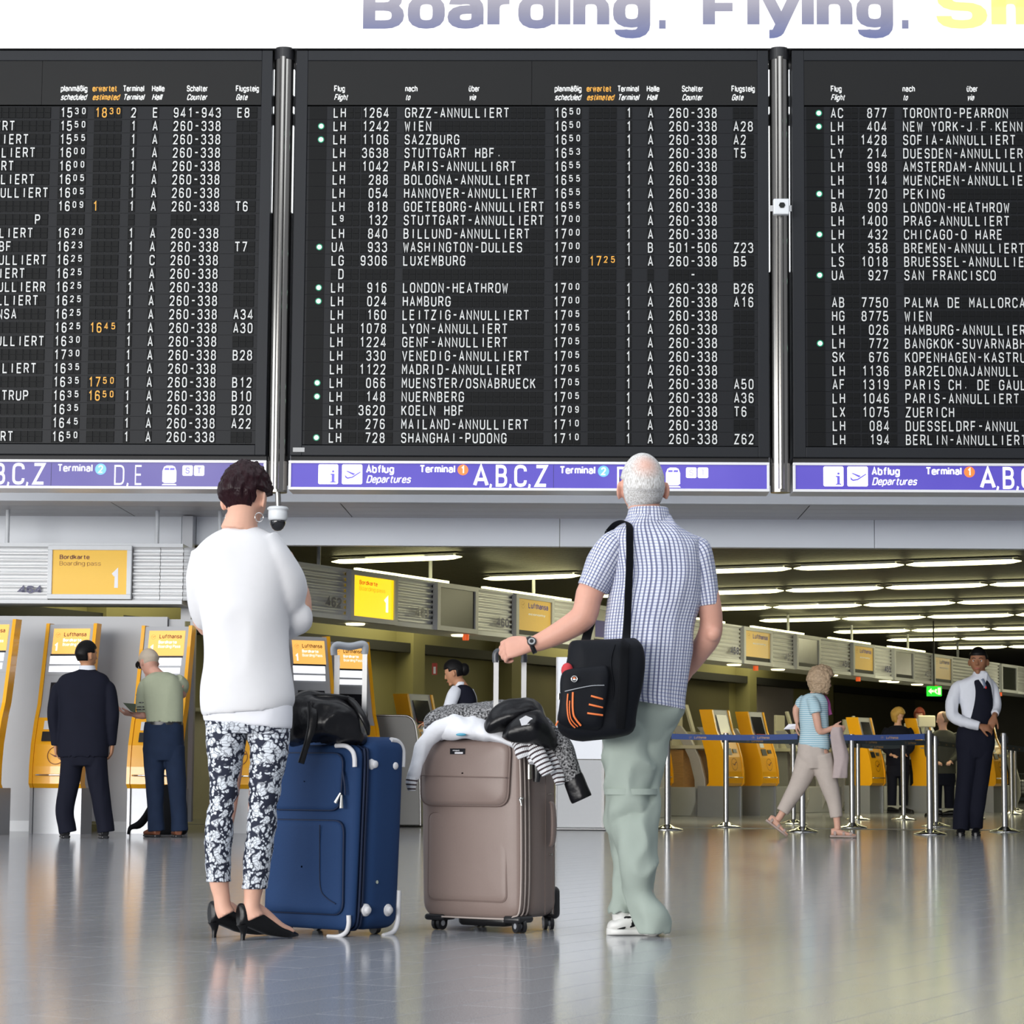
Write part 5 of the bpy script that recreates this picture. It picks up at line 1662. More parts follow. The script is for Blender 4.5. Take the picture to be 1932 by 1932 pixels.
def floral(name):
    m = bpy.data.materials.new(name); m.use_nodes = True
    nt = m.node_tree; n = nt.nodes; L = nt.links; b = n['Principled BSDF']
    b.inputs['Roughness'].default_value = 0.75; b.inputs['Specular IOR Level'].default_value = 0.2
    uv = n.new('ShaderNodeTexCoord')
    wn_ = n.new('ShaderNodeTexNoise'); wn_.inputs['Scale'].default_value = 26; wn_.inputs['Detail'].default_value = 2; L.new(uv.outputs['UV'], wn_.inputs['Vector'])
    vm = n.new('ShaderNodeVectorMath'); vm.operation = 'MULTIPLY_ADD'; vm.inputs[1].default_value = (0.035, 0.035, 0); L.new(wn_.outputs['Color'], vm.inputs[0]); L.new(uv.outputs['UV'], vm.inputs[2])
    def vor(scale, feat='F1'):
        v = n.new('ShaderNodeTexVoronoi'); v.inputs['Scale'].default_value = scale; v.feature = feat; L.new(vm.outputs[0], v.inputs['Vector']); return v
    v1 = vor(30); v2 = vor(70); v3 = vor(70, 'DISTANCE_TO_EDGE')
    def less(o, t):
        c = n.new('ShaderNodeMapRange'); c.inputs['From Min'].default_value = t; c.inputs['From Max'].default_value = t - 0.08; L.new(o, c.inputs['Value']); return c.outputs[0]
    a = less(v1.outputs['Distance'], 0.52); c = less(v2.outputs['Distance'], 0.44)
    mxx = n.new('ShaderNodeMath'); mxx.operation = 'MAXIMUM'; L.new(a, mxx.inputs[0]); L.new(c, mxx.inputs[1])
    ed = n.new('ShaderNodeMapRange'); ed.inputs['From Min'].default_value = 0.02; ed.inputs['From Max'].default_value = 0.10; ed.inputs['To Min'].default_value = 0.25; L.new(v3.outputs['Distance'], ed.inputs['Value'])
    ml = n.new('ShaderNodeMath'); ml.operation = 'MULTIPLY'; L.new(mxx.outputs[0], ml.inputs[0]); L.new(ed.outputs[0], ml.inputs[1])
    mx = n.new('ShaderNodeMix'); mx.data_type = 'RGBA'; mx.inputs['A'].default_value = (0.022, 0.026, 0.045, 1); mx.inputs['B'].default_value = (0.66, 0.70, 0.76, 1)
    L.new(ml.outputs[0], mx.inputs['Factor']); L.new(mx.outputs['Result'], b.inputs['Base Color'])
    return m


M_plaid = plaid('plaid_shirt_cotton')
M_floral = floral('floral_trouser_print')
M_blouse = mat('white_blouse_knit', (0.67, 0.67, 0.69), 0.85, noise_amt=0.02, scale=40, bump=0.15, bscale=5, sheen=0.1, spec=0.2)
M_under = mat('white_undershirt', (0.80, 0.81, 0.86), 0.75, noise_amt=0.02, spec=0.2)
M_sage = mat('pale_sage_cotton', (0.33, 0.385, 0.345), 0.85, noise_amt=0.05, scale=8, bump=0.35, bscale=9, spec=0.2)
M_leather = mat('black_leather', (0.005, 0.005, 0.006), 0.34, spec=0.3, noise_amt=0.2, scale=20, bump=0.4, bscale=16)
M_navy = mat('navy_suit_cloth', (0.005, 0.006, 0.015), 0.85, noise_amt=0.15, scale=12, spec=0.25)
M_denim = mat('dark_blue_denim', (0.012, 0.022, 0.05), 0.85, noise_amt=0.3, scale=10, spec=0.2)
M_green = mat('grey_green_shirt', (0.36, 0.39, 0.28), 0.8, noise_amt=0.05, spec=0.2)
M_shirtw = mat('white_shirt_cloth', (0.72, 0.74, 0.80), 0.75, noise_amt=0.03, bump=0.3, bscale=12, spec=0.2)
M_beigec = mat('pale_beige_cotton', (0.52, 0.45, 0.40), 0.85, noise_amt=0.05, bump=0.4, bscale=14, spec=0.2)
M_brownl = mat('brown_shoe_leather', (0.16, 0.05, 0.02), 0.5, noise_amt=0.2)
M_strap = mat('black_nylon', (0.003, 0.0035, 0.005), 0.8, noise_amt=0.15, scale=60, bump=0.2, bscale=14, spec=0.15)


def garment(parent, name, m_, lofts, fold=0.006, seg=48, sub=5, fs=9.0, seed=0.0):
    mb = MB(); mb.smooth = True
    for i, rg in enumerate(lofts):
        kw = {}
        if isinstance(rg, dict): kw = dict(rg); rg = kw.pop('r')
        mb.loft(rg, seg=kw.pop('seg', seg), sub=kw.pop('sub', sub), fold=kw.pop('fold', fold), foldscale=kw.pop('fs', fs), seed=seed + i * 3.7, **kw)
    o = mb.obj(name, m_, parent)
    if m_ not in (M_plaid, M_floral): remesh(o, 0.0065 if seg > 50 or name in ('blouse', 'trousers') and parent in FG else 0.0085, 2, 0.4)
    return o


FG = []


def limb(pts, rad, flat=None):
    """tube rings as a list for garment()"""
    mb = []
    pts = [Vector(p) for p in pts]; pa = None
    for i, p in enumerate(pts):
        d = (pts[min(i + 1, len(pts) - 1)] - pts[max(i - 1, 0)]).normalized()
        ax = (Vector(flat) if flat else (X if abs(d.x) < 0.8 else Yv)) if pa is None else pa
        ax = (ax - d * ax.dot(d)).normalized(); ay = d.cross(ax).normalized(); pa = ax
        r = rad[i]; rx, ry = r if isinstance(r, (tuple, list)) else (r, r)
        mb.append((p, ax, ay, rx, ry, 2.0))
    return mb


def sneaker(parent, heel, toe, mats, k=1.0, name='shoe', h=0.075):
    heel = Vector(heel); toe = Vector(toe); d = (toe - heel); L_ = d.length; d = d.normalized(); s = Z.cross(d)
    m = MB(); m.smooth = True
    m.m = 0
    m.loft([(heel + d * a * L_ + Z * (0.018 + hh / 2), s, Z, w * k, hh / 2, 2.4) for a, w, hh in ((0.0, 0.022, h * .8), (0.06, 0.034, h), (0.3, 0.038, h), (0.5, 0.042, h * .82), (0.75, 0.046, h * .58), (0.93, 0.036, h * .45), (1.0, 0.014, h * .25))], seg=20, sub=4)
    m.m = 1
    m.loft([(heel + d * a * L_ + Z * 0.013, s, Z, w * k, 0.013, 3.5) for a, w in ((-0.02, 0.020), (0.05, 0.036), (0.35, 0.038), (0.7, 0.048), (0.92, 0.038), (1.02, 0.012))], seg=20, sub=4)
    return m.obj(name, mats, parent)


# ================= man in plaid shirt (foreground right)
D = G(1195, 1765).y
man = thing('person', 'grey-haired man in checked short-sleeved shirt and pale green trousers, seen from behind, carrying a shoulder bag', 'person', (G(1195, 1765).x, D, 0))
man['label'] = 'white-haired man from behind in checked shirt and pale green trousers'
b = MB()
hc = PR(1212, 919, D, 0.0)
T = add_head(b, hc, (-0.10, 1, 0.18), (0, -0.18, 1), 1.07)
b.tube([PR(1214, 925, D, 0.0), PR(1215, 955, D, 0.0), PR(1221, 985, D, 0.0)], [0.060, 0.060, 0.066], seg=20)
tor = [(985, 1185, 1265, .05, 0), (1030, 1158, 1318, .085, 0), (1120, 1162, 1306, .10, 0), (1220, 1150, 1294, .11, 0), (1300, 1146, 1285, .115, 0), (1360, 1150, 1275, .10, 0)]
b.loft(rings_px(tor, D), seg=28, sub=3)
b.tube([PR(1178, 1030, D), PR(1118, 1108, D, -0.02), PR(1106, 1150, D, -0.03), PR(1094, 1170, D, -0.03), PR(1055, 1194, D, -0.01), PR(1022, 1210, D, 0.0), PR(1000, 1218, D, 0.0)], [0.05, 0.053, 0.051, 0.050, 0.043, 0.035, 0.029], seg=18)
b.ball(PR(1108, 1166, D, -0.04), 0.036)
hand(b, PR(1001, 1216, D, 0.0), (-0.96, 0.10, -0.20), (0.22, 0.84, -0.50), 1.05, curl=(0.75, 1.3, 1.0), side=-1, spread=0.03, thumb=0.5, thumb_curl=0.9)
b.tube([PR(1312, 1045, D), PR(1334, 1125, D), PR(1342, 1170, D, 0.02), PR(1337, 1202, D, 0.04), PR(1318, 1232, D, 0.10), PR(1298, 1262, D, 0.15)], [0.05, 0.048, 0.044, 0.046, 0.040, 0.032], seg=18)
b.ball(PR(1345, 1196, D, 0.0), 0.030)
hand(b, PR(1298, 1262, D, 0.15), (-0.7, 0.1, -0.7), (0, -1, 0), 1.0, curl=(0.4, 0.5, 0.3))
for q in (((1185, 1340, 0), (1190, 1500, -.03), (1180, 1620, .05), (1173, 1738, .05)), ((1235, 1340, .02), (1210, 1520, .02), (1206, 1620, -.03), (1232, 1740, -.03))):
    b.tube([PR(*q_[:2], D, q_[2]) for q_ in q], [0.07, 0.05, 0.032, 0.026], seg=12)
remesh(b.obj('body', SK_m, man), 0.0055, 3)

mh = bpy.data.materials.new('cropped_white_hair'); mh.use_nodes = True
nt = mh.node_tree; n = nt.nodes; L = nt.links; bb = n['Principled BSDF']; bb.inputs['Roughness'].default_value = 0.75
tc = n.new('ShaderNodeTexCoord'); tn = n.new('ShaderNodeTexNoise'); tn.inputs['Scale'].default_value = 260; tn.inputs['Detail'].default_value = 2
mpn = n.new('ShaderNodeMapping'); mpn.inputs['Scale'].default_value = (1, 1, 0.3); L.new(tc.outputs['Object'], mpn.inputs[0]); L.new(mpn.outputs[0], tn.inputs['Vector'])
cr = n.new('ShaderNodeValToRGB'); cr.color_ramp.elements[0].position = 0.3; cr.color_ramp.elements[1].position = 0.7
cr.color_ramp.elements[0].color = (0.34, 0.32, 0.30, 1); cr.color_ramp.elements[1].color = (0.78, 0.78, 0.78, 1); L.new(tn.outputs['Fac'], cr.inputs[0])
vd = n.new('ShaderNodeVectorMath'); vd.operation = 'DISTANCE'; L.new(tc.outputs['Object'], vd.inputs[0]); vd.inputs[1].default_value = tuple(PR(1219, 880, D, -0.085) - man.location)
mr = n.new('ShaderNodeMapRange'); mr.inputs['From Min'].default_value = 0.015; mr.inputs['From Max'].default_value = 0.062; mr.inputs['To Min'].default_value = 0.8; mr.inputs['To Max'].default_value = 0; L.new(vd.outputs['Value'], mr.inputs['Value'])
mx = n.new('ShaderNodeMix'); mx.data_type = 'RGBA'; L.new(mr.outputs[0], mx.inputs['Factor']); L.new(cr.outputs[0], mx.inputs['A']); mx.inputs['B'].default_value = (0.62, 0.34, 0.26, 1)
L.new(mx.outputs['Result'], bb.inputs['Base Color'])
bpn = n.new('ShaderNodeBump'); bpn.inputs['Strength'].default_value = 0.3; bpn.inputs['Distance'].default_value = 0.004; L.new(tn.outputs['Fac'], bpn.inputs['Height']); L.new(bpn.outputs[0], bb.inputs['Normal'])


def crop(d, p):
    low = -0.055 if d.y < 0.1 else 0.0
    if abs(d.x) > 0.80 and p.z < 0.028 and d.y > -0.30: return -1
    if d.y > 0.55 and p.z < 0.065: return -1
    if p.z < low - 0.030: return -1
    return 0.005 + 0.0012 * noise.noise(d * 14) - (0.003 if p.z < low else 0)


add_hair(man, 'hair', mh, hc, (-0.10, 1, 0.18), (0, -0.18, 1), 1.07, crop, 64, 48)
FG.append(man)
# glasses temple over the left ear
m = MB(); m.smooth = True; m.tube([PR(1171, 912, D, 0.0), PR(1169, 903, D, 0.05), PR(1170, 900, D, 0.10)], 0.0018, seg=6); m.obj('glasses_temple', M_black, man)

shirt = [dict(r=rings_px([(972, 1186, 1262, .074, .0), (978, 1182, 1266, .080, 0), (986, 1172, 1276, .084, 0), (998, 1158, 1296, .085, 0), (1018, 1150, 1316, .10, 0), (1045, 1151, 1325, .115, 0, 0), (1085, 1156, 1327, .122, 0), (1130, 1150, 1320, .128, 0),
                          (1180, 1143, 1308, .132, 0), (1230, 1136, 1303, .138, 0), (1275, 1132, 1299, .142, 0), (1310, 1134, 1293, .142, 0, 9), (1326, 1138, 1292, .142, 0, 12), (1322, 1144, 1286, .134, 0, 12), (1290, 1150, 1280, .12, 0, 8)], D), fold=0.017, fs=6.5, stretch=(1.3, 1.3, .4), seg=96, sub=7),
         dict(r=limb([PR(1182, 1010, D), PR(1162, 1030, D, -.01), PR(1142, 1062, D, -.015), PR(1124, 1096, D, -.02), PR(1117, 1110, D, -.02), PR(1121, 1104, D, -.02)], [0.040, 0.066, 0.068, 0.065, 0.063, 0.054]), fold=0.009, seg=48),
         dict(r=limb([PR(1292, 1012, D), PR(1314, 1038, D), PR(1326, 1075, D), PR(1334, 1120, D), PR(1337, 1142, D), PR(1336, 1135, D)], [0.028, 0.054, 0.054, 0.048, 0.042, 0.036]), fold=0.009, seg=48)]
sh = garment(man, 'shirt', M_plaid, shirt)
# collar
m = MB(); m.smooth = True
rg = rings_px([(986, 1180, 1268, .086, .0), (974, 1183, 1264, .082, 0), (961, 1186, 1261, .077, 0), (958, 1189, 1258, .072, 0)], D)
m.loft(rg, seg=40, sub=3, cap=False); m.obj('collar', M_plaid, man)
tr = [dict(r=rings_px([(1285, 1146, 1284, .12, 0), (1315, 1142, 1290, .13, 0), (1345, 1140, 1290, .13, 0), (1375, 1142, 1268, .115, 0), (1398, 1152, 1256, .09, 0), (1412, 1165, 1235, .05, 0)], D), fold=0.006),
      dict(r=rings_px([(1340, 1139, 1232, .11, -.01), (1400, 1136, 1232, .105, -.02), (1450, 1138, 1236, .10, -.03), (1492, 1142, 1238, .096, -.035), (1500, 1143, 1238, .096, -.035), (1530, 1141, 1236, .092, -.02), (1560, 1142, 1226, .085, .02), (1600, 1155, 1214, .075, 0.07),
                       (1650, 1156, 1204, .07, .05), (1692, 1154, 1196, .07, .05), (1714, 1150, 1192, .072, .05), (1724, 1151, 1190, .072, .05), (1716, 1158, 1184, .06, .05)], D), fold=0.017, fs=9, stretch=(1, 1, .8), seg=64, sub=6),
      dict(r=rings_px([(1330, 1188, 1291, .11, .03), (1380, 1188, 1271, .105, .03), (1440, 1182, 1252, .10, .03), (1480, 1178, 1245, .09, .03), (1520, 1168, 1245, .088, .0), (1560, 1156, 1239, .085, -.04), (1600, 1160, 1241, .082, -.05), (1640, 1169, 1240, .08, -.05),
                       (1680, 1178, 1243, .082, -.03), (1712, 1186, 1259, .088, -.03), (1738, 1196, 1264, .09, -.03), (1762, 1206, 1262, .09, -.03), (1752, 1212, 1256, .08, -.03)], D), fold=0.017, fs=9, stretch=(1, 1, .8), seg=64, sub=6)]
garment(man, 'trousers', M_sage, tr, seed=5)
m = MB(); m.smooth = True       # knee zip flap of the convertible trousers
m.loft(rings_px([(1488, 1140, 1240, .100, -.035), (1499, 1140, 1240, .101, -.035)], D), seg=48, sub=2); m.obj('knee_flap', M_sage, man)
M_shoew = mat('white_shoe_leather', (0.72, 0.72, 0.70), 0.5, noise_amt=0.05)
hp, tp = G(1222, 1764), G(1146, 1764)
sneaker(man, hp, tp, [M_shoew, M_shoew], 1.0, 'sneaker')
d_ = (tp - hp).normalized()
m = MB(); m.smooth = True; m.ball(hp + d_ * 0.075 + Z * 0.05 - Yv * 0.032, 0.036, 0.008, 0.022); m.ball(hp + d_ * 0.105 + Z * 0.035 - Yv * 0.036, 0.022, 0.006, 0.014); m.obj('black_shoe_patch', M_leather, man)
m = MB(); m.smooth = True; m.cyl(PR(1174, 1742, D, .02), PR(1173, 1716, D, .05), 0.036, 0.038, seg=20); m.obj('sock', M_shoew, man)
sneaker(man, G(1226, 1766) + Vector((0.01, 0.02, 0)), G(1226, 1766) + Vector((-0.03, 0.26, 0)), [M_shoew, M_shoew], 1.0, 'sneaker')
# watch
a_, b_ = PR(1010, 1214, D), PR(1003, 1216.5, D); ax_ = (b_ - a_).normalized()
w_ = thing('wristwatch', 'black wristwatch with round dial on the left wrist of the plaid shirt man', 'watch', tuple(PR(1002, 1215, D)))
m = MB(); m.smooth = True
cc = PR(1003, 1217, D); ax_ = Vector((-1, 0.02, -0.42)).normalized(); s1 = ax_.cross(Yv).normalized(); s2 = ax_.cross(s1).normalized()
m.loft([(cc + ax_ * q, s1, s2, 0.035 * e_, 0.031 * e_) for q, e_ in ((-0.009, .93), (-0.008, 1.0), (0.008, 1.0), (0.009, .93))], seg=32, sub=1); m.obj('strap', M_black, w_)
fc = cc - Yv * 0.031 + Z * 0.010 - X * 0.0
nv = Vector((-0.05, -1, 0.35)).normalized()
m = MB(); m.smooth = True; m.cyl(fc + nv * 0.0, fc + nv * 0.008, 0.0175, seg=24); m.obj('case', M_black, w_)
m = MB(); m.cyl(fc + nv * 0.008, fc + nv * 0.0095, 0.0135, seg=24); m.obj('dial', M_steel, w_)
m = MB(); m.cyl(fc + nv * 0.0095, fc + nv * 0.010, 0.008, seg=12); m.obj('dial_centre', M_black, w_)

# ================= woman in white blouse (foreground left)
D = G(457, 1774).y
wom = thing('person', 'short-haired woman from behind in white blouse and floral trousers', 'person', (G(440, 1774).x, D, 0))
b = MB()
hc = PR(463, 941, D, 0.03); fc_ = (0.42, 0.95, -0.22)
T = add_head(b, hc, fc_, (0.03, 0.16, 1), 0.97)
b.tube([PR(462, 940, D, 0.02), PR(457, 970, D, 0.0), PR(452, 1000, D, 0.0)], [0.056, 0.055, 0.07], seg=20)
b.loft(rings_px([(1000, 420, 495, .05, 0), (1035, 392, 525, .07, 0), (1120, 402, 510, .085, 0), (1220, 400, 512, .08, 0), (1300, 396, 530, .09, 0), (1360, 398, 530, .09, 0)], D), seg=24, sub=3)
# legs
LL = [(1350, 428, .065), (1440, 427, .06), (1520, 421, .05), (1580, 412, .046), (1660, 413, .036), (1690, 418, .030), (1712, 421, .031), (1726, 428, .034)]
RL = [(1350, 505, .065), (1440, 504, .06), (1520, 494, .05), (1590, 489, .046), (1670, 479, .036), (1696, 476, .030), (1716, 475, .031), (1732, 482, .034)]
fd = Vector((0.75, 0.66, 0)).normalized()
for ll, gx in ((LL, (404, 1769)), (RL, (458, 1774))):
    b.tube([PR(x, y, D) for y, x, r_ in ll], [r_ for *_, r_ in ll], seg=16)
    g0 = G(*gx)
    b.loft([(g0 + fd * a + Z * z, Z.cross(fd), Z, w_, h_) for a, z, w_, h_ in ((0.0, 0.095, .022, .03), (0.05, 0.095, .030, .04), (0.10, 0.075, .034, .035), (0.16, 0.04, .036, .022), (0.21, 0.025, .03, .014))], seg=16, sub=3)
# arms
b.tube([PR(385, 1050, D), PR(380, 1130, D, .06), PR(392, 1180, D, .14), PR(450, 1175, D, .24), PR(500, 1172, D, .22)], [0.045, 0.042, 0.042, 0.035, 0.026], seg=14)
b.tube([PR(530, 1050, D), PR(563, 1120, D, .05), PR(566, 1165, D, .10), PR(548, 1182, D, .17), PR(500, 1180, D, .24)], [0.044, 0.042, 0.04, 0.035, 0.026], seg=14)
hand(b, PR(500, 1180, D, .24), (-1, 0.2, 0), (0, -1, 0), 0.92, side=-1)
hand(b, PR(500, 1172, D, .22), (1, 0, 0.1), (0, -1, 0.1), 0.92, side=1)
remesh(b.obj('body', SK_w, wom), 0.0055, 3)
M_hairw = mat('dark_burgundy_hair', (0.010, 0.004, 0.006), 0.42, noise_amt=0.5, scale=7, bump=0.8, bscale=60, stretch=(1, 1, 0.22), spec=0.22)
nb = M_hairw.node_tree.nodes['Principled BSDF']
mxn = [q for q in M_hairw.node_tree.nodes if q.type == 'MIX'][0]
mxn.inputs['A'].default_value = (0.004, 0.003, 0.006, 1); mxn.inputs['B'].default_value = (0.026, 0.002, 0.004, 1)


def bobhair(d, p):
    if abs(d.x) > 0.66 and p.z < 0.020 and -0.50 < d.y < 0.6: return -1
    if d.y > 0.6 and p.z < 0.05: return -1
    low = -0.050 - 0.038 * max(0, 1 - abs(d.x) * 2.0)
    if p.z < low: return -1
    t = 0.017 + 0.012 * max(0, d.z + 0.1) + 0.010 * noise.noise(Vector((d.x * 9, d.y * 9, d.z * 2.5))) + 0.004 * noise.noise(Vector((d.x * 24, d.y * 24, d.z * 4)))
    if p.z < -0.012: t *= max(0.10, 1 - (-0.012 - p.z) / 0.034)
    if abs(d.x) > 0.85: t *= 0.8
    return max(t, 0.002)


add_hair(wom, 'hair', M_hairw, hc, fc_, (0.03, 0.16, 1), 0.97, bobhair, 80, 60)


def torus(mb, c, u, v, R_, r_, seg=32):
    c = Vector(c); u = Vector(u).normalized(); v = Vector(v).normalized(); w_ = u.cross(v)
    vs = []
    for i in range(seg):
        a = 2 * math.pi * i / seg; d = u * math.cos(a) + v * math.sin(a)
        for k in range(8):
            q = 2 * math.pi * k / 8
            vs.append(c + d * (R_ + r_ * math.cos(q)) + w_ * (r_ * math.sin(q)))
    mb.add(vs, [(i * 8 + k, ((i + 1) % seg) * 8 + k, ((i + 1) % seg) * 8 + (k + 1) % 8, i * 8 + (k + 1) % 8) for i in range(seg) for k in range(8)])


M_silver = mat('silver_hoop', (0.85, 0.84, 0.82), 0.15, metal=1.0, noise_amt=0)
for px, py, dy, uu, lab in ((489, 976, -0.035, (0.85, 0.5, 0), 'silver hoop earring on the right ear of the short-haired woman'), (428, 978, 0.03, (0.25, 0.96, 0), 'silver hoop earring on the left ear of the short-haired woman')):
    m = MB(); m.smooth = True; torus(m, PR(px, py, D, dy), uu, (0, 0, 1), 0.0165, 0.0019)
    tag(m.obj('hoop_earring', M_silver, loc=PR(px, py, D, dy)), lab, 'earring')
blouse = [dict(r=rings_px([(994, 426, 487, .060, .01), (999, 418, 496, .066, .01), (1006, 402, 508, .074, 0), (1018, 383, 524, .088, 0), (1036, 366, 536, .10, 0), (1062, 364, 545, .108, 0), (1100, 369, 546, .115, 0), (1150, 379, 543, .12, 0), (1200, 384, 542, .12, 0), (1250, 384, 546, .122, 0),
                           (1290, 379, 552, .128, 0), (1318, 378, 554, .13, 0), (1338, 380, 550, .128, 0, -6), (1346, 386, 545, .122, 0, -6), (1340, 392, 540, .11, 0, -4)], D), fold=0.013, fs=5, stretch=(1, 1, .5), seg=80, sub=7),
          dict(r=[(PR(500, 1018, D), Vector((0.8, 0, 0.6)), Yv, .05, .07), (PR(518, 1050, D), Vector((0.9, 0, .4)), Yv, .062, .085), (PR(533, 1090, D, .02), Vector((0.95, 0, .3)), Yv, .082, .09), (PR(545, 1125, D, .04), Vector((0.9, 0, .4)), Yv, .078, .085), (PR(552, 1148, D, .06), Vector((0.85, 0, .5)), Yv, .066, .075), (PR(557, 1158, D, .07), Vector((0.8, 0, .5)), Yv, .05, .06)], fold=0.007, fs=5, seg=56),
          dict(r=limb([PR(562, 1142, D, .06), PR(566, 1165, D, .07), PR(558, 1180, D, .11), PR(534, 1186, D, .18), PR(500, 1184, D, .23)], [0.040, 0.046, 0.044, 0.040, 0.034]), fold=0.006, fs=14),
          dict(r=limb([PR(388, 1040, D), PR(383, 1090, D, .02), PR(386, 1150, D, .08), PR(410, 1178, D, .17), PR(470, 1174, D, .25)], [0.055, 0.06, 0.058, 0.045, 0.036]), fold=0.005)]
garment(wom, 'blouse', M_blouse, blouse, seed=2)
garment(wom, 'undershirt', M_under, [dict(r=rings_px([(1300, 384, 548, .118, 0), (1330, 384, 551, .122, 0), (1352, 384, 551, .120, 0, 2), (1368, 387, 549, .112, 0, 7), (1366, 392, 543, .10, 0, 7), (1345, 396, 538, .09, 0)], D), fold=0.006, fs=6, seg=64)], seed=8)
ft = [dict(r=rings_px([(1330, 390, 545, .105, 0), (1352, 388, 547, .11, 0), (1372, 388, 548, .105, 0), (1384, 394, 542, .09, 0)], D), fold=0.004),
      dict(r=rings_px([(1356, 388, 466, .085, 0), (1400, 390, 463, .088, 0), (1450, 394, 455, .078, 0), (1498, 396, 450, .066, 0), (1540, 390, 442, .064, 0), (1590, 386, 438, .062, 0), (1630, 388, 436, .054, 0), (1662, 390, 435, .046, 0), (1656, 394, 431, .038, 0)], D), fold=0.005, fs=12, seg=48, stretch=(0.3, 0.3, 1.6)),
      dict(r=rings_px([(1368, 462, 549, .085, 0), (1420, 471, 543, .088, 0), (1470, 470, 533, .078, 0), (1520, 469, 525, .066, 0), (1570, 465, 520, .064, 0), (1620, 460, 512, .060, 0), (1650, 459, 507, .052, 0), (1676, 457, 503, .046, 0), (1670, 461, 499, .038, 0)], D), fold=0.005, fs=12, seg=48, stretch=(0.3, 0.3, 1.6))]
garment(wom, 'floral_trousers', M_floral, ft, seed=11)


def pump(parent, heel_tip, d, k=1.0):
    g = Vector(heel_tip); d = Vector(d).normalized(); s = Z.cross(d)
    m = MB(); m.smooth = True
    # shell of the shoe, low over the instep
    m.loft([(g + d * a + Z * z, s, Z, w_, h_, e_) for a, z, w_, h_, e_ in ((-0.022, 0.085, .012, .036, 2), (-0.012, 0.090, .027, .042, 2.2), (0.02, 0.084, .034, .040, 2.3), (0.06, 0.070, .037, .040, 2.3), (0.10, 0.050, .040, .034, 2.3),
                                                                 (0.145, 0.030, .041, .022, 2.3), (0.185, 0.020, .036, .017, 2.3), (0.22, 0.014, .022, .011, 2), (0.243, 0.010, .006, .006, 2))], seg=24, sub=4)
    m.tube([g + Z * 0.058 - d * 0.004, g + Z * 0.035 + d * 0.002, g + Z * 0.012, g + Z * 0.0005], [(0.022, 0.024), (0.013, 0.013), (0.0085, 0.009), (0.0085, 0.009)], seg=12)
    return m.obj('high_heel_shoe', M_leather, parent)


pump(wom, G(404, 1769), fd); pump(wom, G(458, 1774), fd)


# ================= background people
def person(label, D, head, skin, hairm, hairf, body_px, arms, legs, vox=0.009, loc=None, neck=None, k=0.97, face=(0, 1, 0), up=(0, 0, 1), facefeat=False, brow=None):
    """head: px,py of head centre; arms/legs: lists of [(px,py,dy,r)...]; arms may carry a hand spec"""
    t = thing('person', label, 'person', tuple(loc if loc is not None else P(head[0], 1500, D) * 1.0))
    t.location.z = 0
    b = MB(); hc = PR(head[0], head[1], D, head[2] if len(head) > 2 else 0)
    T = add_head(b, hc, face, up, k)
    r_, f_, u_ = hframe(face, up)
    nk = neck or [(head[0], head[1] + 12, 0), (head[0], head[1] + 28, 0), (head[0], head[1] + 40, 0)]
    b.tube([PR(*q[:2], D, q[2]) for q in nk], [0.052, 0.055, 0.07][:len(nk)], seg=14)
    b.loft(rings_px([(y, xl + (xr - xl) * .12, xr - (xr - xl) * .12, ry * .8, dy) for y, xl, xr, ry, dy in body_px], D), seg=20, sub=2)
    for a in arms:
        pts = a['p']; b.tube([PR(q[0], q[1], D, q[2]) for q in pts], [q[3] for q in pts], seg=12)
        if 'h' in a:
            w_ = PR(*pts[-1][:2], D, pts[-1][2])
            hand(b, w_, a['h'][0], a['h'][1], a.get('k', 1.0), curl=a.get('c', (0.4, 0.5, 0.4)), side=a.get('s', 1))
    for l in legs:
        b.tube([PR(q[0], q[1], D, q[2]) for q in l], [q[3] for q in l], seg=12)
    remesh(b.obj('body', skin, t), vox, 2)
    if hairf: add_hair(t, 'hair', hairm, hc, face, up, k, hairf, 40, 30)
    if facefeat: face_bits(t, T, k, r_, f_, u_, brow)
    return t, T, hc


def short_hair(d, p):
    if d.y > 0.35 and p.z < 0.055: return -1
    if abs(d.x) > 0.78 and p.z < 0.02 and d.y > -0.4: return -1
    if p.z < -0.055: return -1
    return 0.010 + 0.006 * max(0, d.z)


def limb_px(q, D):
    return limb([PR(a[0], a[1], D, a[2]) for a in q], [a[3] for a in q])


def shoe_px(parent, h, t_, m_, name='shoe', w=1.0, hh=0.07):
    a = G(*h); d = G(*t_) - a; a2 = P(h[0], 1500, parent.location.y); a2.z = 0; d.z = 0
    if abs(d.y) > abs(d.x) * 4: d.x = math.copysign(abs(d.y) / 4, d.x)
    d.normalize(); sneaker(parent, a2 - d * 0.06, a2 + d * 0.20, [m_, M_black], w, name, hh)


M_hblack = mat('black_hair', (0.004, 0.0035, 0.0035), 0.5, spec=0.2, noise_amt=0.3, scale=40)
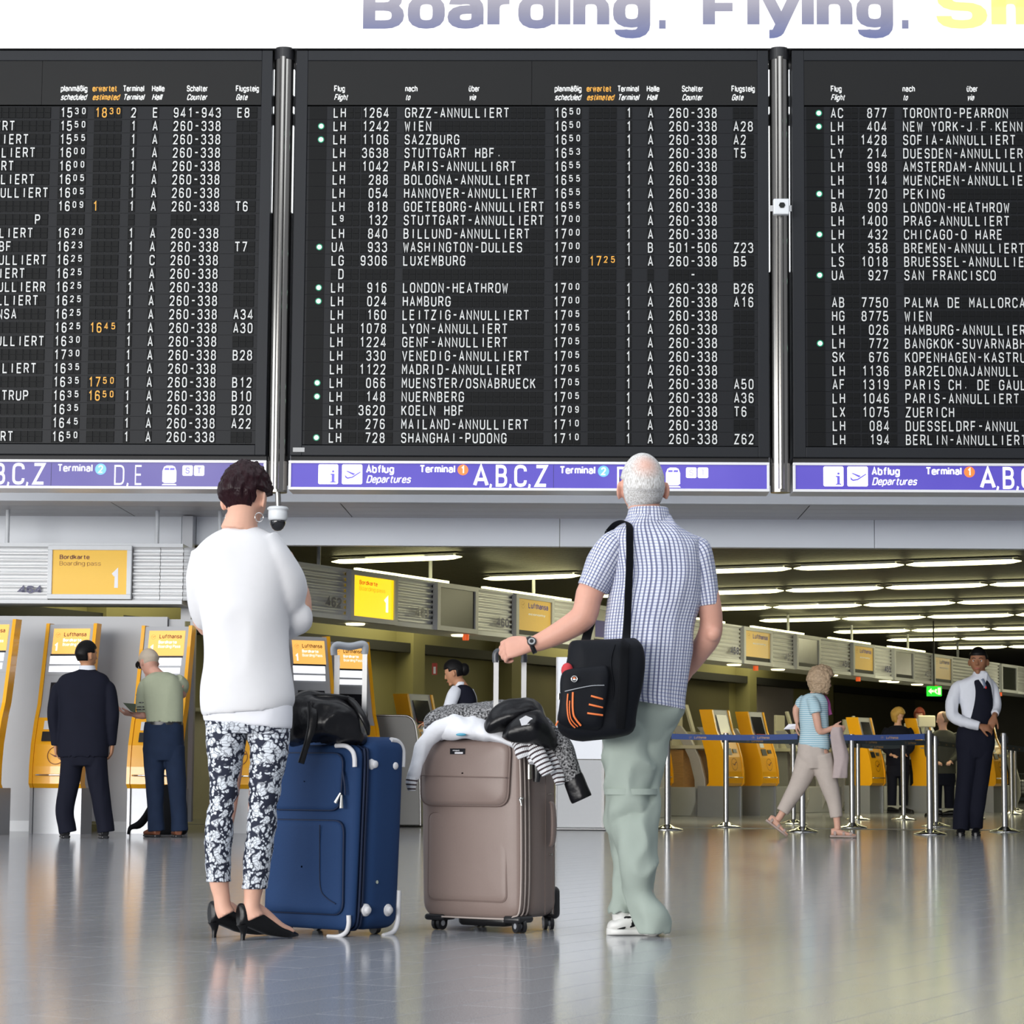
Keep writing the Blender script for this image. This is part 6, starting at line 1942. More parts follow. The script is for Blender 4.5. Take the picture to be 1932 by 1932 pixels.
# --- man in dark suit
D = G(165, 1582).y
bp_ = [(1262, 152, 180, .06, 0), (1275, 115, 200, .09, 0), (1300, 112, 205, .11, 0), (1350, 118, 200, .11, 0), (1390, 118, 200, .11, 0), (1420, 120, 200, .11, 0)]
t, T, hc = person('man in dark navy suit seen from behind at a self-service machine', D, (163.5, 1236, 0.0), SK_a, M_hblack, short_hair, bp_,
                  [dict(p=[(115, 1290, 0, .04), (106, 1345, 0, .035), (105, 1404, .03, .026)], h=((0.1, 0.1, -1), (1, 0, 0)), s=-1), dict(p=[(200, 1290, 0, .04), (213, 1345, 0, .035), (212, 1404, .03, .026)], h=((-0.1, 0.1, -1), (-1, 0, 0)))],
                  [[(140, 1425, 0, .07), (128, 1490, 0, .05), (127, 1565, 0, .035)], [(180, 1425, 0, .07), (186, 1490, 0, .05), (198, 1565, 0, .035)]], face=(0.72, 0.7, 0), loc=G(165, 1582), k=1.0)
garment(t, 'jacket', M_navy, [dict(r=rings_px([(1262, 152, 178, .06, 0), (1267, 140, 186, .075, 0), (1274, 117, 200, .09, 0), (1290, 107, 208, .11, 0), (1320, 110, 207, .12, 0), (1360, 112, 204, .12, 0), (1400, 110, 205, .125, 0), (1425, 109, 205, .125, 0), (1429, 112, 202, .12, 0), (1420, 116, 198, .11, 0)], D), fs=5, fold=0.006),
                              limb_px([(124, 1286, 0, .03), (110, 1301, 0, .058), (103, 1345, 0, .062), (106, 1385, .02, .055), (107, 1406, .03, .048)], D),
                              limb_px([(191, 1285, 0, .03), (205, 1299, 0, .058), (211, 1345, 0, .062), (210, 1385, .02, .055), (209, 1406, .03, .048)], D)])
m = MB(); m.smooth = True; m.loft(rings_px([(1266, 148, 181, .065, 0), (1256, 150, 179, .062, 0)], D), seg=24, sub=2, cap=False); m.obj('shirt_collar', M_shirtw, t)
garment(t, 'trousers', M_navy, [dict(r=rings_px([(1405, 113, 201, .115, 0), (1430, 114, 200, .115, 0), (1445, 118, 196, .10, 0)], D)), limb_px([(138, 1428, 0, .10), (130, 1480, 0, .088), (122, 1530, 0, .078), (126, 1560, 0, .078), (128, 1571, 0, .078)], D),
                                limb_px([(180, 1428, 0, .10), (186, 1480, 0, .088), (194, 1530, 0, .078), (199, 1560, 0, .074), (200, 1570, 0, .074)], D)])
shoe_px(t, (126, 1580), (128, 1576), M_leather); shoe_px(t, (199, 1580), (203, 1576), M_leather)
# --- man in beige cap
D = G(300, 1580).y
bp_ = [(1268, 290, 320, .06, 0.02), (1285, 272, 336, .09, 0), (1320, 280, 340, .10, 0), (1360, 282, 340, .10, 0), (1385, 280, 340, .10, 0)]
t, T, hc = person('man in beige cap and grey-green polo shirt bending over a machine', D, (281, 1250, 0.06), SK_m, None, None, bp_,
                  [dict(p=[(275, 1295, 0, .045), (266, 1330, .04, .04), (272, 1350, .05, .04), (252, 1348, .08, .027)], h=((-1, 0.1, 0.1), (0, 0.3, 1)), s=-1),
                   dict(p=[(338, 1290, 0, .045), (344, 1310, .15, .04), (330, 1300, .3, .028)], h=((-0.6, .8, .2), (0, 0, -1)))],
                  [[(296, 1380, 0, .075), (292, 1470, 0, .055), (294, 1565, 0, .04)], [(326, 1380, 0, .075), (332, 1470, 0, .055), (338, 1565, 0, .04)]], face=(-0.6, 0.7, -0.45), up=(-0.2, 0.3, 1), loc=G(300, 1580), k=1.0,
                  neck=[(286, 1262, 0.04), (296, 1272, 0.02), (304, 1284, 0)])
M_cap = mat('beige_cap_cloth', (0.50, 0.42, 0.33), 0.85, noise_amt=0.06)
add_hair(t, 'cap', M_cap, hc, (-0.6, 0.7, -0.45), (-0.2, 0.3, 1), 1.0, lambda d, p: (0.014 if p.z > 0.02 + 0.02 * d.y else (0.004 if p.z > -0.03 and d.y < -0.2 else -1)), 36, 28)
r_, f_, u_ = hframe((-0.6, 0.7, -0.45), (-0.2, 0.3, 1))
m = MB(); m.smooth = True
m.loft([(hc + f_ * a + u_ * z, r_, u_, w_, .004) for a, z, w_ in ((0.07, 0.045, .07), (0.11, 0.04, .068), (0.15, 0.028, .045), (0.16, 0.024, .02))], seg=16, sub=3); m.obj('cap_peak', M_black, t)
m = MB(); m.smooth = True; torus(m, T(Vector((-0.03, 0.10, 0.0))), r_, u_, 0.02, 0.0015, 16); torus(m, T(Vector((0.03, 0.10, 0.0))), r_, u_, 0.02, 0.0015, 16); m.obj('glasses', M_silver, t)
garment(t, 'polo_shirt', M_green, [dict(r=rings_px([(1268, 290, 318, .06, 0.02), (1276, 276, 334, .085, 0), (1290, 268, 343, .105, 0), (1320, 272, 345, .115, 0), (1350, 276, 345, .115, 0), (1364, 277, 344, .11, 0), (1358, 281, 340, .10, 0)], D), fold=.008, fs=6),
                                   limb_px([(279, 1284, 0, .05), (272, 1300, .01, .062), (269, 1325, .03, .062), (270, 1343, .04, .056)], D), limb_px([(334, 1280, 0, .05), (343, 1292, .06, .062), (342, 1304, .15, .055)], D)])
for yy in (1310, 1318, 1325, 1333, 1338):
    m = MB(); m.smooth = True; q = limb_px([(270 - (yy - 1310) * .02, yy, .03, .0645 if yy < 1330 else .061), (270 - (yy - 1310) * .02, yy + 1.7, .03, .0645 if yy < 1330 else .061)], D)
    m.loft(q, seg=24, sub=1, cap=True); m.obj('sleeve_stripe', M_black, t)
garment(t, 'jeans', M_denim, [dict(r=rings_px([(1362, 273, 345, .11, 0), (1385, 271, 347, .12, 0), (1415, 270, 347, .12, 0), (1435, 276, 342, .10, 0)], D)), limb_px([(290, 1410, 0, .10), (292, 1470, 0, .085), (294, 1530, 0, .075), (296, 1568, 0, .078)], D), limb_px([(328, 1410, 0, .10), (333, 1470, 0, .085), (337, 1530, 0, .072), (339, 1568, 0, .075)], D)])
m = MB(); m.smooth = True; m.loft(rings_px([(1368, 274, 345, .114, 0), (1362, 274, 345, .113, 0)], D), seg=32, sub=1); m.obj('belt', M_black, t)
shoe_px(t, (294, 1579), (264, 1577), M_brownl, hh=.08); shoe_px(t, (337, 1577), (343, 1574), M_brownl)
o = MB(); q = [PR(232, 1326, D, .05), PR(256, 1328, D, .05), PR(256, 1345, D, .0), PR(247, 1342, D, 0)]
o.add(q + [v + Vector((0, .003, 0)) for v in q], [(0, 1, 2, 3), (7, 6, 5, 4), (0, 4, 5, 1), (1, 5, 6, 2), (2, 6, 7, 3), (3, 7, 4, 0)])
tag(o.obj('passport_folder', mat('dark_green_folder', (0.06, 0.08, 0.04), 0.5), loc=q[0]), 'dark green folder held by the man in beige cap', 'folder')
# backpack on the floor behind him
g = G(312, 1576) + Vector((0, 0.28, 0))
bk = thing('backpack', 'black backpack on the floor between the legs of the cap man', 'backpack', tuple(g))
m = MB(); m.smooth = True
m.loft([(g + Z * z + X * dx_, X, Yv, rx, ry, 2.6) for z, rx, ry, dx_ in ((0.0, .14, .09, 0), (0.04, .17, .11, 0), (0.2, .165, .12, 0), (0.35, .14, .10, 0), (0.44, .08, .06, 0), (0.46, .03, .03, 0))], seg=32, sub=4, fold=.01, foldscale=7); m.obj('sack', M_strap, bk)
m = MB(); m.smooth = True; m.tube([PR(296, 1500, D, .2), PR(276, 1540, D, .1), PR(262, 1556, D, .05), PR(246, 1562, D, 0), PR(242, 1574, D, 0)], [(.02, .05), (.03, .05), (.03, .045), (.02, .02), (.01, .02)], seg=12); m.obj('shoulder_strap', M_strap, bk)

# --- walking woman with curly hair
D = G(1590, 1581).y
M_curl = mat('sandy_curly_hair', (0.42, 0.30, 0.19), 0.6, noise_amt=0.45, scale=60, bump=1.0, bscale=60)
bp_ = [(1308, 1528, 1552, .06, 0), (1322, 1513, 1560, .09, 0), (1350, 1510, 1560, .10, 0), (1385, 1512, 1560, .10, 0), (1415, 1510, 1562, .10, 0)]
t, T, hc = person('curly-haired woman walking right in light blue striped top and beige trousers', D, (1549, 1287, 0), SK_w, None, None, bp_,
                  [dict(p=[(1535, 1325, -.1, .042), (1541, 1356, -.13, .04), (1548, 1380, -.12, .036), (1570, 1374, -.10, .026)], h=((1, 0, -0.05), (0, 1, 0)), k=.9),
                   dict(p=[(1518, 1322, .08, .04), (1502, 1338, .10, .036), (1504, 1362, .10, .026)], h=((-0.1, 0, -1), (1, 0, 0)), k=.9)],
                  [[(1525, 1415, .03, .07), (1510, 1465, .03, .05), (1478, 1530, .03, .035), (1466, 1548, .03, .032)], [(1548, 1415, -.03, .07), (1566, 1480, -.03, .05), (1578, 1540, -.03, .035), (1580, 1566, -.03, .03)]],
                  face=(0.93, 0.25, -0.1), loc=G(1545, 1581), k=.97, facefeat=True, neck=[(1544, 1300, 0), (1540, 1308, 0), (1537, 1318, 0)])
def curly(d, p):
    if d.y > 0.42 and p.z < 0.055: return -1
    if p.z < -0.085: return -1
    return 0.045 + 0.012 * max(0, d.z) + 0.012 * noise.noise(d * 5) + 0.007 * noise.noise(d * 13)
add_hair(t, 'curly_hair', M_curl, hc, (0.93, 0.25, -0.1), (0, 0, 1), .97, curly, 90, 64)
M_stripe = bpy.data.materials.new('pale_blue_striped_jersey'); M_stripe.use_nodes = True
nt = M_stripe.node_tree; n = nt.nodes; L = nt.links
wv = n.new('ShaderNodeTexWave'); wv.bands_direction = 'Z'; wv.inputs['Scale'].default_value = 16; wv.inputs['Distortion'].default_value = 0.6
tc = n.new('ShaderNodeTexCoord'); L.new(tc.outputs['Object'], wv.inputs['Vector'])
cr = n.new('ShaderNodeValToRGB'); cr.color_ramp.elements[0].color = (0.26, 0.48, 0.58, 1); cr.color_ramp.elements[1].color = (0.58, 0.70, 0.74, 1); cr.color_ramp.elements[0].position = .3; cr.color_ramp.elements[1].position = .6
L.new(wv.outputs['Fac'], cr.inputs[0]); L.new(cr.outputs[0], n['Principled BSDF'].inputs['Base Color']); n['Principled BSDF'].inputs['Roughness'].default_value = .85
garment(t, 'striped_top', M_stripe, [dict(r=rings_px([(1308, 1524, 1550, .06, 0), (1314, 1514, 1556, .085, 0), (1326, 1509, 1561, .105, 0), (1350, 1508, 1562, .12, 0), (1380, 1510, 1564, .115, 0), (1402, 1507, 1566, .125, 0), (1412, 1512, 1564, .12, 0, 4), (1405, 1516, 1560, .11, 0, 4)], D), fold=.006, fs=8),
                                     limb_px([(1530, 1318, -.07, .05), (1536, 1330, -.11, .06), (1540, 1346, -.13, .055)], D), limb_px([(1520, 1318, .06, .05), (1511, 1328, .09, .055), (1507, 1334, .10, .045)], D)])
garment(t, 'cropped_trousers', M_beigec, [dict(r=rings_px([(1400, 1507, 1561, .11, 0), (1415, 1505, 1563, .12, 0), (1432, 1506, 1562, .12, 0), (1450, 1512, 1556, .10, 0)], D)),
                                          limb_px([(1527, 1425, .02, .115), (1517, 1455, .02, .105), (1504, 1485, .03, .085), (1488, 1512, .03, .068), (1476, 1532, .03, .058)], D), limb_px([(1548, 1425, -.02, .11), (1557, 1455, -.02, .10), (1566, 1485, -.02, .085), (1574, 1515, -.02, .065), (1578, 1542, -.02, .057)], D)])
m = MB(); m.smooth = True; m.tube([T(Vector((-0.05, 0.0, -0.11))), T(Vector((-0.06, 0.05, -0.14))), T(Vector((-0.03, 0.085, -0.18))), T(Vector((0.0, 0.10, -0.25))), T(Vector((0.02, 0.12, -0.31)))], [(.03, .02), (.035, .02), (.035, .022), (.03, .02), (.02, .012)], seg=14, fold=.006, foldscale=25); m.obj('magenta_scarf', mat('magenta_scarf_cloth', (0.30, 0.05, 0.20), 0.7, noise_amt=.4, scale=30), t)
M_sand = mat('taupe_sandal', (0.42, 0.32, 0.28), 0.6)
def sandal(parent, heel, toe, lift=0.0):
    a, b_ = Vector(heel), Vector(toe); d = (b_ - a); L_ = d.length; d.normalize(); s = Z.cross(d).normalized()
    m = MB(); m.smooth = True; up_ = s.cross(d) * -1 if s.cross(d).z < 0 else s.cross(d)
    m.loft([(a + d * q * L_ + up_ * .012, s, up_, w_, .012, 3) for q, w_ in ((0, .02), (.08, .032), (.4, .034), (.75, .044), (.95, .03), (1.0, .01))], seg=16, sub=3)
    for q in (.12, .45, .72):
        m.loft([(a + d * (q * L_ + e_) + up_ * .035, s, up_, .040, .034 - q * .015, 2.2) for e_ in (0, .022)], seg=16, sub=1)
    m.obj('sandal', M_sand, parent)
    m = MB(); m.smooth = True
    m.loft([(a + d * q * L_ + up_ * z, s, up_, w_, h_) for q, z, w_, h_ in ((.04, .05, .022, .03), (.2, .055, .03, .035), (.5, .042, .032, .025), (.8, .03, .036, .014), (.97, .025, .02, .009))], seg=14, sub=3); m.obj('foot', SK_w, parent)
sandal(t, PR(1444, 1549, D, .03), PR(1484, 1580, D, .03)); sandal(t, PR(1566, 1580, D, -.03), PR(1616, 1581, D, -.03))
# jacket over her arm
m = MB(); m.smooth = True
m.loft([(PR(1577, 1372, D, -.1), X, Yv, .05, .05), (PR(1578, 1384, D, -.1), X, Yv, .07, .06), (PR(1582, 1410, D, -.1), X, Yv, .085, .05), (PR(1585, 1440, D, -.1), X, Yv, .075, .045), (PR(1583, 1468, D, -.1), X, Yv, .07, .04)], seg=40, sub=6, fold=.02, foldscale=9)
tag(m.obj('draped_jacket', mat('pale_mauve_jacket', (0.44, 0.36, 0.35), 0.8, noise_amt=.06), loc=PR(1580, 1420, D, -.1)), 'pale mauve jacket hanging over the arm of the curly-haired woman', 'jacket')
m = MB(); q = [PR(1478, 1376, D, .1), PR(1488, 1366, D, .1), PR(1506, 1366, D, .08), PR(1502, 1376, D, .1)]
m.add(q + [v + Vector((0, .002, 0)) for v in q], [(0, 1, 2, 3), (7, 6, 5, 4), (0, 4, 5, 1), (1, 5, 6, 2), (2, 6, 7, 3), (3, 7, 4, 0)])
tag(m.obj('paper_sheet', M_wprint, loc=q[0]), 'white paper sheets in the far hand of the curly-haired woman', 'paper')

# --- attendant
D = G(1832, 1577).y
bp_ = [(1276, 1836, 1862, .06, 0), (1288, 1808, 1868, .09, 0), (1320, 1816, 1870, .10, 0), (1360, 1818, 1870, .10, 0), (1385, 1812, 1872, .10, 0)]
t, T, hc = person('male attendant in white shirt, dark vest and tie looking back', D, (1846, 1248, 0), SK_b, M_hblack, short_hair, bp_,
                  [dict(p=[(1806, 1292, 0, .045), (1797, 1325, -.02, .04), (1797, 1348, -.04, .038), (1825, 1362, -.12, .034), (1849, 1370, -.16, .027)], h=((1, -0.1, -0.25), (0.1, 0.8, -0.5)), s=-1, c=(.5, .6, .5)),
                   dict(p=[(1868, 1292, .04, .042), (1880, 1325, .04, .038), (1879, 1342, -.02, .036), (1876, 1352, -.12, .027)], h=((-0.4, -0.3, -0.9), (0, 1, -0.3)), s=1, c=(.8, .9, .6))],
                  [[(1824, 1390, 0, .075), (1820, 1470, 0, .055), (1815, 1560, 0, .04)], [(1856, 1390, 0, .075), (1850, 1470, 0, .055), (1844, 1560, 0, .04)]],
                  face=(-0.30, -0.93, -0.02), loc=G(1832, 1577), k=1.12, facefeat=True, brow=M_hblack, neck=[(1848, 1262, 0), (1850, 1270, 0), (1850, 1282, 0)])
garment(t, 'white_shirt', M_shirtw, [dict(r=rings_px([(1266, 1838, 1862, .062, 0), (1275, 1832, 1867, .075, 0), (1287, 1808, 1872, .095, 0), (1305, 1806, 1874, .105, 0), (1340, 1814, 1872, .10, 0), (1370, 1816, 1870, .10, 0)], D)),
                                     dict(r=limb_px([(1816, 1288, 0, .04), (1806, 1299, 0, .062), (1797, 1325, -.02, .066), (1797, 1348, -.04, .060), (1812, 1360, -.09, .055), (1836, 1367, -.14, .048), (1848, 1370, -.16, .044)], D), fold=.008, fs=14),
                                     limb_px([(1864, 1286, .02, .05), (1873, 1300, .04, .056), (1879, 1325, .04, .052), (1879, 1340, -.02, .046), (1877, 1347, -.08, .04)], D)])
garment(t, 'dark_vest', M_navy, [dict(r=rings_px([(1280, 1824, 1867, .078, 0), (1286, 1819, 1869, .098, 0), (1300, 1822, 1872, .112, 0), (1330, 1822, 1873, .112, 0), (1355, 1819, 1873, .11, 0), (1372, 1816, 1873, .112, 0), (1376, 1818, 1871, .108, 0)], D))])
m = MB(); m.smooth = True
cz = lambda px, py, dy: PR(px, py, D, dy)
m.add([cz(1838, 1270, -.08), cz(1852, 1290, -.115), cz(1856, 1296, -.118), cz(1861, 1284, -.11), cz(1863, 1270, -.06), cz(1850, 1266, -.05)], [(0, 1, 2, 3, 4, 5)])
m.add([cz(1838, 1270, -.05), cz(1856, 1296, -.10), cz(1863, 1270, -.04)], [(2, 1, 0)]); m.obj('shirt_collar', M_shirtw, t)
m = MB(); m.smooth = True; m.tube([cz(1853, 1281, -.118), cz(1856, 1286, -.125), cz(1859, 1298, -.125)], [(.014, .008), (.012, .008), (.018, .006)], seg=10); m.obj('striped_tie', mat('slate_tie', (0.12, 0.15, 0.22), .5, noise_amt=.5, scale=60), t)
m = MB(); m.ball(cz(1860, 1297, -.13), .010, .005, .014); m.obj('red_pin', mat('red_pin', (0.5, 0.02, 0.02), .4), t)
garment(t, 'dark_trousers', M_navy, [dict(r=rings_px([(1368, 1810, 1872, .11, 0), (1385, 1805, 1876, .12, 0), (1410, 1804, 1876, .12, 0), (1430, 1810, 1868, .10, 0)], D)), limb_px([(1826, 1410, 0, .11), (1822, 1470, 0, .095), (1815, 1530, 0, .085), (1813, 1566, 0, .08)], D), limb_px([(1855, 1410, 0, .105), (1849, 1470, 0, .09), (1842, 1530, 0, .08), (1840, 1562, .04, .075)], D)])
shoe_px(t, (1813, 1574), (1828, 1580), M_leather); shoe_px(t, (1842, 1572), (1864, 1577), M_leather)

# --- vest clerk with a bun, behind the taupe suitcase
D = 23.2
bp_ = [(1290, 858, 882, .06, 0), (1302, 852, 892, .085, 0), (1330, 850, 896, .095, 0), (1380, 852, 892, .09, 0), (1430, 846, 896, .11, 0)]
t, T, hc = person('clerk with dark hair bun, white shirt and dark vest, looking down left', D, (857, 1269, 0), SK_a, M_hblack, short_hair, bp_,
                  [dict(p=[(856, 1306, -.1, .042), (848, 1335, -.12, .038), (840, 1360, -.1, .036), (815, 1365, 0, .026)], h=((-1, 0, 0), (0, 0, -1)), k=.9), dict(p=[(888, 1306, .05, .04), (890, 1340, .05, .036), (880, 1370, .1, .028)], h=((-.3, .2, -1), (0, 1, 0)), k=.9)],
                  [[(862, 1430, 0, .07), (862, 1500, 0, .05), (862, 1565, 0, .035)], [(882, 1430, 0, .07), (882, 1500, 0, .05), (882, 1565, 0, .035)]], face=(-0.93, 0.2, -0.32), up=(-0.2, 0, 1), loc=P(872, 1500, D), k=.97, facefeat=True,
                  neck=[(862, 1282, 0), (868, 1290, 0), (872, 1300, 0)])
m = MB(); m.smooth = True; m.ball(PR(876, 1263, D, 0), .05, .055, .06, R=None); m.obj('hair_bun', M_hblack, t)
garment(t, 'white_shirt', M_shirtw, [limb_px([(862, 1300, -.06, .05), (855, 1312, -.1, .062), (847, 1335, -.12, .058), (840, 1356, -.1, .05)], D), limb_px([(884, 1302, .04, .045), (890, 1320, .05, .05), (890, 1340, .05, .045)], D), dict(r=rings_px([(1286, 861, 877, .055, 0), (1296, 858, 880, .07, 0), (1302, 856, 884, .08, 0)], D))])
garment(t, 'dark_vest', M_navy, [dict(r=rings_px([(1292, 862, 880, .07, 0), (1300, 854, 891, .095, 0), (1320, 851, 899, .11, 0), (1345, 852, 898, .11, 0), (1380, 852, 893, .10, 0), (1430, 846, 897, .12, 0)], D))])
garment(t, 'dark_trousers', M_navy, [limb_px([(862, 1430, 0, .10), (862, 1500, 0, .08), (862, 1568, 0, .06)], D), limb_px([(882, 1430, 0, .10), (882, 1500, 0, .08), (882, 1568, 0, .06)], D)])
for x_ in (858, 880):
    q = P(x_, 1500, D); q.z = 0; sneaker(t, q + X * .05, q - X * .19, [M_leather, M_black], .9, 'shoe')

# --- three heads at the far counters
M_blond = mat('blonde_hair', (0.55, 0.33, 0.08), 0.55, noise_amt=.3, scale=40)
M_redh = mat('red_hair', (0.22, 0.035, 0.015), 0.55, noise_amt=.3, scale=40)
M_ginger = mat('grey_brown_hair', (0.20, 0.13, 0.08), 0.6, noise_amt=.3, scale=40)


def longish(d, p):
    if d.y > 0.45 and p.z < 0.05: return -1
    if p.z < -0.10: return -1
    return 0.028 + 0.006 * noise.noise(d * 6)


def far_person(label, D, hx, hy, face, hairm, hf, cloth, skin, kx=1.0, legm=None):
    s = FPX / D
    e_ = lambda m_: m_ * s
    bp_ = [(hy + e_(.15), hx - e_(.07), hx + e_(.07), .06, 0), (hy + e_(.22), hx - e_(.17), hx + e_(.17), .09, 0), (hy + e_(.4), hx - e_(.17), hx + e_(.17), .10, 0), (hy + e_(.75), hx - e_(.16), hx + e_(.16), .11, 0)]
    yb = 1458 + .61 * s * 1.0
    ya = yb - e_(.10)
    t, T, hc = person(label, D, (hx, hy, 0), skin, hairm, hf, bp_, [dict(p=[(hx - e_(.17), hy + e_(.24), 0, .04), (hx - e_(.20), hy + e_(.5), -.05, .036), (hx - e_(.1), hy + e_(.62), -.2, .027)], h=((.4, -1, 0), (0, 0, -1)), k=.9), dict(p=[(hx + e_(.17), hy + e_(.24), 0, .04), (hx + e_(.20), hy + e_(.5), -.05, .036), (hx + e_(.1), hy + e_(.62), -.2, .027)], h=((-.4, -1, 0), (0, 0, -1)), k=.9)],
                      [[(hx - e_(.09), hy + e_(.75), 0, .07), (hx - e_(.09), (hy + ya) / 2 + e_(.3), 0, .055), (hx - e_(.09), ya, 0, .04)], [(hx + e_(.09), hy + e_(.75), 0, .07), (hx + e_(.09), (hy + ya) / 2 + e_(.3), 0, .055), (hx + e_(.09), ya, 0, .04)]],
                      vox=.012, face=face, loc=P(hx, 1500, D), facefeat=True, neck=[(hx, hy + e_(.07), 0), (hx, hy + e_(.13), 0), (hx, hy + e_(.2), 0)])
    garment(t, 'jacket', cloth, [dict(r=rings_px([(hy + e_(.155), hx - e_(.07), hx + e_(.07), .07, 0), (hy + e_(.2), hx - e_(.16), hx + e_(.16), .09, 0), (hy + e_(.3), hx - e_(.2), hx + e_(.2), .115, 0), (hy + e_(.55), hx - e_(.185), hx + e_(.185), .12, 0), (hy + e_(.78), hx - e_(.19), hx + e_(.19), .125, 0)], D)),
                                 limb_px([(hx - e_(.16), hy + e_(.2), 0, .05), (hx - e_(.2), hy + e_(.3), 0, .06), (hx - e_(.21), hy + e_(.5), -.05, .052), (hx - e_(.11), hy + e_(.61), -.18, .042)], D), limb_px([(hx + e_(.16), hy + e_(.2), 0, .05), (hx + e_(.2), hy + e_(.3), 0, .06), (hx + e_(.21), hy + e_(.5), -.05, .052), (hx + e_(.11), hy + e_(.61), -.18, .042)], D)], seg=24, sub=3)
    garment(t, 'trousers', legm or M_navy, [dict(r=rings_px([(hy + e_(.72), hx - e_(.17), hx + e_(.17), .115, 0), (hy + e_(.86), hx - e_(.18), hx + e_(.18), .12, 0), (hy + e_(.95), hx - e_(.16), hx + e_(.16), .10, 0)], D)), limb_px([(hx - e_(.09), hy + e_(.88), 0, .10), (hx - e_(.09), (hy + ya) / 2 + e_(.3), 0, .08), (hx - e_(.09), ya, 0, .07)], D), limb_px([(hx + e_(.09), hy + e_(.88), 0, .10), (hx + e_(.09), (hy + ya) / 2 + e_(.3), 0, .08), (hx + e_(.09), ya, 0, .07)], D)], seg=20, sub=3)
    for sx in (-1, 1):
        q = P(hx, 1500, D); q.z = 0; q += X * sx * .09; f2 = Vector((face[0], face[1], 0)).normalized()
        sneaker(t, q - f2 * .08, q + f2 * .17, [M_leather, M_black], .9, 'shoe')
    return t


far_person('blonde clerk in black jacket looking down, behind the lone queue post', 38.6, 1694, 1350, (0.75, -0.6, -0.4), M_blond, longish, M_navy, SK_w)
far_person('red-haired clerk half hidden behind a beige monitor', 43.5, 1735, 1349, (-0.3, -0.9, -0.3), M_redh, longish, M_shirtw, SK_w)
far_person('balding customer in dark vest facing left beside the attendant', 35.5, 1779, 1357, (-0.95, 0.2, -0.2), M_ginger, lambda d, p: (-1 if (d.y > -0.1 or p.z < -0.05 or d.z > 0.85) else 0.012), mat('dark_olive_vest', (0.05, 0.05, 0.035), .8), SK_w)
# monitor between them
p = P(1749, 1361, 35.9)
tm_ = thing('desk_monitor', 'beige back of a desk monitor between red-haired clerk and customer', 'monitor', tuple(p))
s_ = 35.9 / FPX
m = MB(); m.box(p.x - 16 * s_, p.x + 16 * s_, p.y, p.y + .08, p.z - 11 * s_, p.z + 11 * s_); bevel(m.obj('casing', M_beige, tm_), .015)
m = MB(); m.cyl((p.x, p.y + .04, p.z - 11 * s_), (p.x, p.y + .04, 0.98), .03, seg=10); m.cyl((p.x, p.y + .04, 0.985), (p.x, p.y + .04, 0.97), .1, seg=16); m.obj('stand', M_greyd, tm_)

# luggage trolley at the right edge
g = G(1936, 1520)
t = thing('luggage_trolley', 'dark wire luggage trolley with pale bundles at the right picture edge', 'trolley', tuple(g))
M_wire = mat('dark_wire', (0.02, 0.03, 0.035), 0.4)
m = MB()
for k_ in range(8):
    m.cyl(g + X * (-.2 + k_ * .057) + Z * .22, g + X * (-.2 + k_ * .057) + Z * .62, .006, seg=6)
for k_ in range(6): m.cyl(g + X * -.21 + Z * (.22 + k_ * .08), g + X * .21 + Z * (.22 + k_ * .08), .006, seg=6)
m.obj('wire_basket', M_wire, t)
m = MB(); m.box(g.x - .19, g.x + .19, g.y + .03, g.y + .4, .24, .5); bevel(m.obj('pale_bundle', M_beam, t), .04)
m = MB(); m.box(g.x - .22, g.x + .22, g.y, g.y + .6, .10, .16); m.obj('deck', M_wire, t)
for sx in (-.17, .17):
    m = MB(); m.smooth = True; m.cyl(g + X * (sx - .015) + Yv * .05 + Z * .05, g + X * (sx + .015) + Yv * .05 + Z * .05, .05, seg=14); m.obj('wheel', M_black, t)
# ---------------------------------------------------------------- luggage
def case_frame(c0, ang, lean=0.0):
    a = math.radians(ang)
    xa = Vector((math.cos(a), -math.sin(a), 0)); ya = Vector((math.sin(a), math.cos(a), 0))
    M = Matrix(((xa.x, ya.x, lean, c0.x), (xa.y, ya.y, 0, c0.y), (0, 0, 1, 0), (0, 0, 0, 1)))
    return M, xa, ya


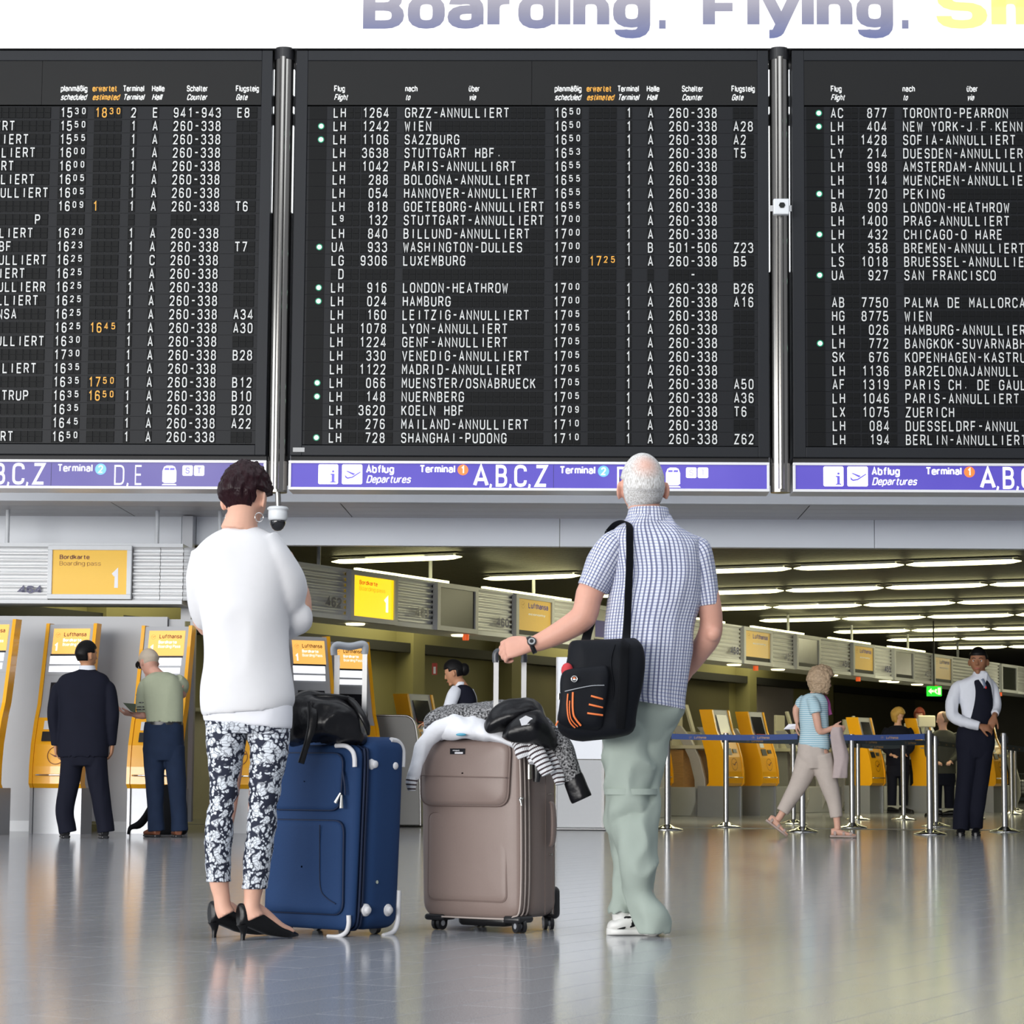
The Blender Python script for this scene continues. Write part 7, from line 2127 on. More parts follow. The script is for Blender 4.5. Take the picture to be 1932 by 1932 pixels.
def soft_box(mb, x0, x1, y0, y1, z0, z1, r, bulge=0.0, seg=5, nx=10, nz=14, ny=4):
    """box with rounded edges and faces that swell slightly"""
    cx_, cy_, cz_ = (x0 + x1) / 2, (y0 + y1) / 2, (z0 + z1) / 2
    hx_, hy_, hz_ = (x1 - x0) / 2, (y1 - y0) / 2, (z1 - z0) / 2
    def ticks(h, n_):
        rr = min(r, h * .98)
        t = [-h, -h + rr * .3, -h + rr * .65, -h + rr]
        t += [(-h + rr) + (2 * (h - rr)) * i / n_ for i in range(1, n_)]
        return t + [h - rr, h - rr * .65, h - rr * .3, h]
    ra = [min(r, h_ * .98) for h_ in (hx_, hy_, hz_)]; ha = (hx_, hy_, hz_)
    def fix(p):
        q = Vector([max(-ha[i] + ra[i], min(ha[i] - ra[i], p[i])) for i in range(3)])
        d = Vector([(p[i] - q[i]) / ra[i] for i in range(3)])
        if d.length > 1e-9:
            d.normalize(); p = q + Vector([d[i] * ra[i] for i in range(3)])
        if bulge:
            p.y += math.copysign(bulge, p.y) * (1 - (p.x / hx_) ** 2) * (1 - (p.z / hz_) ** 2)
            p.x += math.copysign(bulge * .6, p.x) * (1 - (p.y / hy_) ** 2) * (1 - (p.z / hz_) ** 2)
        return Vector((cx_, cy_, cz_)) + p
    tx, ty, tz = ticks(hx_, nx), ticks(hy_, ny), ticks(hz_, nz)
    for (A_, B_, f, flip) in ((tx, tz, lambda a, b: Vector((a, -hy_, b)), False), (tx, tz, lambda a, b: Vector((a, hy_, b)), True), (ty, tz, lambda a, b: Vector((hx_, a, b)), False),
                              (ty, tz, lambda a, b: Vector((-hx_, a, b)), True), (tx, ty, lambda a, b: Vector((a, b, hz_)), False), (tx, ty, lambda a, b: Vector((a, b, -hz_)), True)):
        vs = [fix(f(a, b)) for b in B_ for a in A_]; w = len(A_)
        fs = []
        for j in range(len(B_) - 1):
            for i in range(w - 1):
                q = (j * w + i, j * w + i + 1, (j + 1) * w + i + 1, (j + 1) * w + i)
                fs.append(q[::-1] if flip else q)
        mb.add(vs, fs)
    return mb


def line_on(mb, pts, r_, off, nrm, seg=8, sub=4):
    mb.smooth = True
    mb.tube([p + nrm * off for p in pts], r_, seg=seg, sub=sub)


M_bluef = mat('blue_case_fabric', (0.011, 0.038, 0.115), 0.75, noise_amt=0.12, scale=240, bump=0.12, bscale=380, spec=0.25)
M_blued = mat('blue_case_piping', (0.005, 0.014, 0.045), 0.55, noise_amt=0.1, spec=0.3)
M_guard = mat('pale_grey_guard', (0.60, 0.60, 0.62), 0.4, noise_amt=0.03)
M_nickel = mat('nickel_puller', (0.75, 0.74, 0.70), 0.22, metal=1.0, noise_amt=0)

# --- blue suitcase
c0 = G(658, 1769)
Mx, xa, ya = case_frame(c0, 40, 0.028)
t = thing('suitcase', 'blue fabric suitcase with pale corner guards beside floral trousers', 'suitcase', tuple(c0))
wd = 0.46; zt1 = P(665, 1405, c0.y).z; zt2 = P(700, 1390, c0.y + .1).z
y1, y2, y3 = 0.042, 0.066, 0.275
m = MB(Mx); m.smooth = True; soft_box(m, -wd, 0.0, 0.0, y1 + .01, 0.022, zt1, 0.045, 0.006); m.obj('front_section', M_bluef, t)
m = MB(Mx); m.smooth = True; soft_box(m, -wd + 0.006, -0.004, y1 - .02, y2 + .02, 0.03, zt1 - 0.01, 0.03, 0.0); m.obj('zip_gusset', M_blued, t)
m = MB(Mx); m.smooth = True; soft_box(m, -wd, 0.005, y2, y3, 0.022, zt2, 0.05, 0.006); m.obj('rear_section', M_bluef, t)
nF = -ya; nS = xa
def pF(px, py, dz=0): return PL(px, py, c0, xa)
def pS(px, py): return PL(px, py, c0 + xa * 0.006, ya)
def lean_fix(p): return p
# pockets standing proud of the front
def pocket(mb, pts, depth, nrm):
    """swollen pocket from a closed outline on a face"""
    c = sum(pts, Vector()) / len(pts); rows = []
    for s_, o_ in ((1.0, -0.004), (0.995, depth * .55), (0.965, depth * .9), (0.85, depth * 1.08), (0.45, depth * 1.22), (0.02, depth * 1.25)):
        rows.append([c + (p - c) * s_ + nrm * o_ for p in pts])
    w = len(pts); vs = [p for r_ in rows for p in r_]
    mb.add(vs, [(k * w + i, k * w + (i + 1) % w, (k + 1) * w + (i + 1) % w, (k + 1) * w + i) for k in range(len(rows) - 1) for i in range(w)])
def rpoly(pts, r_, n_=5):
    out = []
    k = len(pts)
    for i in range(k):
        p = pts[i]; a = pts[i - 1]; b_ = pts[(i + 1) % k]
        q0 = p + (a - p).normalized() * r_; q1 = p + (b_ - p).normalized() * r_
        for j in range(n_ + 1):
            u_ = j / n_; out.append(q0 * (1 - u_) ** 2 + p * 2 * u_ * (1 - u_) + q1 * u_ * u_)
    # extra points on long sides
    res = []
    for i, p in enumerate(out):
        res.append(p); q = out[(i + 1) % len(out)]; L_ = (q - p).length
        for j in range(1, int(L_ / .03)): res.append(p + (q - p) * (j / int(L_ / .03)))
    return res
lz = Mx @ Vector((-wd + .03, 0, .06)); 
o1 = rpoly([pF(648, 1726), pF(650, 1549), Mx @ Vector((-wd + .03, 0, pF(620, 1549).z)), Mx @ Vector((-wd + .03, 0, pF(648, 1728).z))], 0.045)
m = MB(); m.smooth = True; pocket(m, o1, 0.018, nF); m.obj('lower_pocket', M_bluef, t)
m = MB(); line_on(m, o1 + [o1[0]], 0.0045, 0.004, nF, 6, 1); m.obj('pocket_piping', M_blued, t)
o2 = rpoly([pF(643, 1529), pF(650, 1421), Mx @ Vector((-wd + .03, 0, pF(640, 1421).z)), Mx @ Vector((-wd + .03, 0, pF(640, 1530).z))], 0.05)
m = MB(); m.smooth = True; pocket(m, o2, 0.012, nF); m.obj('upper_pocket', M_bluef, t)
m = MB(); line_on(m, o2 + [o2[0]], 0.004, 0.004, nF, 6, 1); m.obj('pocket_piping', M_blued, t)
m = MB(); line_on(m, [pF(611, 1556), pF(611, 1610), pF(612, 1672), pF(622, 1692), pF(641, 1705)], 0.0022, 0.022, nF); m.obj('seam', M_blued, t)
m = MB(); line_on(m, [pF(650, 1455), pF(654, 1480), pF(655, 1500)], 0.004, 0.01, nF); m.obj('zip_track', M_blued, t)
for a_, b_ in (((650, 1496), (642, 1514)), ((652, 1500), (653, 1525))):
    m = MB(); m.smooth = True; m.cyl(pF(*a_) + nF * .02, pF(*b_) + nF * .024, 0.004, 0.008, seg=8); m.obj('zip_puller', M_nickel, t)
for pts in ([(633, 1407), (652, 1407.5), (664, 1417), (668, 1430), (668.5, 1447)], [(618, 1767), (638, 1767), (652, 1759), (657, 1745), (657, 1727)]):
    m = MB(); line_on(m, [pF(*q) for q in pts], 0.0085, -0.002, nF, 10); m.obj('corner_guard', M_guard, t)
yb_ = Vector((0, 0, 0))
def pB(px, py): return PL(px, py, c0 + ya * (y3 - 0.012) + xa * 0.004, ya)
for pts in ([(738, 1396), (752, 1400), (760, 1414), (761, 1430), (760, 1447)], [(753, 1680), (752, 1712), (751, 1738), (743, 1758), (724, 1766)]):
    m = MB(); line_on(m, [pS(*q) for q in pts], 0.010, -0.002, nS, 10); m.obj('corner_guard', M_guard, t)
for px, py in ((703, 1442), (741, 1445), (690, 1717), (731, 1717)):
    c = pS(px, py) - nS * 0.004; m = MB(); m.smooth = True
    a1 = ya; m.loft([(c + nS * h_, a1, Z, r_, r_) for h_, r_ in ((-0.01, .023), (0.006, .023), (0.010, .020), (0.013, .015), (0.020, .0135), (0.024, .008), (0.025, .001))], seg=24, sub=2); m.obj('side_foot', M_guard, t)
for px, py in ((717, 1476), (708, 1664)):
    c = pS(px, py); m = MB(); m.smooth = True; m.cyl(c - nS * .004, c + nS * .010, .0065, seg=12); m.obj('rivet', M_nickel, t)
for off in (y1 + .004, y2 - .004):
    m = MB(Mx); m.smooth = True
    zt_ = zt1 - .004
    m.tube([(-.05, off, zt_), (-.02, off, zt_ - .008), (0.0, off, zt_ - .05), (0.001, off, .35), (0.0, off, .08), (-.02, off, .03), (-.05, off, .024)], 0.005, seg=8, sub=4); m.obj('edge_piping', M_blued, t)
for x_, y_ in ((-.08, .06), (-wd + .08, .06), (-.08, y3 - .05), (-wd + .08, y3 - .05)):
    m = MB(Mx); m.smooth = True; m.cyl((x_, y_ - .012, .02), (x_, y_ + .012, .02), .02, seg=16); m.obj('wheel', M_black, t)
yh = c0.y + 0.36
m = MB(); m.box(P(630, 1300, yh).x, P(640, 1300, yh).x, yh, yh + .014, zt2 - .1, P(635, 1236, yh).z); m.obj('handle_rail', M_steel, t)
m = MB(); m.box(P(683, 1300, yh).x, P(692, 1300, yh).x, yh, yh + .014, zt2 - .1, P(687, 1234, yh).z); m.obj('handle_rail', M_steel, t)
m = MB(); m.smooth = True
M_grip = mat('grey_plastic_grip', (0.36, 0.38, 0.41), 0.4, noise_amt=.03)
m.tube([P(630.5, 1236, yh + .007), P(630, 1224, yh + .007), P(637, 1217.5, yh + .007), P(660, 1220, yh + .007), P(682, 1216, yh + .007), P(689, 1220, yh + .007), P(688, 1234, yh + .007)], [.013, .014, .015, .0145, .015, .014, .013], seg=14, sub=4); m.obj('handle_grip', M_grip, t)

# --- black leather bag lying on the blue case
D = c0.y + 0.10
t = thing('leather_bag', 'soft black leather bag lying on top of the blue suitcase', 'bag', tuple(P(625, 1400, D)))
m = MB(); m.smooth = True
M_leather2 = mat('creased_black_leather', (0.0045, 0.0045, 0.006), 0.33, spec=.3, noise_amt=.2, scale=14, bump=0.7, bscale=13)
rows = [(548, 1365, 40, .07), (560, 1358, 46, .10), (585, 1352, 46, .125), (620, 1357, 44, .135), (650, 1359, 43, .13), (675, 1370, 34, .11), (688, 1384, 20, .07), (693, 1390, 8, .03)]
s_ = D / FPX
m.loft([(P(px, py, D), Z, Yv, hh * s_, dd, 2.4) for px, py, hh, dd in rows], seg=64, sub=10, fold=.016, foldscale=11, stretch=(1, 1, 1)); m.obj('bag_body', M_leather2, t)
m = MB(); m.smooth = True; m.tube([P(585, 1325, D - .11), P(590, 1345, D - .135), P(588, 1372, D - .145), P(580, 1400, D - .15), P(568, 1440, D - .17)], [(.012, .006), (.018, .007), (.017, .007), (.012, .006), (.012, .006)], seg=12, sub=5); m.obj('strap', M_leather, t)
m = MB(); m.smooth = True; m.tube([P(655, 1318, D - .02), P(668, 1328, D - .06), P(682, 1348, D - .09), P(693, 1370, D - .09), P(695, 1386, D - .07)], [(.010, .012), (.014, .012), (.014, .01), (.012, .008), (.006, .006)], seg=12, sub=5); m.obj('strap', M_leather, t)
m = MB(); m.smooth = True; m.tube([P(560, 1318, D - .03), P(600, 1314, D - .05), P(640, 1316, D - .05), P(668, 1322, D - .02)], [(.006, .01), (.007, .012), (.007, .012), (.005, .01)], seg=10, sub=4); m.obj('zip_edge', M_leather, t)

# --- taupe suitcase
M_taupe = mat('taupe_case_fabric', (0.235, 0.175, 0.155), 0.42, noise_amt=0.06, scale=200, bump=0.25, bscale=4.5, spec=0.4, sheen=.15)
M_taupe2 = mat('taupe_piping', (0.17, 0.12, 0.105), 0.5, noise_amt=.05)
M_taupel = mat('pale_taupe_piping', (0.42, 0.36, 0.33), 0.45, noise_amt=.03)
c0 = G(980, 1762); Mx, xa, ya = case_frame(c0, 30, -0.012); nF = -ya; nS = xa
t = thing('suitcase', 'taupe fabric suitcase on four wheels under a pile of clothes', 'suitcase', tuple(c0))
zb_ = P(975, 1736, c0.y).z; zt_ = P(960, 1389, c0.y).z
wd = 0.435; y1, y2, y3 = 0.040, 0.062, 0.315
m = MB(Mx); m.smooth = True; soft_box(m, -wd, 0, 0, y1 + .01, zb_, zt_, .055, .008); m.obj('front_section', M_taupe, t)
m = MB(Mx); m.smooth = True; soft_box(m, -wd + .006, -.005, y1 - .03, y2 + .02, zb_ + .008, zt_ - .008, .04, 0); m.obj('zip_gusset', M_taupe2, t)
m = MB(Mx); m.smooth = True; soft_box(m, -wd, .002, y2, y3, zb_, zt_, .055, .006); m.obj('rear_section', M_taupe, t)
def pF(px, py): return PL(px, py, c0, xa)
def pS(px, py): return PL(px, py, c0 + xa * .004, ya)
xl = -wd + .012
o1 = rpoly([pF(961, 1521), pF(967, 1398), Mx @ Vector((xl, 0, pF(960, 1398).z)), Mx @ Vector((xl - .004, 0, pF(960, 1521).z))], .05)
m = MB(); m.smooth = True; pocket(m, o1, .026, nF); m.obj('upper_pocket', M_taupe, t)
m = MB(); line_on(m, o1 + [o1[0]], .005, .012, nF, 6, 1); m.obj('pocket_piping', M_taupe2, t)
m = MB(); q0, q1 = Mx @ Vector((xl + .005, 0, pF(960, 1464).z)), pF(963, 1467); line_on(m, [q0, q0 * .5 + q1 * .5 - Z * .001, q1], .0025, .0335, nF, 6, 4); m.obj('pocket_zip', M_taupe2, t)
o2 = rpoly([pF(957, 1703), pF(955, 1535), Mx @ Vector((xl + .025, 0, pF(955, 1535).z)), Mx @ Vector((xl + .02, 0, pF(955, 1702).z))], .03)
m = MB(); m.smooth = True; pocket(m, o2, .006, nF); m.obj('lower_panel', M_taupe, t)
m = MB(); line_on(m, o2 + [o2[0]], .0022, .003, nF, 6, 1); m.obj('panel_seam', M_taupe2, t)
for off in (.004, y1 - .004, y2 + .004):
    m = MB(Mx); m.smooth = True; xx = .0015
    m.tube([(-wd + .08, off, zb_ + .001), (-.08, off, zb_ + .001), (-.03, off, zb_ + .010), (xx, off, zb_ + .055), (xx + .006, off, (zb_ + zt_) / 2), (xx, off, zt_ - .06), (-.02, off, zt_ - .012), (-.06, off, zt_)], .0034, seg=8, sub=5); m.obj('edge_piping', M_taupel, t)
c = pF(872.5, 1418) + nF * .0365
m = MB(); m.slab(c - xa * .034 - Z * .0105, xa, Z, .066, .022, .004); pl_ = m.obj('name_plate', mat('dark_name_plate', (.03, .03, .035), .25, metal=.6), t)
m = MB(); m.slab(c - xa * .012 - Z * .0085 + nF * .001, xa, Z, .036, .006, .002); m.obj('plate_bar', M_wprint, t)
word(t, M_wprint, 'mec', c - xa * .02 + Z * .001 + nF * .0015, xa, Z, .006, width=.03, th=1.6)
m = MB(); m.smooth = True; q = pS(979, 1506) ; m.cyl(q + nS * .004, q + nS * .012 - Z * .028, .006, .003, seg=8); m.ball(q + nS * .01, .009, .009, .006, 10, 8); m.obj('zip_puller', M_nickel, t)
q = pS(1000, 1455)
m = MB(); m.slab(q - ya * .022 - Z * .03, ya, Z, .02, .055, .006); m.M = None; m.v = [v + nS * .010 for v in m.v]; m.obj('lock_bracket', M_nickel, t)
m = MB(); m.smooth = True; m.tube([pS(1006, 1438) + nS * .012, pS(1007, 1455) + nS * .016, pS(1007, 1475) + nS * .012], [(.012, .006), (.016, .008), (.012, .006)], seg=14); m.obj('combination_lock', M_black, t)
for px in (1025.5, 1041):
    m = MB(); line_on(m, [pS(px, 1462), pS(px - .3, 1600), pS(px - 1, 1725)], .0014, .009, nS, 6, 3); m.obj('side_seam', M_taupe2, t)
m = MB(); m.smooth = True; m.tube([pS(1034.5, 1513) + nS * .008, pS(1034.5, 1520) + nS * .02, pS(1034.5, 1555) + nS * .024, pS(1034.5, 1588) + nS * .02, pS(1034.5, 1596) + nS * .008], [(.010, .006), (.016, .008), (.017, .009), (.016, .008), (.010, .006)], seg=14, flat=(ya.x, ya.y, 0)); m.obj('side_handle', M_taupe, t)
for px, py in ((1036, 1498), (1037, 1612)):
    q = pS(px, py); m = MB(); m.smooth = True; m.cyl(q, q + nS * .012, .005, seg=12); m.obj('rivet', M_nickel, t)
# black corner shoes, skid and wheels
m = MB(Mx); m.smooth = True; soft_box(m, -.075, .003, -.001, y1 + .07, zb_ - .014, zb_ + .014, .013, 0, nx=3, nz=2); m.obj('corner_shoe', M_black, t)
m = MB(Mx); m.smooth = True; soft_box(m, -.05, .006, y3 - .045, y3 + .006, zb_ - .010, zb_ + .115, .022, 0, nx=3, nz=4); m.obj('corner_shoe', M_black, t)
m = MB(Mx); m.smooth = True; soft_box(m, -wd + .01, -wd + .10, .0, .10, zb_ - .014, zb_ + .010, .012, 0, nx=3, nz=2); m.obj('corner_shoe', M_black, t)
m = MB(Mx); m.smooth = True; soft_box(m, -.33, -.11, .09, .2, zb_ - .035, zb_ + .02, .02, 0, nx=4, nz=2); m.obj('skid', M_black, t)
for x_, y_, tw in ((-.02, .035, .5), (-wd + .06, .035, -.7), (-.03, y3 - .04, .2), (-wd + .10, y3 - .04, .5)):
    c = Mx @ Vector((x_, y_, 0)); c.z = .026
    dv = Vector((math.cos(tw), math.sin(tw), 0)); ax = Vector((-dv.y, dv.x, 0)) 
    for sg in (-1, 1):
        m = MB(); m.smooth = True; m.cyl(c + dv * sg * .006, c + dv * sg * .019, .0255, seg=24); wh = m.obj('wheel', M_black, t)
    m = MB(); m.smooth = True; m.cyl(c - dv * .0195, c + dv * .0195, .011, seg=16); m.obj('wheel_hub', M_grip, t)
    m = MB(); m.smooth = True; m.tube([c + ax * .0 + Z * (zb_ - .024), c + ax * .022 + Z * .012, c + ax * .026 - Z * .002], [(.020, .02), (.021, .008), (.012, .005)], seg=12, sub=3); m.tube([c + Z * (zb_ - .022), c + Z * .026], [(.016, .016), (.018, .022)], seg=12, sub=2); m.obj('wheel_fork', M_black, t)
yh = c0.y + .10
for a_, b_ in ((931, 940.5), (983.5, 993)):
    m = MB(); m.box(P(a_, 1300, yh).x, P(b_, 1300, yh).x, yh, yh + .014, zt_ - .1, P(a_, 1246, yh).z); m.obj('handle_rail', M_steel, t)
m = MB(); m.smooth = True
m.tube([P(935.5, 1250, yh + .007), P(935, 1236, yh + .007), P(940, 1229, yh + .007), P(960, 1230, yh + .007), P(984, 1232, yh + .007), P(989, 1238, yh + .007), P(988.5, 1250, yh + .007)], [.0125, .0125, .0125, .011, .011, .012, .0125], seg=12, sub=4); m.obj('handle_grip', mat('dark_grip', (.05, .055, .065), .35), t)

# --- clothes on the taupe case
def cuffmat(name, freq):
    m = bpy.data.materials.new(name); m.use_nodes = True
    nt = m.node_tree; n = nt.nodes; L = nt.links; b = n['Principled BSDF']; b.inputs['Roughness'].default_value = .85
    tc = n.new('ShaderNodeTexCoord'); sp = n.new('ShaderNodeSeparateXYZ'); L.new(tc.outputs['UV'], sp.inputs[0])
    a = n.new('ShaderNodeMath'); a.operation = 'MULTIPLY'; a.inputs[1].default_value = freq; L.new(sp.outputs[1], a.inputs[0])
    f = n.new('ShaderNodeMath'); f.operation = 'FRACT'; L.new(a.outputs[0], f.inputs[0])
    g_ = n.new('ShaderNodeMath'); g_.operation = 'GREATER_THAN'; g_.inputs[1].default_value = .62; L.new(f.outputs[0], g_.inputs[0])
    mx = n.new('ShaderNodeMix'); mx.data_type = 'RGBA'; mx.inputs['A'].default_value = (.74, .75, .78, 1); mx.inputs['B'].default_value = (.055, .035, .04, 1)
    L.new(g_.outputs[0], mx.inputs['Factor']); L.new(mx.outputs['Result'], b.inputs['Base Color'])
    w_ = n.new('ShaderNodeTexWave'); w_.inputs['Scale'].default_value = 60; L.new(tc.outputs['UV'], w_.inputs['Vector'])
    bp = n.new('ShaderNodeBump'); bp.inputs['Strength'].default_value = .6; bp.inputs['Distance'].default_value = .002; L.new(w_.outputs['Fac'], bp.inputs['Height']); L.new(bp.outputs[0], b.inputs['Normal'])
    return m


M_knit = mat('white_knit', (0.76, 0.77, 0.81), .85, noise_amt=.02, bump=.4, bscale=18, spec=.2, sheen=.1)
M_cuff = cuffmat('brown_striped_rib', 62)
D = c0.y
def PD(px, py, dy): return P(px, py, D + dy)
t = thing('knit_sweater', 'white knit sweater with brown striped ribbing over the taupe suitcase', 'sweater', tuple(PD(900, 1390, 0)))
m = MB(); m.smooth = True
m.loft([(PD(px, py, dy), Vector((-.25, -.3, 1)), Yv, a_, b_) for px, py, dy, a_, b_ in ((800, 1384, .24, .018, .03), (812, 1380, .2, .03, .06), (850, 1371, .12, .045, .10), (900, 1372, .10, .042, .11), (950, 1388, .08, .030, .10), (985, 1402, .06, .028, .09), (1010, 1412, .08, .02, .05))], seg=48, sub=8, fold=.010, foldscale=14); m.obj('sweater_body', M_knit, t)
m = MB(); m.smooth = True
m.tube([PD(858, 1366, .10), PD(826, 1378, .10), PD(802, 1402, .10), PD(788, 1432, .09), PD(781, 1458, .08), PD(779, 1468, .08)], [(.045, .034), (.042, .034), (.036, .03), (.028, .027), (.026, .025), (.023, .022)], seg=36, sub=7, fold=.006, foldscale=20); m.obj('sleeve', M_knit, t)
m = MB(); m.smooth = True; m.tube([PD(779, 1466, .08), PD(777, 1478, .08), PD(777, 1492, .08)], [(.024, .023), (.022, .022), (.014, .016)], seg=36, sub=5, fold=.004, foldscale=30); m.obj('striped_cuff', M_cuff, t)
for pts, rr in (([(978, 1396, .0), (986, 1408, -.035), (990, 1420, -.05), (993, 1428, -.05)], [(.03, .02), (.036, .02), (.036, .018), (.034, .014)]),
                ([(1000, 1400, -.02), (1012, 1418, -.05), (1024, 1440, -.065), (1034, 1460, -.07)], [(.03, .02), (.034, .02), (.030, .018), (.028, .016)]),
                ([(1028, 1410, .03), (1042, 1432, .0), (1052, 1458, -.02), (1056, 1480, -.03)], [(.026, .02), (.03, .02), (.026, .018), (.018, .014)]),
                ([(1008, 1408, -.02), (1008, 1428, -.05), (1008, 1440, -.06)], [(.03, .018), (.028, .016), (.022, .012)])):
    m = MB(); m.smooth = True; m.tube([PD(*q) for q in pts], rr, seg=32, sub=6, fold=.004, foldscale=30); m.obj('striped_rib', M_cuff, t)
m = MB(); m.smooth = True; m.ball(PD(870, 1386, -.02), .02, .008, .006, 12, 8); m.obj('blue_tag', mat('blue_tag', (.08, .35, .5), .4), t)

M_tweed = mat('salt_pepper_tweed', (0.14, 0.14, 0.145), .85, noise_amt=.95, scale=210, bump=.5, bscale=210, spec=.2)
nt = M_tweed.node_tree; q_ = [x for x in nt.nodes if x.type == 'MIX'][0]; tn_ = [x for x in nt.nodes if x.type == 'TEX_NOISE'][0]; tn_.inputs['Scale'].default_value = 150
rp_ = nt.nodes.new('ShaderNodeMapRange'); rp_.inputs['From Min'].default_value = .38; rp_.inputs['From Max'].default_value = .66; nt.links.new(tn_.outputs['Fac'], rp_.inputs['Value']); nt.links.new(rp_.outputs[0], q_.inputs['Factor'])
q_.inputs['A'].default_value = (.012, .012, .014, 1); q_.inputs['B'].default_value = (.40, .40, .41, 1)
t = thing('tweed_jacket', 'grey tweed jacket with black leather panels heaped on the taupe suitcase', 'jacket', tuple(PD(950, 1350, .1)))
m = MB(); m.smooth = True
m.loft([(PD(px, py, dy), Vector((-.1, -.2, 1)), Yv, a_, b_) for px, py, dy, a_, b_ in ((800, 1366, .16, .012, .03), (812, 1357, .18, .030, .07), (850, 1352, .18, .040, .09), (900, 1350, .18, .042, .10), (950, 1348, .18, .05, .11), (1000, 1362, .16, .055, .11), (1040, 1385, .12, .05, .09), (1062, 1410, .08, .04, .06))], seg=48, sub=8, fold=.012, foldscale=11); m.obj('tweed_body', M_tweed, t)
m = MB(); m.smooth = True
m.tube([PD(1040, 1385, .06), PD(1060, 1410, .02), PD(1071, 1440, .0), PD(1082, 1470, .0)], [(.04, .03), (.042, .03), (.038, .028), (.036, .027)], seg=36, sub=6, fold=.006, foldscale=16); m.obj('sleeve', M_tweed, t)
m = MB(); m.smooth = True
m.tube([PD(1080, 1464, .0), PD(1088, 1484, .0), PD(1097, 1506, .0), PD(1098, 1508, .0)], [(.037, .027), (.040, .028), (.041, .028), (.034, .022)], seg=36, sub=5, fold=.004, foldscale=16); m.obj('leather_cuff', M_leather2, t)
m = MB(); m.smooth = True
m.loft([(PD(px, py, dy), Vector((.1, -.1, 1)), Yv, a_, b_) for px, py, dy, a_, b_ in ((912, 1375, .05, .02, .03), (925, 1364, .04, .05, .07), (950, 1352, .04, .058, .09), (975, 1346, .05, .055, .10), (1000, 1345, .06, .05, .09), (1020, 1354, .06, .04, .07), (1032, 1362, .06, .01, .02))], seg=48, sub=8, fold=.012, foldscale=9); m.obj('leather_panel', M_leather2, t)
m = MB(); m.smooth = True
m.loft([(PD(px, py, dy), Vector((.15, -.1, 1)), Yv, a_, b_) for px, py, dy, a_, b_ in ((948, 1386, -.03, .016, .02), (960, 1380, -.04, .038, .05), (985, 1374, -.04, .058, .07), (1010, 1374, -.03, .066, .08), (1030, 1384, -.01, .055, .07), (1046, 1400, .0, .03, .04), (1050, 1405, .0, .006, .01))], seg=48, sub=8, fold=.012, foldscale=10); m.obj('leather_hood', M_leather2, t)
m = MB(); m.smooth = True
q = [(980, 1357), (992, 1350), (1004, 1355), (1008, 1362), (998, 1367), (984, 1369)]
m.add([PD(a_, b_, -.118 + .02 * (a_ > 1000)) for a_, b_ in q], [tuple(range(6))]); m.add([PD(a_, b_, -.105) for a_, b_ in q], [tuple(range(6))[::-1]]); m.obj('white_label', M_knit, t)

# ---------------------------------------------------------------- shoulder bag of the man
D = G(1195, 1765).y
def PM(px, py, dy): return P(px, py, D + dy)
M_bagc = mat('black_bag_nylon', (0.004, 0.005, 0.008), 0.65, noise_amt=0.12, scale=90, bump=0.35, bscale=10, spec=.18)
M_or = mat('orange_piping', (0.85, 0.20, 0.05), 0.5, noise_amt=0)
t = thing('shoulder_bag', 'black shoulder bag with orange stripes hanging at the plaid shirt mans hip', 'bag', tuple(PM(1130, 1300, -.25)))
t['label'] = 'black shoulder bag with orange stripes hanging beside the taupe suitcase'
m = MB(); m.smooth = True
m.loft([(r_[0], r_[1], r_[2], r_[3], r_[4], 3.4) for r_ in rings_px([(1206, 1118, 1196, .03, -.235, -2), (1211, 1082, 1206, .07, -.24, 2), (1222, 1073, 1213, .09, -.24, 3), (1250, 1070, 1217, .10, -.245, 3), (1290, 1064, 1213, .105, -.25, 3), (1330, 1058, 1203, .11, -.25, 2),
                                                                       (1356, 1052, 1198, .115, -.25, 0), (1376, 1054, 1196, .11, -.25, -3), (1390, 1075, 1185, .09, -.25, -4), (1396, 1100, 1160, .04, -.25, -3)], D)], seg=64, sub=8, fold=.008, foldscale=9); m.obj('bag_body', M_bagc, t)
m = MB(); m.smooth = True
m.loft([(r_[0], r_[1], r_[2], r_[3], r_[4], 3.6) for r_ in rings_px([(1258, 1082, 1140, .015, -.35, -3), (1263, 1064, 1146, .03, -.355, -4), (1280, 1057, 1149, .04, -.36, -3), (1320, 1055, 1145, .045, -.362, 0), (1350, 1052, 1140, .045, -.36, 2), (1368, 1054, 1136, .035, -.355, 3), (1376, 1070, 1126, .015, -.35, 3)], D)], seg=56, sub=7, fold=.004, foldscale=12); m.obj('front_pocket', M_bagc, t)
dyp = -.41
def orl(pts, r_=.0026, nm='orange_stripe'):
    m = MB(); m.smooth = True; m.tube([PM(a_, b_, dyp + c_) for a_, b_, c_ in pts], r_, seg=8, sub=4); m.obj(nm, M_or, t)
orl([(1071.5, 1309, .004), (1070, 1330, .0), (1072, 1352, .002), (1077, 1365, .006), (1085, 1373, .014)])
orl([(1075, 1322, .003), (1074.5, 1340, .0), (1077, 1355, .002), (1082, 1363, .006), (1090, 1371, .012)], .0020)
orl([(1081, 1306, .004), (1080.5, 1330, .0), (1082, 1348, .001), (1087, 1358, .004), (1096, 1369, .010)], .0036)
for a_, b_ in (((1115, 1313), (1137, 1319)), ((1111, 1329), (1137, 1335)), ((1108, 1345.5), (1137, 1349.5))):
    orl([(*a_, .002), ((a_[0] + b_[0]) / 2, (a_[1] + b_[1]) / 2, .001), (*b_, .012)], .0034)
orl([(1054, 1360, .06), (1051, 1364, .06), (1049, 1369, .065)], .003)
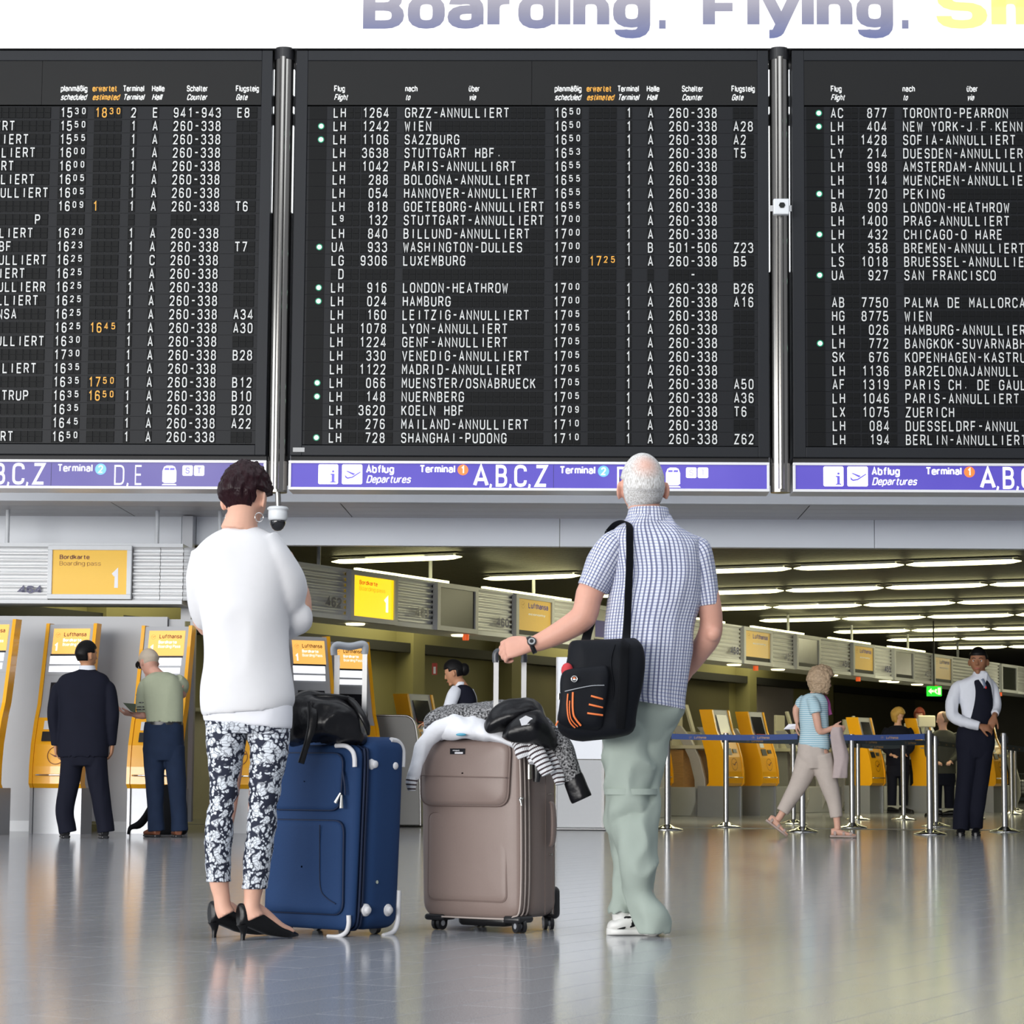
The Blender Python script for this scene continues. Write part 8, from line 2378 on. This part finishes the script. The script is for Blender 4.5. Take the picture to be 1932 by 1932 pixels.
m = MB(); m.smooth = True; m.tube([PM(1056, 1307, dyp + .03), PM(1080, 1301, dyp - .002), PM(1115, 1294, dyp), PM(1140, 1293, dyp + .012)], .0016, seg=6, sub=4); m.obj('pocket_zip', M_grip, t)
m = MB(); m.smooth = True; c = PM(1083.5, 1281, dyp - .0035); torus(m, c, X, Z, .0105, .0016, 28); m.m = 0; m.obj('badge_ring', M_silver, t)
m = MB(); m.cyl(c + Yv * .002, c - Yv * .001, .0095, seg=24); m.obj('badge_face', M_black, t)
m = MB(); m.ball(c - Yv * .002 + Z * .003, .005, .0015, .003, 10, 6); m.obj('badge_sun', M_or, t)
m = MB(); m.ball(c - Yv * .002 - Z * .002, .0065, .0015, .0025, 10, 6); m.obj('badge_white', M_wprint, t)
m = MB(); m.smooth = True; m.ball(PM(1070, 1265, -.33), .022, .02, .028, 12, 8); m.obj('red_lining', mat('red_lining', (.5, .03, .04), .7), t)
m = MB(); m.smooth = True; m.tube([PM(1146, 1270, -.345), PM(1158, 1300, -.35), PM(1152, 1350, -.345), PM(1150, 1375, -.33)], [(.004, .004)] * 4, seg=6, sub=4); m.tube([PM(1160, 1216, -.33), PM(1152, 1250, -.352), PM(1158, 1300, -.357), PM(1152, 1345, -.35)], .0025, seg=6, sub=4); m.obj('body_piping', M_bagc, t)
m = MB(); m.smooth = True; m.tube([PM(1054.5, 1308, -.37), PM(1054, 1320, -.372)], .004, seg=8); m.obj('zip_puller', M_nickel, t)
m = MB(); m.smooth = True
m.tube([PM(1150, 1003, .02), PM(1163, 989, -.02), PM(1178, 984, -.06), PM(1187, 990, -.10), PM(1188, 1010, -.128), PM(1188, 1060, -.142), PM(1186, 1110, -.152), PM(1184, 1160, -.162), PM(1182, 1200, -.20), PM(1180, 1215, -.35), PM(1178, 1240, -.362), PM(1176, 1290, -.372), PM(1173, 1340, -.372), PM(1170, 1375, -.355)],
       [(.017, .0022)] * 14, seg=12, sub=5, flat=(1, 0, 0)); m.obj('strap', M_strap, t)
m = MB(); m.smooth = True
m.tube([PM(1150, 1003, .02), PM(1140, 1040, .09), PM(1130, 1100, .12), PM(1120, 1155, .10), PM(1110, 1190, .02), PM(1102, 1220, -.2)], [(.017, .0022)] * 6, seg=12, sub=5, flat=(1, 0, 0)); m.obj('strap', M_strap, t)
